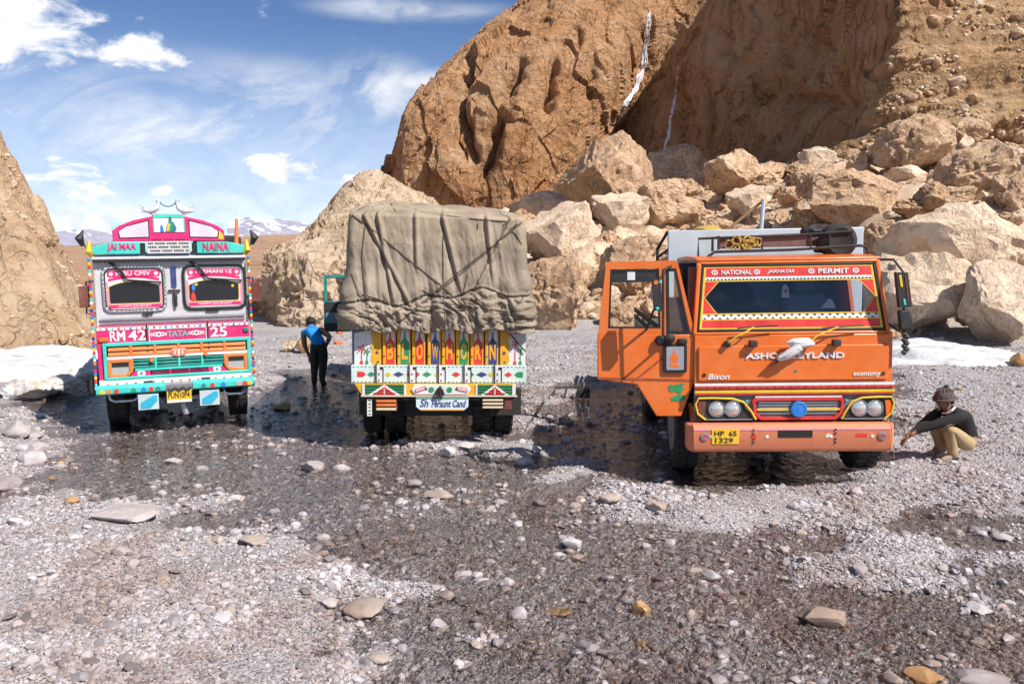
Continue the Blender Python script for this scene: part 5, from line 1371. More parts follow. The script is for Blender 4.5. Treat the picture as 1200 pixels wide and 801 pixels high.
# door mirror on its bracket
mb = MB(); q = [LO(*p_, -0.25) for p_ in ((764,327),(774,327),(776,364),(766,364))]
mb.prism(q, -0.29, -0.22); mb.mat(1); a, c = LO(768, 331, -0.25); mb.disc(a, c, 0.024, -0.297, -0.29, 12); mb.mat(2)
for p_ in ((773.5, 330), (770, 361)): a, c = LO(*p_, -0.25); mb.disc(a, c, 0.018, -0.296, -0.29, 10)
mi = mb.build('mirror', [M_black, M_amber, M_teal], door, 0.012)
mb = MB(); a = LO(777, 330, -0.2); c = LO(777, 392, -0.2); h1 = LO(786, 312, DY); h2 = LO(783, 398, DY)
mb.tube([(h1[0], T0, h1[1]), (a[0], -0.20, a[1]+0.12), (a[0], -0.21, a[1]), (c[0], -0.2, c[1]), (h2[0], T0, h2[1])], 0.015, 7); mb.tube([(LO(757,386,DY)[0], T0, LO(757,386,DY)[1]), (LO(766,363,-.2)[0], -0.2, LO(766,363,-.2)[1])], 0.014, 6); mb.build('mirror_arm', M_black, mi)
mb = MB(); a = LO(773, 398, DY); mb.lathe([(-0.03, 0.05), (-0.07, 0.06), (-0.1, 0.04), (-0.1, 0.001)], (a[0], T0+0.03, a[1]), 'y', 12); mb.lathe([(-0.03, 0.05), (-0.09, 0.06), (-0.12, 0.001)], (a[0]+0.1, T0+0.03, a[1]+0.02), 'y', 12); mb.build('mirror_bracket', M_rubber, door)
# right hand mirrors
mb = MB(); a0 = LO(1030, 304, 0.25); a1 = LO(1047, 304, 0.1); a2 = LO(1058, 318, 0.0); a3 = LO(1060, 392, 0.0); a4 = LO(1042, 378, 0.12)
mb.tube([(a0[0]-0.04, 0.3, a0[1]), (a1[0], 0.1, a1[1]), (a2[0], 0.0, a2[1]), (a3[0], 0.0, a3[1]), (a4[0]-0.02, 0.12, a4[1])], 0.013, 7); arm = mb.build('mirror_arm', M_black, orange)
mb = MB(); q = [LO(*p_, -0.03) for p_ in ((1048,319),(1062,319),(1067,359),(1052,360))]; mb.prism(q, -0.08, -0.01); mb.mat(1)
q = [LO(*p_, -0.03) for p_ in ((1051,322),(1054,322),(1056,336),(1053,336))]; mb.prism(q, -0.086, -0.0805); mb.mat(2); q = [LO(*p_, -0.03) for p_ in ((1056,350),(1059,350),(1060,357),(1057,357))]; mb.prism(q, -0.086, -0.0805); mb.mat(3); q = [LO(*p_, -0.03) for p_ in ((1058,323),(1060,323),(1063,355),(1061,355))]; mb.prism(q, -0.086, -0.0805)
mb.build('mirror', [M_black, M_yellow, M_teal, M_maroon], arm, 0.012)
mb = MB(); q = [LO(*p_, -0.02) for p_ in ((1051,363),(1066,362),(1069,385),(1053,387))]; mb.prism(q, -0.07, 0.0); mb.build('mirror', M_black, arm, 0.02)
mb = MB(); 
for k in range(7):
    a = LO(1061 + (k % 2)*3 - 1.5, 391 + k*3.6, -0.02); mb.lathe([(-0.03, 0.012), (0, 0.035), (0.03, 0.012)], (a[0], -0.02, a[1]), 'z', 8)
mb.tube([(LO(1060,386,-.02)[0], -0.02, LO(1060,386,-.02)[1]), (LO(1061,414,-.02)[0], -0.02, LO(1061,414,-.02)[1])], 0.008, 5)
mb.build('tassel', M_tarpb, arm)
# ---------------------------------------------------------------- the decorated truck at left
MT = pose(207, 12.4, 0.0, 21.0, -0.7)
LT = Loc(MT)
deco = empty('lorry', MT, 'brightly decorated pink and turquoise lorry facing the viewer at left', 'truck', 'trucks halted in the river bed')
def tx(px, py=400, y=0.0): return LT(px, py, y)[0]
def tz(py, y=0.0): return LT(207, py, y)[1]
M_sheet = paint('embossed_steel', (0.64, 0.62, 0.63), 0.36, 0.1, 0.35, (0.4, 0.34, 0.32), 9.0, 0.5)
M_ltblue = paint('light_blue_paint', (0.45, 0.68, 0.74), 0.5, 0, 0.2, scale=3)
M_oran2 = paint('grille_orange_paint', (0.78, 0.20, 0.035), 0.45, 0, 0.2, scale=5)
m, nt, b = newmat('dark_window_glass'); b.inputs['Base Color'].default_value = (0.012, 0.013, 0.016, 1); b.inputs['Roughness'].default_value = 0.06; b.inputs['Specular IOR Level'].default_value = 0.7
M_dglass = m
HW = 1.03
z_vis, z_w0, z_w1, z_st, z_pk0, z_g1, z_g0, z_bl = tz(303), tz(364), tz(310.5), tz(379.5), tz(396.5), tz(398.5), tz(441), tz(446)
mb = MB()
mb.box(-HW, HW, 0.02, 1.55, z_bl, z_vis+0.02)
mb.build('cab_body', M_teal, deco, 0.02)
# steel face round the two windscreens, raised rows of bosses
mb = MB(); mb.box(-HW+0.01, HW-0.01, 0.0, 0.0195, z_st, z_vis); face = mb.build('face_plate', M_sheet, deco)
mb = MB(); rr = random.Random(4)
for zz in np.arange(z_st+0.02, z_w0-0.03, 0.028):
    for k in range(60):
        x = -HW+0.03 + (2*HW-0.06)*k/59; mb.box(x-0.011, x+0.011, -0.005, -0.0002, zz, zz+0.014)
for x in (-HW+0.03, HW-0.05, -0.16, -0.11, 0.13, 0.18):
    for k in range(28):
        zz = z_w0 + (z_vis-z_w0-0.03)*k/28; mb.box(x-0.01, x+0.01, -0.005, -0.0002, zz, zz+0.014)
mb.build('boss_row', paint('polished_steel', (0.80, 0.79, 0.80), 0.3, 0.15, 0.1), face)
mb = MB(); mb.tube([(-HW+0.05, -0.02, z_st+0.10), (HW-0.05, -0.02, z_st+0.10)], 0.016, 7); mb.tube([(-HW+0.05, -0.02, z_st+0.045), (HW-0.05, -0.02, z_st+0.045)], 0.012, 7); mb.build('steel_rail', M_steel, face)
def ring_between(mb, outer, inner, y0, y1, n=44):
    cx = sum(p[0] for p in inner)/len(inner); cz = sum(p[1] for p in inner)/len(inner)
    def cast(poly, a):
        d = (math.cos(a), math.sin(a)); best = 0
        for k in range(len(poly)):
            p, q = poly[k], poly[(k+1) % len(poly)]; e = (q[0]-p[0], q[1]-p[1]); den = d[0]*e[1]-d[1]*e[0]
            if abs(den) < 1e-9: continue
            t = ((p[0]-cx)*e[1]-(p[1]-cz)*e[0])/den; u = ((p[0]-cx)*d[1]-(p[1]-cz)*d[0])/den
            if t > 0 and -1e-6 <= u <= 1+1e-6: best = max(best, t)
        return (cx+d[0]*best, cz+d[1]*best)
    A = [2*math.pi*k/n for k in range(n)]
    mb.ring([cast(outer, a) for a in A], [cast(inner, a) for a in A], y0, y1)
    return mb
for s, (pa, pb, ga, gb) in enumerate(((119.5, 194.7, 128, 187), (213.8, 288.3, 221.8, 279.5))):
    x0, x1, g0, g1 = tx(pa, 338), tx(pb, 338), tx(ga, 340), tx(gb, 340)
    zc0, zc1 = z_w0, z_w1
    H = zc1 - zc0
    wo = rrect(x0, x1, zc0, zc1, 0.10); wi = rrect(x0+0.035, x1-0.035, zc0+0.035, zc1-0.035, 0.085); wk = rrect(x0+0.05, x1-0.05, zc0+0.05, zc1-0.05, 0.075)
    mb = MB(); ring_between(mb, wo, wi, -0.03, -0.0006); wf = mb.build('windscreen_frame', M_steel if s == 0 else M_rubber, deco, 0.006)
    mb = MB(); ring_between(mb, wi, wk, -0.022, -0.0006); mb.build('windscreen_seal', M_rubber if s == 0 else M_steel, wf)
    ga0, ga1 = zc0+H*0.20, zc0+H*0.66
    arch = [(g0, ga0), (g1, ga0), (g1, ga0+(ga1-ga0)*0.78)]
    for k in range(1, 10):
        t = k/10; arch.append((g1+(g0-g1)*t, ga0+(ga1-ga0)*(0.84+0.16*math.sin(math.pi*t)+0.025*math.cos(t*math.pi*8))))
    arch.append((g0, ga0+(ga1-ga0)*0.78))
    mb = MB(); ring_between(mb, wk, arch, -0.012, -0.0006, 60); mb.build('painted_border', M_white, wf)
    mb = MB(); cxm, czm = (g0+g1)/2, (ga0+ga1)/2; grow = [(cxm+(x-cxm)*1.03, czm+(z-czm)*1.05) for x, z in arch]; ring_between(mb, grow, arch, -0.0155, -0.0122, 60); mb.build('border_line', M_yellow, wf)
    mb = MB(); mb.prism(wk, -0.0004, -0.0002); mb.build('pane', M_dglass, wf)
    mb = MB(); mb.mat(0)
    mb.prism(rrect(x0+0.075, x1-0.075, zc1-0.075-H*0.125, zc1-0.065, 0.03), -0.016, -0.0124)
    zb = zc0+0.065; mb.prism([(x0+0.075, zb), (x1-0.075, zb), (x1-0.075, zb+H*0.075), (x0+0.075, zb+H*0.075)], -0.016, -0.0124)
    for k in range(12):                          # pink arc above the clear part
        t0, t1 = k/12, (k+1)/12; f_ = lambda t: ga0+(ga1-ga0)*(0.98+0.15*math.sin(math.pi*t)) + 0.015
        a, c = x0+0.085+(x1-x0-0.17)*t0, x0+0.085+(x1-x0-0.17)*t1
        mb.prism([(a, f_(t0)), (c, f_(t1)), (c, f_(t1)+0.038), (a, f_(t0)+0.038)], -0.016, -0.0124)
    mb.mat(1)
    for a, c in ((x0+0.055, x0+0.085), (x1-0.085, x1-0.055)): mb.box(a, c, -0.0155, -0.0124, zc0+0.10, zc1-0.22)
    mb.build('painted_band', [M_pink, M_palepink], wf)
    mb = MB()
    for x in (x0+0.125, x1-0.125): mb.disc(x, zc1-0.072-H*0.06, 0.026, -0.0195, -0.0163, 12)
    mb.build('emblem', M_white, wf)
    text('lettering', 'M BU CPSV' if s == 0 else 'NIRMANI UJ', M_white, wf, x0+0.19, x1-0.20, zc1-0.068-H*0.105, zc1-0.075, -0.0165, None, 0.012, 0, 0.003)
    text('lettering', 'HAPPY JOURNEY', M_white, wf, x0+0.2, x1-0.2, zb+0.008, zb+H*0.06, -0.0165, None, 0.012, 0.2, 0.003)
    if s == 1:
        mb = MB(); mb.mat(0).disc(g0+0.06, ga0+0.20, 0.025, -0.006, -0.0008, 10, 0.05); mb.mat(1).prism([(g0+0.02, ga0+0.01), (g0+0.09, ga0+0.01), (g0+0.08, ga0+0.09), (g0+0.055, ga0+0.15), (g0+0.025, ga0+0.10)], -0.006, -0.0008); mb.mat(2); mb.disc(g0+0.10, ga1-0.06, 0.022, -0.006, -0.0008, 8); mb.disc(g1-0.08, ga1-0.09, 0.022, -0.006, -0.0008, 8)
        mb.build('sticker', [M_blue, M_red, M_yellow], wf)
    mb = MB(); a, c, d_ = (x0+0.12, zc1+0.055), ((x0+x1)/2-0.09, zc1-0.20), (x1-0.06, zc1-0.26)
    mb.tube([(a[0], -0.03, a[1]), (a[0]+0.15, -0.05, a[1]-0.13), (c[0], -0.045, c[1]), (d_[0], -0.04, d_[1]+0.02)], [0.022, 0.016, 0.016, 0.012], 6); mb.build('wiper', M_rubber, deco)
mb = MB(); x = tx(203.5, 325); mb.prism(rrect(x-0.035, x+0.035, tz(336), tz(312), 0.012), -0.02, -0.0006); mb.build('slot', M_navy, face)
mb = MB(); mb.tube([(x, -0.03, tz(338)), (x+0.01, -0.04, tz(346)), (x+0.01, -0.035, tz(359))], [0.012, 0.028, 0.022], 8); mb.box(x-0.08, x+0.08, -0.035, -0.0008, tz(341), tz(339)); mb.build('tassel', M_tarpb, deco)
mb = MB(); mb.box(-0.42, -0.28, -0.03, -0.0008, z_st+0.155, z_st+0.178); mb.box(-0.38, -0.35, -0.03, -0.0008, z_st+0.12, z_st+0.154); mb.box(0.44, 0.62, -0.03, -0.0008, z_st+0.165, z_st+0.188); mb.build('bracket', M_black, face)
# visor and its edge's shadow, built as a black scalloped fringe, name boards, steel plate
mb = MB(); vis = [(-0.07, z_vis-0.01), (-0.07, z_vis+0.03), (0.02, z_vis+0.07), (0.3, z_vis+0.075), (0.3, z_vis+0.021), (0.03, z_vis+0.021)]
mb.prismx(vis, -HW, HW); mb.build('visor', M_sheet, deco, 0.008)
mb = MB()
for k in range(46):
    x0_ = -HW+0.01 + (2*HW-0.02)*k/46; w_ = (2*HW-0.02)/46
    mb.prism([(x0_, z_vis+0.005), (x0_, z_vis-0.025), (x0_+w_*0.5, z_vis-0.05), (x0_+w_, z_vis-0.025), (x0_+w_, z_vis+0.005)], -0.085, -0.0705)
mb.build('scallop_shadow', M_ink, deco)
zn0, zn1 = z_vis+0.076, tz(283.5)
cr = lambda x: zn1 - 0.0*abs(x) - 0.16*max(0, abs(x)-0.75)**1.5*2.6
def board(x0, x1, n=10):
    xs = np.linspace(x0, x1, n); return [(x0, zn0), (x1, zn0)] + [(x, cr(x)) for x in xs[::-1]]
for x0, x1, t, a, c in ((-HW+0.02, -0.40, 'JAI MAA', -0.82, -0.45), (0.36, HW-0.02, 'NAINA', 0.44, 0.80)):
    mb = MB(); mb.prism(board(x0, x1), -0.08, -0.03); nb = mb.build('name_board', M_teal, deco, 0.006)
    text('lettering', t, M_pink, nb, a, c, zn0+0.035, zn0+0.035+0.12, -0.083, None, 0.022, 0, 0.008)
mb = MB(); mb.box(-0.31, 0.27, -0.085, -0.03, zn0, zn1+0.01); sp_ = mb.build('steel_plate', M_sheet, deco, 0.006)
mb = MB()
for r_i in range(4):
    for k in range(24):
        if (k*5 + r_i*3) % 7 == 0: continue
        x = -0.28 + 0.52*k/23; zz = zn0+0.03 + r_i*0.052; mb.box(x-0.008, x+0.008, -0.089, -0.0853, zz, zz+0.022)
mb.build('punched_mark', M_ink, sp_)
for x in (-0.365, 0.325):
    mb = MB(); mb.box(x-0.035, x+0.035, -0.06, -0.02, zn0, zn1-0.01); mb.build('spacer', M_ink, deco)
# the crown on the roof
zk0, zk1 = zn1+0.012, tz(251)
K_ = 0.77
hs = [(-0.97, zk0), (0.97, zk0), (0.97, zk0+0.15), (0.86, zk0+0.22), (0.62, zk0+0.295), (0.29, zk1-0.03), (0.27, zk1), (-0.27, zk1), (-0.29, zk1-0.03), (-0.62, zk0+0.295), (-0.86, zk0+0.22), (-0.97, zk0+0.15)]
hs = [(x*K_, z) for x, z in hs]
mb = MB(); mb.prism(hs, -0.05, 0.03); crown = mb.build('crown_board', M_pink, deco, 0.01)
mb = MB(); mb.box(-0.255*K_, 0.255*K_, -0.06, -0.0506, tz(272), tz(256)); pic = mb.build('picture', M_white, crown)
mb = MB(); mb.box(-0.27*K_, 0.27*K_, -0.062, -0.0506, tz(255.5), zk1-0.004); mb.box(-0.275*K_, -0.256*K_, -0.058, -0.0508, tz(272), tz(256)); mb.box(0.256*K_, 0.275*K_, -0.058, -0.0508, tz(272), tz(256)); mb.build('picture_trim', M_teal, crown)
mb = MB(); zp = tz(271.5)
mb.mat(0).prism([(-0.05, zp), (0.08, zp), (0.10, zp+0.05), (0.06, zp+0.14), (0.0, zp+0.15), (-0.03, zp+0.09)], -0.065, -0.0603); mb.disc(0.02, zp+0.165, 0.025, -0.065, -0.0603, 10)
mb.mat(1).prism([(-0.04, zp+0.01), (0.0, zp+0.01), (0.02, zp+0.11), (-0.01, zp+0.12)], -0.067, -0.0652); mb.mat(2).prism([(-0.12, zp), (-0.07, zp), (-0.09, zp+0.1), (-0.115, zp+0.08)], -0.065, -0.0603); mb.mat(3).disc(0.02, zp+0.195, 0.018, -0.067, -0.0603, 8)
mb.build('painted_figure', [M_dteal, M_yellow, M_blue, M_maroon], pic)
for s in (-1, 1):
    pan = [(s*0.36, zk0+0.065), (s*0.84, zk0+0.055), (s*0.86, zk0+0.14), (s*0.74, zk0+0.205), (s*0.36, zk0+0.285)]; pan = [(x*K_, z) for x, z in pan]
    mb = MB(); cx2, cz2 = s*0.6*K_, zk0+0.14; mb.mat(1).prism([(cx2+(x-cx2)*1.07, cz2+(z-cz2)*1.16) for x, z in pan], -0.055, -0.0506); mb.mat(0).prism(pan, -0.06, -0.0553); mb.build('crown_panel', [paint('pale_lilac_paint', (0.68, 0.60, 0.70), 0.4, 0, 0.1), M_ink], crown)
mb = MB(); mb.prism([(0.86*K_, zk0+0.03), (0.95*K_, zk0+0.02), (0.95*K_, zk0+0.09), (0.88*K_, zk0+0.15)], -0.056, -0.0506); mb.build('crown_mark', M_yellow, crown)
mb = MB()
for s in (-1, 1):                                 # two steel birds with a chain between their beaks
    def q(x, z): return (s*x*0.88, -0.01, zk1+z)
    mb.tube([q(0.40, 0.09), q(0.34, 0.05), q(0.25, 0.055), q(0.17, 0.09), q(0.14, 0.15), q(0.15, 0.20)], [0.008, 0.03, 0.052, 0.048, 0.026, 0.03], 9)
    mb.tube([q(0.15, 0.20), q(0.11, 0.20)], [0.022, 0.004], 6)
    for a in (-0.03, 0.02, 0.07): mb.tube([q(0.28, 0.04), q(0.36, 0.06+a*0.6), q(0.42, 0.07+a)], [0.02, 0.02, 0.006], 6)
    mb.tube([q(0.20, 0.05), q(0.20, -0.01)], 0.012, 5); mb.tube([q(0.26, 0.05), q(0.26, -0.01)], 0.012, 5)
mb.box(-0.29, 0.29, -0.03, 0.015, zk1+0.001, zk1+0.014)
mb.build('bird_ornament', paint('white_metal', (0.72, 0.74, 0.78), 0.3, 0.3, 0.05), crown)
mb = MB(); mb.tube([(0.11*math.cos(a)*1.0, -0.01, zk1+0.20-0.09*math.sin(a)) for a in np.linspace(0, math.pi, 11)], 0.007, 5); mb.build('chain', M_black, crown)
# pink band with painted numbers
zp0, zp1 = z_pk0, z_st-0.03
yn = -0.10                                          # the grille nose stands a little proud
mb = MB(); mb.box(-HW, HW, yn, 0.018, z_bl, z_st-0.002); mb.build('nose_panel', M_pink, deco, 0.012)
mb = MB(); mb.box(-HW+0.01, HW-0.01, yn-0.012, yn-0.0006, z_st-0.045, z_st-0.004); mb.build('flower_strip', M_white, deco)
mb = MB(); rr = random.Random(6)
for k in range(26): mb.mat(k % 3).disc(-HW+0.06+(2*HW-0.12)*k/25, z_st-0.024, 0.011+0.006*(k % 2), yn-0.0165, yn-0.0123, 7)
mb.build('painted_flower', [M_red, M_pink, M_blue], deco)
zq0, zq1 = z_g1+0.035, z_st-0.055
text('lettering', 'RM', M_white, deco, tx(129, 390), tx(147, 390), zq0, zq1, yn-0.002, None, 0.02, 0, 0.008)
text('lettering', '42', M_white, deco, tx(150.5, 388), tx(171, 388), zq0+0.0, zq1, yn-0.002, None, 0.02, 0, 0.008)
text('lettering', '25', M_white, deco, tx(246, 386), tx(265.5, 386), zq0, zq1, yn-0.002, None, 0.02, 0, 0.008)
xa, xb = tx(174.5, 388), tx(242, 388)
mb = MB(); mb.ring([(xa, zq0-0.028), (xb, zq0-0.028), (xb, zq1+0.008), (xa, zq1+0.008)], [(xa+0.012, zq0-0.018), (xb-0.012, zq0-0.018), (xb-0.012, zq1-0.002), (xa+0.012, zq1-0.002)], yn-0.009, yn-0.0007); mb.build('name_frame', M_white, deco)
text('lettering', 'TATA', M_teal, deco, tx(196, 388), tx(220, 388), zq0+0.03, zq1-0.035, yn-0.002, None, 0.022, 0, 0.008)
mb = MB()
for pc in (186, 230):
    c0 = tx(pc, 388); zc = (zq0+zq1)/2
    for k in range(5):
        x = c0 + (k-2)*0.045; r_ = 0.036 - 0.007*abs(k-2)
        mb.ring([(x+r_*math.cos(a), zc+r_*1.1*math.sin(a)) for a in np.linspace(0, 6.283, 12, endpoint=False)], [(x+r_*0.5*math.cos(a), zc+r_*0.5*math.sin(a)) for a in np.linspace(0, 6.283, 12, endpoint=False)], yn-0.009-0.0004*k, yn-0.0007)
mb.build('scroll', M_white, deco)
mb = MB(); mb.box(-HW+0.03, -HW+0.15, yn-0.03, yn-0.0006, zq0-0.0, zq0+0.06); mb.build('turn_signal', M_amber, deco, 0.008)
mb = MB(); mb.box(HW-0.08, HW-0.01, yn-0.03, yn-0.0006, zq0+0.06, zq0+0.12); mb.build('marker_lamp', M_dteal, deco, 0.008)
mb = MB()
for px in (172.5, 243.5): mb.tube([(tx(px, 390), yn-0.02, z_st+0.03), (tx(px, 390), yn-0.02, z_g1-0.26)], 0.010, 5)
mb.build('tie_cord', M_black, deco)
# grille: turquoise frame, orange / teal / crimson slats
def nx(px, py=415): return LT(px, py, yn)[0]
def nz(py): return LT(207, py, yn)[1]
G0, G1 = nz(440), nz(398); GL, GR = nx(121), nx(293.5)
M_dark = flat('grille_dark_back', (0.02, 0.018, 0.018), 0.8)  # near-black backing sheet behind the slats
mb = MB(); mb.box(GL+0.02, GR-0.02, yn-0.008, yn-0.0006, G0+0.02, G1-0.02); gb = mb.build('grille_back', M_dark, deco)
mb = MB(); mb.ring([(GL, G0), (GR, G0), (GR, G1), (GL, G1)], [(GL+0.045, G0+0.035), (GR-0.045, G0+0.035), (GR-0.045, G1-0.05), (GL+0.045, G1-0.05)], yn-0.045, yn-0.0007); gf = mb.build('grille_frame', M_teal, deco, 0.008)
za_, zb2, zc_ = nz(414), nz(417), nz(428.5)          # levels: end of orange rows, white rail, end of teal rows
xl_, xr_ = GL+0.047, GR-0.047
lw = 0.335
bays = np.linspace(xl_, xr_, 7)
mb = MB(); mb.box(xl_, xr_, yn-0.04, yn-0.01, zb2, za_); mb.build('white_rail', M_white, gf)
mb = MB()
for k in range(1, 6): mb.box(bays[k]-0.018, bays[k]+0.018, yn-0.042, yn-0.0085, za_+0.001, G1-0.051)
mb.build('grille_post', M_oran2, gf)
mb = MB()
for k in range(2, 5): mb.box(bays[k]-0.016, bays[k]+0.016, yn-0.042, yn-0.0085, zc_, zb2-0.001)
mb.build('grille_post', M_teal, gf)
slats = {}
def slat(x0, x1, z, h, mat):
    mb = MB(); y = yn-0.010
    mb.prismx([(y-0.026, z), (y-0.026, z+h*0.35), (y, z+h), (y, z+h*0.6)], x0, x1); mb.build('slat', mat, gf)
for k in range(6):
    for r_i in range(2): slat(bays[k]+0.02, bays[k+1]-0.02, za_+0.010+r_i*(G1-0.056-za_)/2, (G1-0.056-za_)*0.40, M_oran2)
for k in range(1, 5):
    a = max(bays[k]+0.018, xl_+lw); c = min(bays[k+1]-0.018, xr_-lw)
    for r_i in range(3): slat(a, c, zc_+0.006+r_i*(zb2-zc_)/3, (zb2-zc_)*0.26, M_dteal)
mb = MB(); mb.box(xl_+lw+0.02, xr_-lw-0.02, yn-0.044, yn-0.0085, zc_-0.035, zc_-0.001); mb.build('teal_rail', M_teal, gf)
for s in (-1, 1):                                   # headlights in their orange surrounds
    xe = xl_ if s < 0 else xr_
    mb = MB(); pl = [(xe, G0+0.03), (xe-s*0.265, G0+0.03), (xe-s*lw, G0+0.12), (xe-s*lw, zb2-0.004), (xe, zb2-0.004)]
    pl2 = [(xe-s*0.05, G0+0.075), (xe-s*0.24, G0+0.075), (xe-s*0.275, G0+0.11), (xe-s*0.275, zb2-0.05), (xe-s*0.05, zb2-0.05)]
    mb.ring(pl, pl2, yn-0.043, yn-0.0086); hs_ = mb.build('headlight_surround', M_oran2, gf, 0.01)
    mb = MB(); mb.prism(pl2, yn-0.025, yn-0.0087); mb.build('headlight', M_lamp, hs_)
    mb = MB(); mb.prism([(xe-s*0.055, zb2-0.11), (xe-s*0.27, zb2-0.11), (xe-s*0.27, zb2-0.052), (xe-s*0.055, zb2-0.052)], yn-0.032, yn-0.0255); mb.build('headlight_cover', M_ink, hs_)
    mb = MB(); mb.prism([(xe-s*0.285, G0+0.037), (xe-s*(lw+0.03), G0+0.13), (xe-s*(lw+0.03), zc_-0.036), (xe-s*(lw+0.22), zc_-0.036), (xe-s*(lw+0.22), G0+0.037)], yn-0.036, yn-0.0087); mb.build('corner_panel', M_pink, gf)
    cx2 = xe-s*(lw+0.1); cz2 = (G0+zc_)/2
    mb = MB(); mb.mat(0).disc(cx2, cz2, 0.058, yn-0.042, yn-0.0365, 8); mb.mat(1).disc(cx2, cz2, 0.022, yn-0.046, yn-0.0425, 8); mb.build('painted_flower', [M_white, M_steel], gf)
x0, x1 = xl_+lw+0.225, xr_-lw-0.225
for k in range(3):
    a = x0+(x1-x0)*k/3+0.01; c = x0+(x1-x0)*(k+1)/3-0.01
    for r_i in range(2): slat(a, c, G0+0.045+r_i*(zc_-0.045-G0-0.04)/2, (zc_-0.04-G0-0.04)*0.34, M_crimson)
mb = MB()
for k in (1, 2): x = x0+(x1-x0)*k/3; mb.box(x-0.008, x+0.008, yn-0.04, yn-0.0086, G0+0.036, zc_-0.037)
mb.build('grille_post', M_pink, gf)
bx, bz = nx(209.5, 412), nz(411.5)
mb = MB(); mb.disc(bx, bz, 0.115, yn-0.056, yn-0.0455, 24, 0.065); mb.mat(1); mb.box(bx-0.10, bx+0.10, yn-0.060, yn-0.0565, bz+0.028, bz+0.038); mb.box(bx-0.012, bx+0.012, yn-0.0605, yn-0.0565, bz-0.05, bz+0.027); mb.box(bx-0.06, bx-0.04, yn-0.0605, yn-0.0565, bz-0.03, bz+0.015); mb.box(bx+0.04, bx+0.06, yn-0.0605, yn-0.0565, bz-0.03, bz+0.015)
mb.build('badge', [paint('coral_paint', (0.80, 0.18, 0.10), 0.4, 0, 0.1), M_white], gf)
mb = MB()
for px, py in ((178, 421.5), (240.5, 414)): mb.lathe([(0.0, 0.03), (-0.03, 0.026), (-0.036, 0.001)], (nx(px, py), yn-0.042, LT(px, py, yn)[1]), 'y', 12)
mb.build('stud', M_oran2, gf)
mb = MB(); mb.box(-HW+0.005, HW-0.005, yn-0.03, yn-0.0006, z_bl, G0-0.004); mb.build('white_skirt', M_white, deco)
mb = MB()
for k in range(18): mb.mat(k % 2).box(-HW+0.1+k*0.12, -HW+0.13+k*0.12, yn-0.034, yn-0.0303, z_bl+0.015, z_bl+0.034)
mb.build('painted_flower', [M_red, M_crimson], deco)
# bumper, loops, plates
yb = -0.34
B0, B1 = LT(207, 458, yb)[1], LT(207, 448.5, yb)[1]
mb = MB(); mb.prismx([(yb+0.03, B0), (yb, B0+0.02), (yb, B1-0.02), (yb+0.03, B1), (yb+0.2, B1), (yb+0.2, B0)], -HW-0.03, -0.16); mb.prismx([(yb+0.03, B0), (yb, B0+0.02), (yb, B1-0.02), (yb+0.03, B1), (yb+0.2, B1), (yb+0.2, B0)], 0.20, HW+0.03); bmp = mb.build('bumper', M_teal, deco, 0.008)
mb = MB(); mb.box(-0.158, 0.198, yb+0.02, yb+0.2, B0-0.01, B1-0.02); mb.build('bumper_plate', M_steel, bmp)
mb = MB(); cm = 0
for x, t in ((-0.98, 0), (-0.89, 1), (-0.80, 2), (-0.58, 3), (-0.45, 4), (-0.35, 2), (-0.26, 3), (0.35, 3), (0.47, 2), (0.62, 4), (0.84, 5), (0.92, 2), (0.99, 0)):
    zc = (B0+B1)/2; h_ = (B1-B0)*0.3
    mb.mat(t).prism([(x-0.028, zc-h_), (x+0.028, zc-h_), (x+0.034, zc), (x, zc+h_*1.1), (x-0.034, zc)], yb-0.006, yb-0.0005)
mb.build('painted_flower', [M_yellow, M_oran2, M_red, M_dteal, M_blue, M_palepink], bmp)
mb = MB()
for a, c in ((-0.90, -0.52), (0.62, 0.96)): mb.tube([(a, yb+0.1, B0), (a+0.02, yb+0.05, B0-0.07), (a+0.07, yb+0.04, B0-0.10), (c-0.07, yb+0.04, B0-0.10), (c-0.02, yb+0.05, B0-0.07), (c, yb+0.1, B0)], 0.018, 7)
mb.build('guard_loop', M_chrome, bmp)
mb = MB(); mb.box(-0.15, 0.18, yb-0.02, yb-0.004, B0-0.16, B0+0.015); npl = mb.build('number_plate', M_plate, deco, 0.003)
text('lettering', 'PUN10P4', M_ink, npl, -0.13, 0.155, B0-0.10, B0-0.01, yb-0.021, None, 0.015, 0, 0.003)
mb = MB(); mb.box(-0.15, 0.18, yb-0.024, yb-0.0205, B0-0.16, B0-0.125); mb.build('plate_strip', M_white, npl)
mb = MB(); mb.tube([(-0.14+0.32*t, yb-0.03, B1-0.07-0.03*math.sin(t*9.4)**2) for t in np.linspace(0, 1, 16)], 0.016, 6); mb.build('garland', M_tarpb, bmp)
for x0 in (-0.53, 0.29):
    mb = MB(); mb.mat(0).box(x0, x0+0.27, yb+0.02, yb+0.035, B0-0.24, B0-0.02); mb.mat(1).prism([(x0+0.03, B0-0.22), (x0+0.16, B0-0.22), (x0+0.25, B0-0.12), (x0+0.25, B0-0.04), (x0+0.2, B0-0.04), (x0+0.03, B0-0.14)], yb+0.014, yb+0.0195); mb.build('mud_plate', [M_lgrey, paint('cyan_paint', (0.03, 0.42, 0.60), 0.45, 0, 0.15)], deco)
mb = MB(); mb.tube([(0.06, yb+0.12, B0-0.2), (0.10, yb+0.1, B0-0.36)], 0.045, 8); mb.build('tow_pin', M_steel, deco)
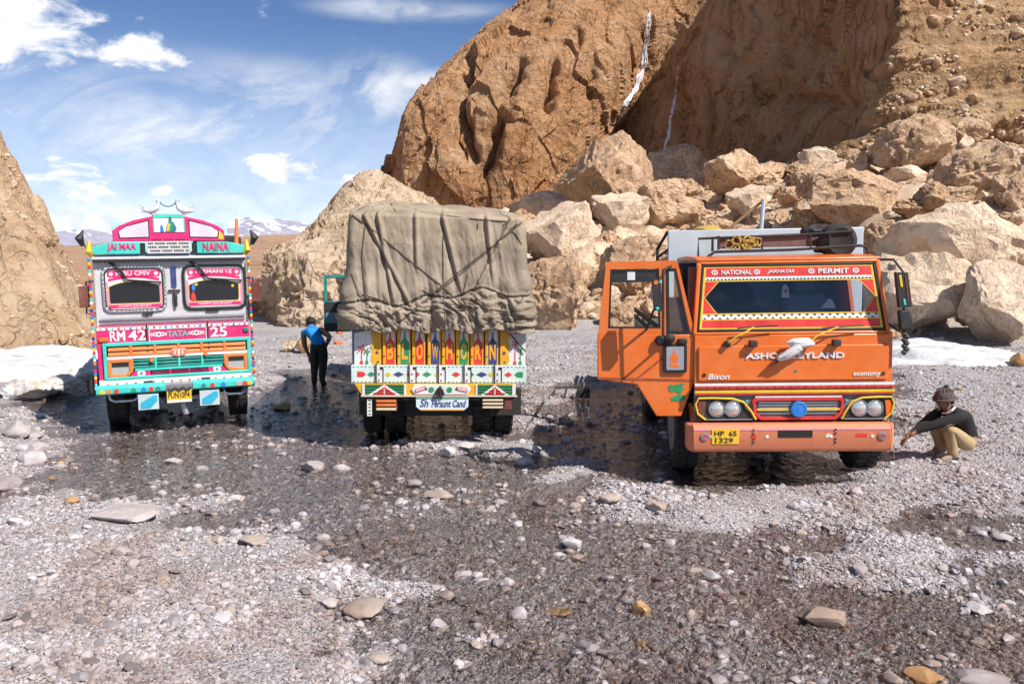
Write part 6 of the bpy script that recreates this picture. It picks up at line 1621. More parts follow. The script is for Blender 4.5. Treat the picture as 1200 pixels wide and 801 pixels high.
# bead garlands down both front corners, flags, mirrors
cols = [M_blue, M_yellow, M_red, M_teal, M_white, M_oran2, M_navy, M_pink]
for s in (-1, 1): garland('bead_garland', deco, [(s*(HW+0.035), -0.06, z_vis+0.02), (s*(HW+0.04), -0.09, z_st), (s*(HW+0.04), yn-0.04, z_bl-0.02)], 0.021, cols, 0.05)
for s in (-1, 1):
    mb = MB(); mb.tube([(s*(HW-0.02), -0.02, z_vis+0.05), (s*(HW+0.03), -0.06, z_vis+0.12), (s*(HW+0.02), -0.05, z_vis+0.27)], [0.03, 0.05, 0.015], 7); mb.build('plume', M_yellow, deco)
    mb = MB(); mb.tube([(s*(HW+0.0), 0.0, z_vis-0.3), (s*(HW+0.09), -0.02, z_vis-0.3), (s*(HW+0.11), -0.02, z_vis-0.75), (s*HW, 0.02, z_vis-0.75)], 0.012, 6); ar_ = mb.build('mirror_arm', M_black, deco)
    mb = MB(); mb.box(s*(HW+0.12)-0.07, s*(HW+0.12)+0.07, -0.05, -0.02, z_vis-0.66, z_vis-0.36); mb.build('mirror', M_maroon, ar_, 0.01)
    mb = MB(); mb.tube([(s*(HW-0.03), 0.05, z_vis+0.05), (s*(HW+0.12), 0.0, z_vis+0.25)], 0.010, 5); fl = mb.build('horn_rod', M_black, deco)
    mb = MB(); mb.tube([(s*(HW+0.10), -0.02, z_vis+0.2), (s*(HW+0.14), -0.05, z_vis+0.30), (s*(HW+0.08), -0.05, z_vis+0.42)], [0.03, 0.06, 0.005], 7); mb.build('black_cloth', M_tarpb, fl)
mb = MB(); mb.tube([(HW-0.12, 0.0, zn1-0.05), (HW-0.1, 0.0, zn1+0.33)], [0.035, 0.02], 7); mb.build('plume', M_oran2, deco)
# wheels, chassis, load body
wheel(deco, -HW+0.17, 0.75, 0.46, 0.27, False, -1); wheel(deco, HW-0.17, 0.75, 0.46, 0.27, False, 1); wheel(deco, -HW+0.16, 4.3, 0.46, 0.25, True, -1); wheel(deco, HW-0.16, 4.3, 0.46, 0.25, True, 1)
mb = MB(); mb.box(-0.45, -0.33, yb+0.2, 6.3, 0.5, 0.74); mb.box(0.33, 0.45, yb+0.2, 6.3, 0.5, 0.74); mb.box(-HW+0.2, HW-0.2, 0.68, 0.82, 0.38, 0.54); mb.box(-0.35, 0.35, 0.1, 1.6, 0.45, 0.8); mb.box(-HW+0.2, HW-0.2, 4.22, 4.38, 0.38, 0.54); mb.lathe([(-0.2, 0.16), (0.2, 0.16)], (0, 4.3, 0.46), 'x', 16); mb.box(-HW+0.1, -HW+0.4, 1.25, 1.4, 0.3, 0.75); mb.box(HW-0.4, HW-0.1, 1.25, 1.4, 0.3, 0.75); mb.build('chassis', M_chassis, deco)
mb = MB(); mb.lathe([(-0.16, 0.001), (-0.16, 0.13), (0.16, 0.13), (0.16, 0.001)], (-HW-0.06, 0.25, 0.70), 'y', 14); mb.build('air_cleaner', M_black, deco)
mb = MB(); mb.box(-0.86, 0.86, 1.6, 1.66, 0.9, tz(259, 1.6)-0.0); hb = mb.build('headboard', M_ltblue, deco, 0.012)
mb = MB(); mb.box(-HW, HW, 1.67, 6.6, 0.82, 0.96)
for s in (-1, 1):
    for k in range(5): mb.box(min(s*HW, s*(HW-0.05)), max(s*HW, s*(HW-0.05)), 1.67, 6.6, 0.98+k*0.22, 1.17+k*0.22)
mb.build('load_bed', M_ltblue, deco, 0.008)
mb = MB(); mb.box(-HW+0.02, HW-0.02, 0.35, 1.5, z_vis+0.021, z_vis+0.10); mb.build('cab_roof', M_teal, deco, 0.02)
mb = MB(); mb.lathe([(-0.10, 0.2), (-0.12, 0.3), (-0.08, 0.36), (0.08, 0.36), (0.12, 0.3), (0.10, 0.2)], (HW-0.35, 0.95, z_vis+0.22), 'z', 20); q = mb.build('spare_tyre', M_tyre, None); q.matrix_world = MT; tag(q, 'tyre lying on the cab roof of the decorated truck behind its crown', 'tyre')

# ---------------------------------------------------------------- the covered truck seen from behind
MM = pose(514, 11.0, 0.0, 3.0, 0.6)
LM = Loc(MM)
cov = empty('lorry', MM, 'loaded lorry under a brown tarpaulin seen from behind with painted tailboard', 'truck', 'trucks halted in the river bed')
def mx(px, py=440): return LM(px, py, 0)[0]
def mz(py): return LM(514, py, 0)[1]
M_tail = paint('tail_orange_paint', (0.82, 0.40, 0.02), 0.45, 0, 0.22, (0.45, 0.25, 0.1), 4)
M_palegreen = paint('pale_mint_paint', (0.66, 0.78, 0.74), 0.45, 0, 0.2, scale=6)
M_slate = paint('slate_blue_paint', (0.16, 0.20, 0.27), 0.5, 0, 0.3)
XA, XB = mx(412.5), mx(616)
zt0, zt1, zbm0, zbo0 = mz(427.5), mz(383), mz(448), mz(463)
mb = MB(); mb.box(XA, XB, 0.03, 0.08, zt0-0.02, zt1+0.3); mb.box(XA+0.001, XA+0.03, 0.081, 5.2, zbm0, zt1+0.3); mb.box(XB-0.03, XB-0.001, 0.081, 5.2, zbm0, zt1+0.3); mb.box(XA+0.031, XB-0.031, 0.081, 5.2, zbm0+0.01, zbm0+0.1); mb.build('load_body', M_slate, cov)
for s, (a, c) in enumerate(((415.5, 437), (595, 615.5))):
    x0, x1 = mx(a), mx(c)
    mb = MB(); ed = [(x0, zt0+0.006), (x1, zt0+0.006), (x1, zt1-0.01), (x0, zt1-0.01)]
    mb.prism(ed, 0.0, 0.0295); wp = mb.build('painted_panel', M_white, cov)
    mb = MB(); rr = random.Random(11+s)
    for cx2, cz2, mm in ((x0+0.09, mz(409 - 7*s), 0), (x0+0.16, mz(412 - 4*s), 1)):
        mb.mat(mm)
        for k in range(5):
            a_ = k*1.257; mb.prism([(cx2, cz2), (cx2+0.035*math.cos(a_-0.35), cz2+0.035*math.sin(a_-0.35)), (cx2+0.055*math.cos(a_), cz2+0.055*math.sin(a_)), (cx2+0.035*math.cos(a_+0.35), cz2+0.035*math.sin(a_+0.35))], -0.005-0.0003*k, -0.0006)
        mb.prism([(cx2-0.005, zt0+0.02), (cx2+0.009, zt0+0.02), (cx2+0.006, cz2), (cx2-0.002, cz2)], -0.0045, -0.0006)
        mb.disc(cx2, zt0+0.03, 0.025, -0.0048, -0.0006, 8)
    mb.mat(2)
    for k in range(9): mb.disc(rr.uniform(x0+0.02, x1-0.02), rr.uniform(zt0+0.04, zt1-0.08), 0.008, -0.004, -0.0006, 6)
    mb.mat(3).prism([(x0, zt1-0.09), (x1, zt1-0.03), (x1, zt1-0.012), (x0, zt1-0.012)], -0.0052, -0.0006)
    mb.build('painted_flower', [M_red, M_green, M_navy, M_slate], wp)
for a, c in ((437.2, 447), (586, 594.8)):
    x0, x1 = mx(a), mx(c); s = 1 if a < 500 else -1
    mb = MB(); n = 8; e = [((x0 if s > 0 else x1) - s*0.03*math.sin(k/n*math.pi*3)**2, zt0+0.006+(zt1-zt0-0.016)*k/n) for k in range(n+1)]
    mb.prism(([(x1, zt1-0.01), (x1, zt0+0.006)] if s > 0 else [(x0, zt1-0.01), (x0, zt0+0.006)]) + e, -0.008, 0.0292)
    mb.mat(1).disc((x0+x1)/2, mz(413), 0.02, -0.013, -0.0085, 8); mb.disc((x0+x1)/2+0.01, mz(424), 0.014, -0.013, -0.0085, 8); mb.build('tail_plank', [M_tail, M_navy], cov)
letters = [(456.2, 'B', M_red), (473.3, 'L', M_green), (490.5, 'O', M_red), (508.7, 'W', M_navy), (525.3, 'H', M_red), (542, 'O', M_green), (558.8, 'R', M_red), (575.8, 'N', M_navy)]
M_seam = flat('dark_seam_paint', (0.06, 0.02, 0.008), 0.7)
for k, (pc, ch, mm) in enumerate(letters):
    pl, pr = pc-8.5, pc+8.5
    x0, x1 = mx(pl), mx(pr); cx2 = mx(pc+1.2)
    mb = MB(); mb.box(x0+0.008, x1-0.008, 0.0, 0.0292, zt0+0.006, zt1+0.05); pk = mb.build('tail_plank', M_tail, cov)
    mb = MB(); mb.box(x0-0.008, x0+0.007, 0.005, 0.0293, zt0+0.006, zt1+0.05); mb.build('seam', M_seam, pk)
    mb = MB(); mb.box(x0+0.012, x0+0.05, -0.026, -0.0004, zt0+0.006, zt1+0.05); mb.build('plank_rib', M_tail, pk, 0.006)
    mb = MB()
    for q in (mz(399), mz(417)): mb.disc(x0+0.031, q, 0.009, -0.031, -0.0265, 8)
    mb.build('bolt', M_ink, pk)
    hw = 0.056; zb_, zs, zt_ = zt0+0.012, mz(401.5), mz(396)
    mb = MB(); mb.mat(0).prism([(cx2-hw-0.002, zs-0.02), (cx2+hw+0.002, zs-0.02), (cx2+hw*0.9, zt_+0.11), (cx2-hw*0.9, zt_+0.11)], -0.0022, -0.0004)
    mb.mat(1).prism([(cx2-hw, zb_), (cx2+hw, zb_), (cx2+hw, zs), (cx2+hw*0.5, zs+0.035), (cx2+0.012, zt_+0.01), (cx2+0.008, zt_+0.08), (cx2-0.008, zt_+0.08), (cx2-0.012, zt_+0.01), (cx2-hw*0.5, zs+0.035), (cx2-hw, zs)], -0.0046, -0.0024)
    mb.build('painted_arch', [M_white, mm, M_tail], pk)
    text('lettering', ch, M_tail, pk, cx2-hw*0.72, cx2+hw*0.72, zb_+0.06, zs-0.008, -0.0048, None, 0.035 if ch != 'W' else 0.012, 0, 0.003)
# the beam with painted diamonds and latches
mb = MB(); mb.box(XA-0.005, XB+0.005, -0.05, 0.028, zbm0, zt0); bm_ = mb.build('tail_beam', M_palegreen, cov, 0.006)
mb = MB(); zc = (zbm0+zt0)/2; cl6 = [M_red, M_green, M_yellow, M_blue, M_navy, M_ink]
mb.box
for pc, w_, t, sh in ((424.5, 0.055, 0, 'a'), (435.5, 0.05, 1, 'd'), (455.5, 0.04, 2, 'd'), (467.5, 0.07, 4, 'd'), (480, 0.04, 0, 'd'), (489.5, 0.03, 0, 'd'), (500.5, 0.06, 1, 'd'), (512, 0.03, 2, 'd'), (534.5, 0.055, 0, 'd'), (552, 0.04, 1, 'd'), (564.5, 0.07, 4, 'd'), (575.5, 0.035, 2, 'd'), (595.5, 0.05, 0, 'd'), (607.5, 0.055, 1, 'b')):
    x = mx(pc); h_ = 0.034; mb.mat(t)
    if sh == 'd': mb.prism([(x-w_, zc), (x, zc-h_), (x+w_, zc), (x, zc+h_)], -0.055, -0.0505)
    elif sh == 'a': mb.prism([(x-w_, zc-h_), (x+w_*0.3, zc-h_), (x+w_, zc), (x+w_*0.3, zc+h_), (x-w_, zc+h_)], -0.055, -0.0505)
    else: mb.prism([(x+w_, zc-h_), (x-w_*0.3, zc-h_), (x-w_, zc), (x-w_*0.3, zc+h_), (x+w_, zc+h_)], -0.055, -0.0505)
for k in range(44):
    x = XA+0.03+(XB-XA-0.06)*k/43; mb.mat(1 if k % 3 else 4).box(x-0.012, x+0.012, -0.0535, -0.0505, zbm0+0.012, zbm0+0.020); mb.box(x-0.012, x+0.012, -0.0535, -0.0505, zt0-0.020, zt0-0.012)
mb.build('painted_diamond', cl6, bm_)
for pc in (446, 484.5, 518.5, 548.5, 584):
    x = mx(pc); mb = MB(); mb.mat(0).box(x-0.042, x+0.042, -0.064, -0.0508, zbm0+0.01, zt0-0.012); mb.mat(1).box(x-0.055, x-0.043, -0.075, -0.0508, zbm0-0.002, zt0+0.03); mb.box(x+0.0, x+0.045, -0.07, -0.0645, zt0-0.05, zt0-0.016); mb.box(x+0.034, x+0.046, -0.07, -0.0645, zbm0+0.012, zt0-0.051)
    for q in (zbm0+0.035, zbm0+0.12): mb.disc(x-0.015, q, 0.011, -0.069, -0.0645, 8)
    mb.build('latch', [M_white, M_black], bm_)
# lower board
mb = MB(); yl = -0.10
mb.mat(0).prism([(mx(416.5), zbm0-0.004), (mx(604), zbm0-0.004), (mx(604), zbo0+0.01), (mx(425), zbo0+0.01)], yl, yl+0.05); lbd = mb.build('bumper_board', M_tail, cov, 0.006)
mb = MB(); mb.mat(0).box(mx(424), mx(606), yl-0.012, yl-0.0006, zbo0+0.0, zbo0+0.02); mb.mat(1).box(mx(600), mx(603.5), yl-0.012, yl-0.0006, zbo0+0.021, zbm0-0.01); mb.box(mx(425.5), mx(428.5), yl-0.012, yl-0.0006, zbo0+0.021, zbm0-0.01); mb.box(mx(474), mx(476.5), yl-0.012, yl-0.0006, zbo0+0.021, zbm0-0.01); mb.box(mx(557.5), mx(559.5), yl-0.012, yl-0.0006, zbo0+0.021, zbm0-0.01); mb.build('board_trim', [paint('cream_paint', (0.75, 0.62, 0.45), 0.5), M_white], lbd)
for a, c in ((428.7, 473.8), (559.7, 599.8)):
    x0, x1 = mx(a), mx(c); H_ = zbm0-0.01-(zbo0+0.021); z0 = zbo0+0.021; xm = (x0+x1)/2
    mb = MB(); mb.mat(0).box(x0, x1, yl-0.004, yl-0.0007, z0, z0+H_); mb.mat(1)
    for k in range(4): mb.box(x0, x1, yl-0.007, yl-0.0045, z0+H_*(0.06+0.25*k), z0+H_*(0.19+0.25*k))
    mb.mat(2).prism([(x0+0.04, z0), (x1-0.04, z0), (xm, z0+H_*1.0)], yl-0.012, yl-0.0075); mb.mat(3).prism([(x0+0.10, z0+0.005), (x1-0.10, z0+0.005), (xm, z0+H_*0.80)], yl-0.016, yl-0.0125); mb.mat(2).box(xm-0.006, xm+0.006, yl-0.019, yl-0.0165, z0+0.01, z0+H_*0.6); mb.mat(0)
    for k in range(2): w_ = 0.2-0.1*k; mb.box(xm-w_*0.7, xm+w_*0.7, yl-0.0185, yl-0.0165, z0+H_*(0.15+0.25*k), z0+H_*(0.21+0.25*k))
    mb.build('painted_triangle', [M_ink, M_green, M_white, M_red], lbd)
x0, x1 = mx(484.5), mx(550)
mb = MB(); mb.prism([(x0-0.02, zbm0-0.07), (x0+0.02, zbm0-0.01), (x1-0.02, zbm0-0.01), (x1+0.02, zbm0-0.07), (x1-0.02, zbo0+0.03), (x0+0.02, zbo0+0.03)], yl-0.02, yl-0.0008); ctr = mb.build('centre_board', M_white, lbd, 0.004)
mb = MB(); zc = (zbm0+zbo0)/2+0.01
for pc, t in ((506, 0), (527, 0), (500, 1), (535, 1)): mb.mat(t).disc(mx(pc), zc+0.01*(t), 0.036 if t == 0 else 0.014, yl-0.026, yl-0.0205, 14)
mb.mat(2)
for s, pc in ((1, 493), (-1, 541.5)):
    x = mx(pc); mb.prism([(x-0.07, zc-0.02*s-0.03), (x+0.07, zc+0.02*s-0.02), (x+0.07, zc+0.02*s+0.03), (x-0.07, zc-0.02*s+0.02)], yl-0.025, yl-0.0205); mb.mat(3).prism([(x-0.055, zc-0.015*s-0.008), (x+0.055, zc+0.015*s-0.004), (x+0.055, zc+0.015*s+0.014), (x-0.055, zc-0.015*s+0.008)], yl-0.028, yl-0.0255); mb.mat(2)
mb.build('painted_mark', [M_green, M_ink, paint('rose_paint', (0.62, 0.12, 0.16), 0.5), M_white], ctr)
mb = MB(); x = mx(516); mb.tube([(x-0.05, yl-0.05, mz(460.5)), (x-0.03, yl-0.04, mz(455)), (x, yl-0.03, mz(452)), (x+0.03, yl-0.045, mz(456)), (x+0.05, yl-0.05, mz(461))], [0.02, 0.022, 0.028, 0.022, 0.018], 6); mb.tube([(x-0.01, yl-0.05, mz(454)), (x, yl-0.055, mz(463))], [0.02, 0.012], 6); mb.build('shackle', M_black, lbd)
x0, x1 = mx(488), mx(549); zn_, zm_ = mz(464), mz(479)
mb = MB(); mb.prism([(x0, zn_), (x0, zm_+0.05), (x0+0.06, zm_), (x1-0.06, zm_), (x1, zm_+0.05), (x1, zn_)], yl-0.008, yl+0.01); nbd = mb.build('name_board', paint('pale_blue_paint', (0.66, 0.74, 0.82), 0.45, 0, 0.15), cov, 0.003)
text('lettering', 'Sh', M_navy, nbd, x0+0.05, x0+0.16, zm_+0.045, zn_-0.02, yl-0.009, None, 0.02, 0.25, 0.003)
text('lettering', 'Feraunt Cand', M_navy, nbd, x0+0.20, x1-0.03, zm_+0.045, zn_-0.03, yl-0.009, None, 0.02, 0.25, 0.003, )
mb = MB(); mb.box(x0+0.06, x1-0.06, yl-0.012, yl-0.0085, zm_+0.003, zm_+0.018); mb.mat(1).box(x0+0.0, x1-0.0, yl-0.012, yl-0.0085, zn_-0.016, zn_-0.002); mb.build('board_edge', [M_tail, M_green], nbd)
# tail lamps and hanging things
for s, (a, c, t, b_) in enumerate(((440.5, 465.5, 465.5, 480.5), (564.5, 590.5, 464.5, 478))):
    xx0, xx1, z1_, z0_ = mx(a), mx(c), mz(t), mz(b_)
    mb = MB(); mb.box(xx0, xx1, yl+0.02, yl+0.10, z0_, z1_); tl = mb.build('tail_lamp_box', M_maroon if s == 0 else M_ink, cov, 0.006)
    for k in range(3):
        mb = MB(); q0 = z0_+(z1_-z0_)*(0.10+0.31*k); q1 = q0+(z1_-z0_)*0.17
        mb.box(xx0+0.012, xx1-0.012, yl+0.005, yl+0.0195, q0, q1); mb.build('lamp_slat', M_oran2 if (s == 0 and k) else paint('cream_slat_paint', (0.72, 0.60, 0.40), 0.5, 0, 0.2), tl, 0.004)
mb = MB()
for k in range(5): z = mz(468)-k*0.045; x = mx(433.5); mb.ring([(x-0.03, z-0.022), (x+0.03, z-0.022), (x+0.03, z+0.022), (x-0.03, z+0.022)], [(x-0.014, z-0.01), (x+0.014, z-0.01), (x+0.014, z+0.01), (x-0.014, z+0.01)], yl+0.02, yl+0.04)
mb.build('hanging_chain', M_white, cov)
mb = MB(); mb.box(XA+0.12, XB-0.12, 1.85, 1.87, 0.12, 0.95); mb.box(XA+0.5, XB-0.5, 0.75, 0.78, 0.30, zbo0); mb.build('flap_and_dark_sheet', M_rubber, cov)  # rubber sheets added between the wheels to darken the view under the truck
mb = MB(); x = mx(596); mb.box(x-0.05, x+0.04, yl+0.02, yl+0.04, mz(478), mz(463.5)); mb.build('flap_and_dark_sheet', M_maroon, cov)
# wheels, chassis, cab
wheel(cov, mx(425, 490)+0.04, 1.15, 0.5, 0.26, True, -1); wheel(cov, mx(583, 490)+0.12, 1.15, 0.5, 0.26, True, 1); wheel(cov, XA+0.22, 6.0, 0.5, 0.27, False, -1); wheel(cov, XB-0.22, 6.0, 0.5, 0.27, False, 1)
mb = MB(); mb.box(-0.45, -0.33, 0.1, 6.8, 0.6, 0.84); mb.box(0.33, 0.45, 0.1, 6.8, 0.6, 0.84); mb.box(XA+0.3, XB-0.3, 1.05, 1.25, 0.42, 0.58); mb.lathe([(-0.22, 0.18), (0.22, 0.18)], (0, 1.15, 0.5), 'x', 16); mb.box(XA+0.1, XB-0.1, 0.1, 0.16, 0.62, zbo0-0.01); mb.box(XA+0.02, XA+0.45, 0.55, 0.6, 0.35, zbo0); mb.box(XB-0.45, XB-0.02, 0.55, 0.6, 0.35, zbo0); mb.box(XA+0.06, XA+0.5, 2.3, 3.4, 0.5, 1.0); mb.box(XB-0.5, XB-0.06, 1.95, 3.0, 0.32, 1.0); mb.box(XB-0.45, XB-0.05, 3.2, 5.2, 0.45, 0.95); mb.build('chassis', M_chassis, cov)  # frame, plus dark plates and right side boxes added to block light underneath
mb = MB(); mb.box(XA+0.05, XB-0.05, 5.3, 6.9, 0.8, 2.55); mb.build('cab_body', M_dteal, cov, 0.06)
yd = 6.0; pa = [LM(*q, yd) for q in ((379.5, 322), (412, 322), (412, 388.5), (379.5, 388.5))]; pb = [LM(*q, yd) for q in ((383, 326), (410, 326), (410, 353), (383, 353))]
mb = MB(); mb.ring(pa, pb, yd, yd+0.05); dr = mb.build('door', M_dteal, cov, 0.01)
mb = MB(); q = [LM(*q, yd) for q in ((382, 366), (410, 366), (410, 378), (382, 378))]; mb.mat(0).prism(q, yd-0.02, yd-0.001); q = [LM(*q, yd) for q in ((380.5, 354), (411, 354), (411, 365.5), (380.5, 365.5))]; mb.mat(1).prism(q, yd-0.02, yd-0.001); q = [LM(*q, yd) for q in ((380.5, 378.5), (411, 378.5), (411, 388), (380.5, 388))]; mb.prism(q, yd-0.02, yd-0.001); mb.mat(1); q = [LM(*q, yd) for q in ((399.5, 330), (407, 330), (407, 353), (399.5, 353))]; mb.prism(q, yd-0.06, yd-0.03); mb.build('door_lining', [M_slate, M_black], dr)
#mb = MB(); mb.add([tuple(Vector((pa[1][0], yd+0.0, pa[1][1]))), (XA+0.06, yd+0.2, pa[1][1]), (XA+0.06, yd+0.2, pa[2][1]), (pa[2][0], yd, pa[2][1])], [(0,1,2,3)])

# tarpaulin over the load: a thing of its own
M_tarp, nt, b = newmat('brown_tarpaulin')
tcn = nt.nodes.new('ShaderNodeTexCoord')
a1 = nd(nt, 'ShaderNodeTexNoise', i_Scale=1.8, i_Detail=7.0, i_Roughness=0.6); lk(nt, tcn.outputs['Object'], a1.inputs['Vector'])
a2 = nd(nt, 'ShaderNodeTexNoise', i_Scale=26.0, i_Detail=5.0, i_Roughness=0.7); lk(nt, tcn.outputs['Object'], a2.inputs['Vector'])
spz = nt.nodes.new('ShaderNodeSeparateXYZ'); lk(nt, tcn.outputs['Object'], spz.inputs[0])
panel = maprange(nt, mth(nt, 'ADD', spz.outputs[2], mth(nt, 'MULTIPLY', spz.outputs[0], 0.03)), 2.66, 2.67)
cc = mixc(nt, maprange(nt, a1.outputs[0], 0.32, 0.68), (0.235, 0.185, 0.135), (0.37, 0.30, 0.222))
cc = mixc(nt, 1.0, cc, mixc(nt, panel, (0.92, 0.92, 0.93), (1.10, 1.08, 1.04)), 'MULTIPLY')
lk(nt, mixc(nt, mth(nt, 'MULTIPLY', maprange(nt, a2.outputs[0], 0.5, 0.75), 0.35), cc, (0.42, 0.35, 0.26)), b.inputs['Base Color']); b.inputs['Roughness'].default_value = 0.82
bp = nd(nt, 'ShaderNodeBump', i_Strength=0.35, i_Distance=0.01); lk(nt, a2.outputs[0], bp.inputs['Height'])
mpt = nd(nt, 'ShaderNodeMapping'); mpt.inputs['Scale'].default_value = (2.4, 2.4, 0.8); mpt.inputs['Rotation'].default_value = (0, R(18), 0); lk(nt, tcn.outputs['Object'], mpt.inputs[0])
a3 = nd(nt, 'ShaderNodeTexNoise', i_Scale=2.6, i_Detail=4.0, i_Roughness=0.55, i_Distortion=1.6); lk(nt, mpt.outputs[0], a3.inputs['Vector'])
cre = mth(nt, 'ABSOLUTE', mth(nt, 'SUBTRACT', a3.outputs[0], 0.5))
bp2 = nd(nt, 'ShaderNodeBump', i_Strength=0.22, i_Distance=0.02); lk(nt, maprange(nt, cre, 0.0, 0.035), bp2.inputs['Height']); lk(nt, bp.outputs[0], bp2.inputs['Normal']); lk(nt, bp2.outputs[0], b.inputs['Normal'])
TX0, TX1 = mx(409, 330), mx(614, 330); TZ0 = mz(387); TZ1 = mz(253); TL_ = 5.1
def tarp_fold(x, z, y):
    """outward displacement of the cloth: hanging creases, the big sagging fold and the crumpled skirt"""
    t = (z-TZ0)/(TZ1-TZ0)
    q = p3(x*3.2+0.5*z, y*2.4, z*0.55)
    hang = fbm(q, 4, 0.55, True) * 0.042*np.clip(1.15-t, 0.15, 1)
    edge_ = 0.30 + 0.10*np.cos((x-0.75)*1.9) - 0.03*np.sin(x*9) + 0.06*np.clip(-x, -1, 1)
    bag = 0.065*np.exp(-((t-edge_-0.06)/0.13)**2)*(t > edge_) + 0.09*np.exp(-((t-edge_-0.06)/0.02)**2)*0
    w1 = 0.25*pnoise(p3(x*3, y*3, z*3)); cr_ = (fbm(p3((x*0.9+z*1.3+w1)*5.5, y*4, (z-x*0.6)*2.2), 4, 0.6, True)*0.030 + fbm(p3((x*0.9-z*1.2-w1)*5.0+7, y*4, (z+x*0.6)*2.0), 4, 0.6, True)*0.026)*sstep(edge_+0.03, edge_-0.05, t)
    skirt = 0.032*np.sin(np.clip(t/np.maximum(edge_, 0.05), 0, 1)*math.pi)*(t < edge_)
    for (xa_, za_2, xb_, zb_2, am) in ((-0.95, 1.0, -0.30, 0.15, 0.036), (0.05, 0.98, 0.28, 0.35, 0.036), (-0.72, 0.8, -0.55, 0.2, 0.04), (0.9, 0.95, 0.45, 0.35, 0.04), (-0.30, 1.0, -0.28, 0.5, 0.03), (0.62, 0.9, 0.70, 0.4, 0.035)):
        dd_ = (x-xa_) - (xb_-xa_)*(za_2-t)/(za_2-zb_2); hang = hang + am*np.exp(-(dd_/0.024)**2)*sstep(zb_2-0.05, zb_2+0.15, t) - am*0.8*np.exp(-((dd_+0.045)/0.024)**2)*sstep(zb_2-0.05, zb_2+0.15, t)
    fine = fbm(p3(x*9, y*9, z*5), 3, 0.5)*0.008
    return hang + bag + cr_ + skirt + fine
xw = TX1-TX0; rc = 0.10
# path round the load: left side (front to back), back, right side
path = []
for k in range(60): path.append((TX0, TL_*(1-k/60)+rc, -1, 0))
for k in range(10): a = R(180+90*k/10); path.append((TX0+rc+rc*math.cos(a), rc+rc*math.sin(a), math.cos(a), math.sin(a)))
for k in range(190): path.append((TX0+rc+(xw-2*rc)*k/190, 0.0, 0, -1))
for k in range(10): a = R(270+90*k/10); path.append((TX1-rc+rc*math.cos(a), rc+rc*math.sin(a), math.cos(a), math.sin(a)))
for k in range(61): path.append((TX1, rc+TL_*k/60, 1, 0))
path = np.array(path); nv_ = 120
tt_ = np.linspace(0, 1, nv_)
PX, TT = np.meshgrid(path[:, 0], tt_, indexing='ij'); PY = np.repeat(path[:, 1][:, None], nv_, 1); NX = np.repeat(path[:, 2][:, None], nv_, 1); NY = np.repeat(path[:, 3][:, None], nv_, 1)
topz = TZ1 + 0.05*np.sin((PX-TX0)/xw*math.pi)*0 - 0.04*(PX-TX0)/xw + 0.10*np.clip(PY/1.5, 0, 1)
PZ = TZ0 + (topz-TZ0)*TT + 0.03*np.sin(PX*11)*(1-TT)**6
dsp = tarp_fold(PX, PZ, PY) + 0.02
inward = 0.03*TT**2.5 + 0.05*(TT > 0.97)*0
VX = PX + NX*(dsp-inward*0.9); VY = PY + NY*(dsp-inward*0.5)
side_v = np.stack([VX, VY, PZ], -1)
# roof part: rows across between the left and right rims
npath = len(path); top_rows = []
rows_y = np.concatenate([[0.0], np.linspace(0.02, 1, 80)])
bt = side_v[:, -1, :]
ctr_y = np.interp(np.arange(npath), [0, npath-1], [0, 0])
ridge = np.array([ (TX0+TX1)/2, 2.4, 0 ])
roof = []
for s_ in np.linspace(0, 1, 40)[1:]:
    f_ = s_
    line = bt.copy()
    tgt = np.stack([np.clip(bt[:, 0], TX0+0.5, TX1-0.5), np.clip(bt[:, 1], 1.1, TL_-0.3), np.full(npath, TZ1)], 1)
    line = bt*(1-f_) + tgt*f_
    hump = (0.02 + 0.34*(1-(1-f_)**1.6))*(1 - 0.45*np.clip((bt[:, 0]-TX0)/xw, 0, 1))
    line[:, 2] = bt[:, 2]*(1-f_) + (TZ1+0.02)*f_ + hump*0.62 + 0.012*np.sin(line[:, 0]*14+line[:, 1]*5) + 0.01*np.sin(line[:, 1]*17)
    roof.append(line)
allv = np.concatenate([side_v, np.stack(roof, 1)], 1)
me = npmesh('tarpaulin', allv.reshape(-1, 3), gridfaces(allv.shape[0], allv.shape[1])[:, ::-1], M_tarp)
tarp = link('tarpaulin', me); tarp.matrix_world = MM; tag(tarp, 'creased brown tarpaulin covering the high load of the middle truck', 'tarpaulin')
so = tarp.modifiers.new('thickness', 'SOLIDIFY'); so.thickness = 0.008
tb = BVHTree.FromPolygons([Vector(v) for v in allv.reshape(-1, 3)], [tuple(f) for f in gridfaces(allv.shape[0], allv.shape[1])])
def on_tarp(px, py):
    Ii = MM.inverted(); o = Ii @ Vector((0, 0, CAM_H)); d = (Ii.to_3x3() @ ray(px, py)).normalized(); h = tb.ray_cast(o, d)
    return (h[0] - d*0.012) if h[0] else None
ropes = [[(413,252),(440,272),(480,305),(520,337),(548,362),(570,386)], [(611,261),(585,282),(540,317),(500,350),(470,376),(455,386)], [(606,262),(575,291),(535,325),(492,358)], [(428,262),(424,300),(428,340),(434,386)], [(443,240),(458,238),(466,252)], [(460,238),(500,250),(560,257),(600,260)], [(548,322),(541,350),(560,372),(590,378),(612,350),(621,335)], [(519,257),(519,300),(520,345),(522,386)], [(425,345),(450,352),(480,362),(520,366),(560,360),(600,366)], [(412,320),(420,345),(445,370),(455,386)], [(495,340),(520,352),(545,372),(552,386)], [(560,262),(559,272)], [(590,262),(605,275),(613,290)], [(430,386),(470,362),(500,345)], [(565,386),(540,360),(515,340)]]
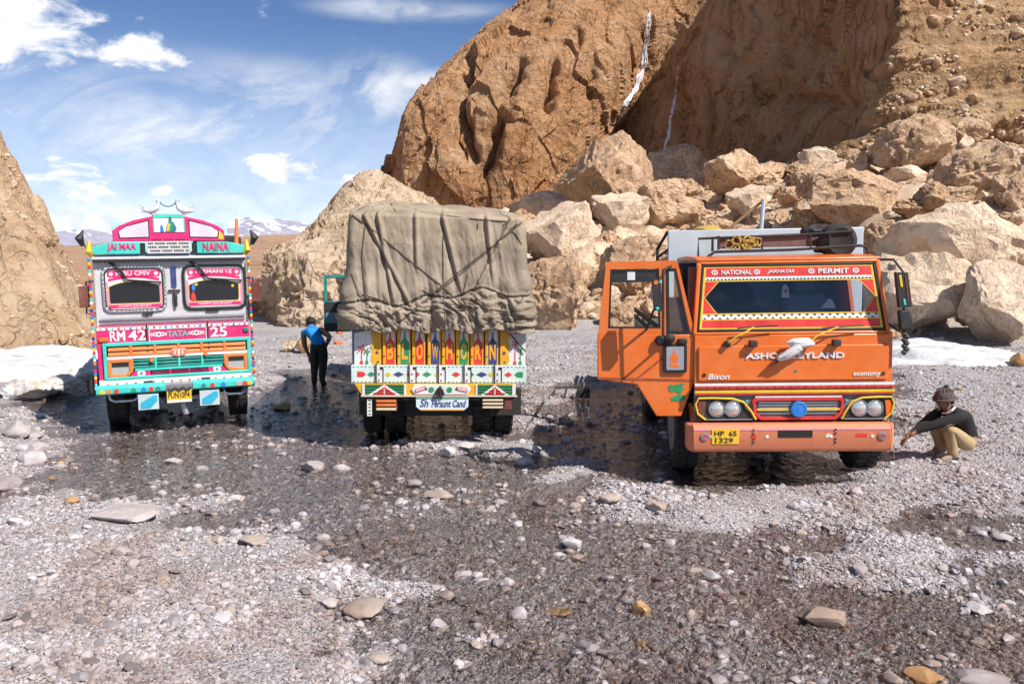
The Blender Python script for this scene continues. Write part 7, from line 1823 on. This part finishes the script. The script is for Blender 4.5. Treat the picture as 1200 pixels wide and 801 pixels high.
for i, rp in enumerate(ropes):
    pts = []
    for k in range(len(rp)-1):
        n_ = max(3, int(math.dist(rp[k], rp[k+1])/4))
        for t in np.linspace(0, 1, n_, endpoint=False):
            h = on_tarp(rp[k][0]*(1-t)+rp[k+1][0]*t, rp[k][1]*(1-t)+rp[k+1][1]*t)
            if h: pts.append(h)
    if len(pts) > 2:
        mb = MB(); mb.tube(pts, 0.011 if i < 3 else 0.008, 6); mb.build('rope', M_rope, tarp)
mb = MB(); a = LM(586, 378, -0.05); c = LM(616, 412, -0.06); mb.tube([(a[0]-0.1, -0.07, a[1]+0.1), (a[0], -0.06, a[1]), (c[0], -0.03, c[1])], 0.010, 6); mb.build('rope', M_rope, tarp)
# ================================================================ people
def skinned(joints, bones, root):
    names = list(joints); idx = {n: i for i, n in enumerate(names)}
    me = bpy.data.meshes.new('skeleton'); me.from_pydata([joints[n][0] for n in names], [(idx[a], idx[c]) for a, c, *_ in bones], []); me.update()
    o = bpy.data.objects.new('skeleton', me); COL.objects.link(o)
    sk = o.modifiers.new('skin', 'SKIN'); sk.use_smooth_shade = True; sk.branch_smoothing = 0.6
    for n in names:
        r_ = joints[n][1]; r_ = r_ if isinstance(r_, tuple) else (r_, r_); v_ = me.skin_vertices[0].data[idx[n]]; v_.radius = r_; v_.use_root = (n == root)
    sb = o.modifiers.new('sub', 'SUBSURF'); sb.levels = 2; sb.render_levels = 2
    dg = bpy.context.evaluated_depsgraph_get(); out = bpy.data.meshes.new_from_object(o.evaluated_get(dg)); bpy.data.objects.remove(o)
    return out
def paint_body(me, joints, bones, mats, rule=None):
    co = np.empty(len(me.polygons)*3); me.polygons.foreach_get('center', co); co = co.reshape(-1, 3)
    best = np.full(len(co), 1e9); mi = np.zeros(len(co), int)
    for a, c, k in bones:
        A, B = np.array(joints[a][0]), np.array(joints[c][0]); e = B-A
        t = np.clip(((co-A) @ e)/(e @ e), 0, 1); d = np.linalg.norm(co-A-t[:, None]*e, axis=1)
        ra = joints[a][1]; rc_ = joints[c][1]; ra = ra[0] if isinstance(ra, tuple) else ra; rc_ = rc_[0] if isinstance(rc_, tuple) else rc_
        d = d - (ra*(1-t)+rc_*t)*0.9
        u = d < best; best[u] = d[u]; mi[u] = k
    if rule: mi = rule(co, mi)
    me.materials.clear()
    for m_ in mats: me.materials.append(m_)
    me.polygons.foreach_set('material_index', mi.astype(np.int32)); me.polygons.foreach_set('use_smooth', [True]*len(me.polygons)); me.update()
def hand(J, Bn, pre, wrist, mid, side, curl, k):
    """palm, four fingers and a thumb: wrist -> mid is the palm direction, side points to the thumb, curl the way the fingers bend"""
    w, m_, s_, c_ = Vector(wrist), Vector(mid), Vector(side), Vector(curl)
    d = (m_-w).normalized(); L = (m_-w).length
    J[pre+'palm'] = (tuple(m_-d*L*0.35), 0.030); Bn.append((pre+'wrist', pre+'palm', k))
    for i, (off, ln) in enumerate(((0.028, 0.075), (0.010, 0.085), (-0.010, 0.078), (-0.027, 0.062))):
        b_ = m_ + s_*off; J[f'{pre}f{i}a'] = (tuple(b_), 0.0105); J[f'{pre}f{i}b'] = (tuple(b_+d*ln*0.5+c_*0.012*(1+i*0.2)), 0.0095); J[f'{pre}f{i}c'] = (tuple(b_+d*ln*0.85+c_*0.035*(1+i*0.15)), 0.0075)
        Bn += [(pre+'palm', f'{pre}f{i}a', k), (f'{pre}f{i}a', f'{pre}f{i}b', k), (f'{pre}f{i}b', f'{pre}f{i}c', k)]
    b_ = w+d*L*0.45+s_*0.032; J[pre+'ta'] = (tuple(b_), 0.013); J[pre+'tb'] = (tuple(b_+s_*0.022+d*0.03+c_*0.01), 0.011); J[pre+'tc'] = (tuple(b_+s_*0.03+d*0.055+c_*0.02), 0.008)
    Bn += [(pre+'palm', pre+'ta', k), (pre+'ta', pre+'tb', k), (pre+'tb', pre+'tc', k)]
M_skin = paint('brown_skin', (0.30, 0.150, 0.085), 0.5, 0, 0.0, scale=8, bump=0.05, var=0.06)
M_hair = paint('black_hair', (0.012, 0.010, 0.009), 0.6, 0, 0.0, scale=30, bump=0.6)
M_blackwool = paint('black_pullover', (0.014, 0.012, 0.014), 0.9, 0, 0.25, (0.05, 0.045, 0.045), scale=14, bump=0.5)
M_khaki = paint('khaki_trousers', (0.42, 0.30, 0.16), 0.85, 0, 0.25, (0.3, 0.2, 0.12), scale=7, bump=0.3)
M_darktr = paint('dark_trousers', (0.030, 0.027, 0.026), 0.85, 0, 0.3, (0.09, 0.075, 0.065), scale=7, bump=0.3)
M_blueshirt = paint('blue_shirt', (0.01, 0.22, 0.62), 0.75, 0, 0.0, scale=9, bump=0.25)
M_wool = paint('grey_brown_wool', (0.13, 0.095, 0.090), 0.95, 0, 0.3, (0.06, 0.05, 0.05), scale=22, bump=0.9)
M_shoe = paint('pale_dusty_shoe', (0.34, 0.24, 0.18), 0.8, 0, 0.4, scale=9)
M_eye = flat('eye_dark', (0.01, 0.008, 0.007), 0.2)

# the man crouching in front of the lorry, facing left, arms reaching towards the wheel
fp = gnd(1106, 543); fz = float(ground_z(np.array([fp.x]), np.array([fp.y]))[0])
MC = Matrix.Translation((fp.x, fp.y, fz)) @ Matrix.Rotation(R(8), 4, 'Z')
J = {
 'pelvis': ((0.25, 0.0, 0.23), (0.135, 0.15)), 'waist': ((0.285, 0.0, 0.36), (0.16, 0.15)), 'chest': ((0.20, 0.0, 0.52), (0.175, 0.18)), 'upper': ((0.085, 0.0, 0.59), (0.125, 0.15)), 'neck': ((0.005, 0.0, 0.635), 0.062),
 'head': ((-0.05, -0.0, 0.69), 0.080), 'skull': ((-0.055, -0.0, 0.76), 0.092), 'crown': ((-0.04, 0.0, 0.81), 0.07), 'jaw': ((-0.105, -0.005, 0.66), 0.045), 'nose': ((-0.155, -0.008, 0.71), 0.016),
 'lhip': ((0.22, -0.12, 0.20), 0.115), 'lknee': ((-0.10, -0.17, 0.44), 0.088), 'lank': ((0.05, -0.12, 0.09), 0.066), 'lheel': ((0.09, -0.12, 0.045), 0.04), 'lball': ((-0.07, -0.14, 0.04), 0.042), 'ltoe': ((-0.15, -0.15, 0.03), 0.028),
 'rhip': ((0.22, 0.12, 0.20), 0.115), 'rknee': ((-0.06, 0.21, 0.45), 0.086), 'rank': ((0.09, 0.14, 0.09), 0.066), 'rheel': ((0.13, 0.14, 0.045), 0.04), 'rball': ((-0.03, 0.17, 0.04), 0.042), 'rtoe': ((-0.11, 0.18, 0.03), 0.028),
 'lsh': ((0.06, -0.19, 0.56), 0.090), 'lel': ((-0.22, -0.16, 0.48), 0.062), 'lwrist': ((-0.455, -0.10, 0.38), 0.036),
 'rsh': ((0.06, 0.19, 0.56), 0.090), 'rel': ((-0.20, 0.11, 0.45), 0.060), 'rwrist': ((-0.43, 0.03, 0.33), 0.031),
}
Bn = [('pelvis','waist',1),('waist','chest',1),('chest','upper',1),('upper','neck',1),('neck','head',0),('head','skull',0),('skull','crown',0),('head','jaw',0),('head','nose',0),
      ('pelvis','lhip',2),('lhip','lknee',2),('lknee','lank',2),('lank','lheel',3),('lank','lball',3),('lball','ltoe',3),('pelvis','rhip',2),('rhip','rknee',2),('rknee','rank',2),('rank','rheel',3),('rank','rball',3),('rball','rtoe',3),
      ('upper','lsh',1),('lsh','lel',1),('lel','lwrist',1),('upper','rsh',1),('rsh','rel',1),('rel','rwrist',1)]
hand(J, Bn, 'l', J['lwrist'][0], (-0.535, -0.085, 0.315), (0.05, -0.6, 0.75), (-0.3, 0.2, -0.9), 0)
hand(J, Bn, 'r', J['rwrist'][0], (-0.51, 0.02, 0.27), (0.1, 0.6, 0.75), (-0.3, -0.2, -0.9), 0)
me = skinned(J, Bn, 'pelvis'); paint_body(me, J, Bn, [M_skin, M_blackwool, M_khaki, M_shoe])
man = empty('person', MC, 'man in black pullover and grey woolly hat crouching beside the orange lorry', 'person')
body = link('body', me, man); body.name = 'body'
def blob_mesh(name, mat, parent, c, s, seed, amp=0.05, cut=None, sub=3):
    bm = bmesh.new(); bmesh.ops.create_icosphere(bm, subdivisions=sub, radius=1.0); m_ = bpy.data.meshes.new(name); bm.to_mesh(m_); bm.free()
    n = len(m_.vertices); co = np.empty(n*3); m_.vertices.foreach_get('co', co); co = co.reshape(-1, 3)
    co *= (1+fbm(co*2.2+seed, 3)*amp)[:, None]
    if cut is not None: co[:, 2] = np.maximum(co[:, 2], cut)
    co = co*np.array(s)+np.array(c); m_.vertices.foreach_set('co', co.ravel()); m_.polygons.foreach_set('use_smooth', [True]*len(m_.polygons)); m_.materials.append(mat); return link(name, m_, parent)
hat = blob_mesh('woolly_hat', M_wool, man, (-0.022, 0, 0.845), (0.118, 0.108, 0.105), 1, 0.05, -0.35)
mb = MB(); ringp = [(-0.022+0.116*math.cos(a), 0.107*math.sin(a), 0.812+0.012*math.cos(a)) for a in np.linspace(0, 2*math.pi, 28, endpoint=False)]; mb.tube(ringp, 0.020, 8, True)
for k in range(14):
    a = 2*math.pi*k/14; mb.tube([(-0.022+0.121*math.cos(a), 0.111*math.sin(a), 0.83), (-0.022+0.085*math.cos(a), 0.08*math.sin(a), 0.925), (-0.022+0.03*math.cos(a), 0.03*math.sin(a), 0.953)], 0.008, 5)
mb.build('hat_rib', M_wool, hat)
blob_mesh('hat_bobble', M_hair, hat, (0.0, 0, 0.965), (0.030, 0.030, 0.024), 2, 0.12, None, 2)
hat.location = (-0.02, 0, -0.065)
blob_mesh('hair', M_hair, man, (0.01, 0, 0.72), (0.068, 0.082, 0.05), 3, 0.08)
for s in (-1, 1):
    blob_mesh('ear', M_skin, man, (-0.032, s*0.088, 0.705), (0.020, 0.011, 0.030), 4, 0.02, None, 2); blob_mesh('eye', M_eye, man, (-0.128, s*0.034, 0.725), (0.010, 0.013, 0.008), 5, 0, None, 2)
mb = MB(); mb.tube([(-0.144, -0.022, 0.676), (-0.150, 0, 0.677), (-0.144, 0.022, 0.676)], 0.006, 6); mb.build('mouth', paint('lip', (0.22, 0.08, 0.06), 0.5), man)
mb = MB(); mb.tube([(0.05, -0.085, 0.665), (0.0, -0.095, 0.625), (-0.035, -0.07, 0.59), (-0.055, 0.0, 0.575)], [0.014, 0.016, 0.016, 0.012], 7); mb.build('collar', M_white, man)

# the man standing bent over at the water's edge, back to the viewer
sp0 = gnd(372, 450); fz = float(ground_z(np.array([sp0.x]), np.array([sp0.y]))[0])
MS = Matrix.Translation((sp0.x, sp0.y, max(fz, -0.03))) @ Matrix.Scale(1.04, 4)
J = {
 'pelvis': ((0.05, 0.0, 0.77), (0.165, 0.14)), 'waist': ((0.0, 0.08, 0.86), (0.165, 0.14)), 'chest': ((-0.11, 0.22, 0.97), (0.165, 0.13)), 'upper': ((-0.165, 0.33, 1.02), (0.13, 0.11)), 'neck': ((-0.20, 0.42, 1.06), 0.055),
 'head': ((-0.205, 0.47, 1.10), 0.078), 'skull': ((-0.21, 0.50, 1.15), 0.090), 'jaw': ((-0.205, 0.55, 1.07), 0.045), 'nose': ((-0.21, 0.60, 1.11), 0.016),
 'lhip': ((-0.035, 0.01, 0.70), 0.115), 'lknee': ((-0.055, 0.06, 0.42), 0.085), 'lank': ((-0.06, -0.02, 0.09), 0.068), 'lball': ((-0.075, 0.10, 0.035), 0.042), 'ltoe': ((-0.08, 0.19, 0.03), 0.028), 'lheel': ((-0.06, -0.05, 0.04), 0.036),
 'rhip': ((0.125, 0.01, 0.70), 0.115), 'rknee': ((0.11, 0.03, 0.42), 0.085), 'rank': ((0.085, -0.04, 0.09), 0.068), 'rball': ((0.11, 0.08, 0.035), 0.042), 'rtoe': ((0.12, 0.17, 0.03), 0.028), 'rheel': ((0.10, -0.07, 0.04), 0.036),
 'lsh': ((-0.31, 0.30, 0.97), 0.078), 'lel': ((-0.30, 0.30, 0.73), 0.052), 'lwrist': ((-0.235, 0.38, 0.52), 0.030),
 'rsh': ((-0.0, 0.36, 1.03), 0.078), 'rel': ((0.20, 0.24, 0.90), 0.054), 'rwrist': ((0.13, 0.22, 0.72), 0.030),
}
Bn = [('pelvis','waist',1),('waist','chest',1),('chest','upper',1),('upper','neck',0),('neck','head',0),('head','skull',0),('head','jaw',0),('head','nose',0),
      ('pelvis','lhip',2),('lhip','lknee',2),('lknee','lank',2),('lank','lheel',3),('lank','lball',3),('lball','ltoe',3),('pelvis','rhip',2),('rhip','rknee',2),('rknee','rank',2),('rank','rheel',3),('rank','rball',3),('rball','rtoe',3),
      ('upper','lsh',1),('lsh','lel',0),('lel','lwrist',0),('upper','rsh',1),('rsh','rel',0),('rel','rwrist',0)]
hand(J, Bn, 'l', J['lwrist'][0], (-0.22, 0.39, 0.44), (0.9, 0.2, 0.1), (0.1, 0.4, -0.2), 0)
hand(J, Bn, 'r', J['rwrist'][0], (0.10, 0.22, 0.65), (-0.3, 0.9, 0.1), (-0.4, 0.1, -0.2), 0)
me = skinned(J, Bn, 'pelvis'); paint_body(me, J, Bn, [M_skin, M_blueshirt, M_darktr, M_black, M_blackwool], lambda co, mi: np.where((mi == 1) & (co[:, 2] < 0.80), 2, np.where((mi == 2) & (co[:, 2] > 0.80), 1, mi)))
man2 = empty('person', MS, 'man in bright blue vest and dark trousers bending over with his back to the viewer', 'person')
link('body', me, man2)
blob_mesh('hair', M_hair, man2, (-0.21, 0.49, 1.17), (0.098, 0.100, 0.088), 7, 0.06)
for s in (-1, 1): blob_mesh('ear', M_skin, man2, (-0.21+s*0.088, 0.49, 1.11), (0.011, 0.02, 0.03), 4, 0.02, None, 2)
mb = MB(); hx_, hy_, hz_ = -0.20, 0.40, 0.40
mb.lathe([(-0.09, 0.001), (-0.09, 0.045), (-0.03, 0.05), (0.03, 0.048), (0.07, 0.03), (0.10, 0.02), (0.10, 0.001)], (hx_+0.03, hy_+0.01, hz_), 'z', 14); q = mb.build('bottle', M_tarpb, None); q.matrix_world = MS; tag(q, 'small dark bottle held in the hand of the bending man', 'bottle')

# ---------------------------------------------------------------- small things lying about between the trucks
a, c = gnd(620, 500), gnd(637, 478)
mb = MB(); mb.tube([(a.x, a.y, 0.03), ((a.x+c.x)/2, (a.y+c.y)/2+0.02, 0.06), (c.x, c.y, 0.10)], 0.024, 7); q = mb.build('iron_bar', M_black, None); tag(q, 'dark iron bar lying on the gravel between the covered truck and the open orange door', 'bar')
a = gnd(650, 470)
mb = MB(); mb.tube([(a.x-0.05, a.y, 0.05), (a.x+0.02, a.y+0.1, 0.22), (a.x+0.45, a.y+0.2, 0.23), (a.x+0.40, a.y+0.1, 0.05)], 0.02, 6); mb.tube([(a.x+0.16, a.y+0.02, 0.05), (a.x+0.22, a.y+0.14, 0.22)], 0.018, 6); mb.box(a.x+0.42, a.x+0.62, a.y+0.1, a.y+0.32, 0.04, 0.2); q = mb.build('lifting_jack', M_black, None, 0.01); tag(q, 'black metal jack frame standing on wet stones left of the open orange door', 'jack')
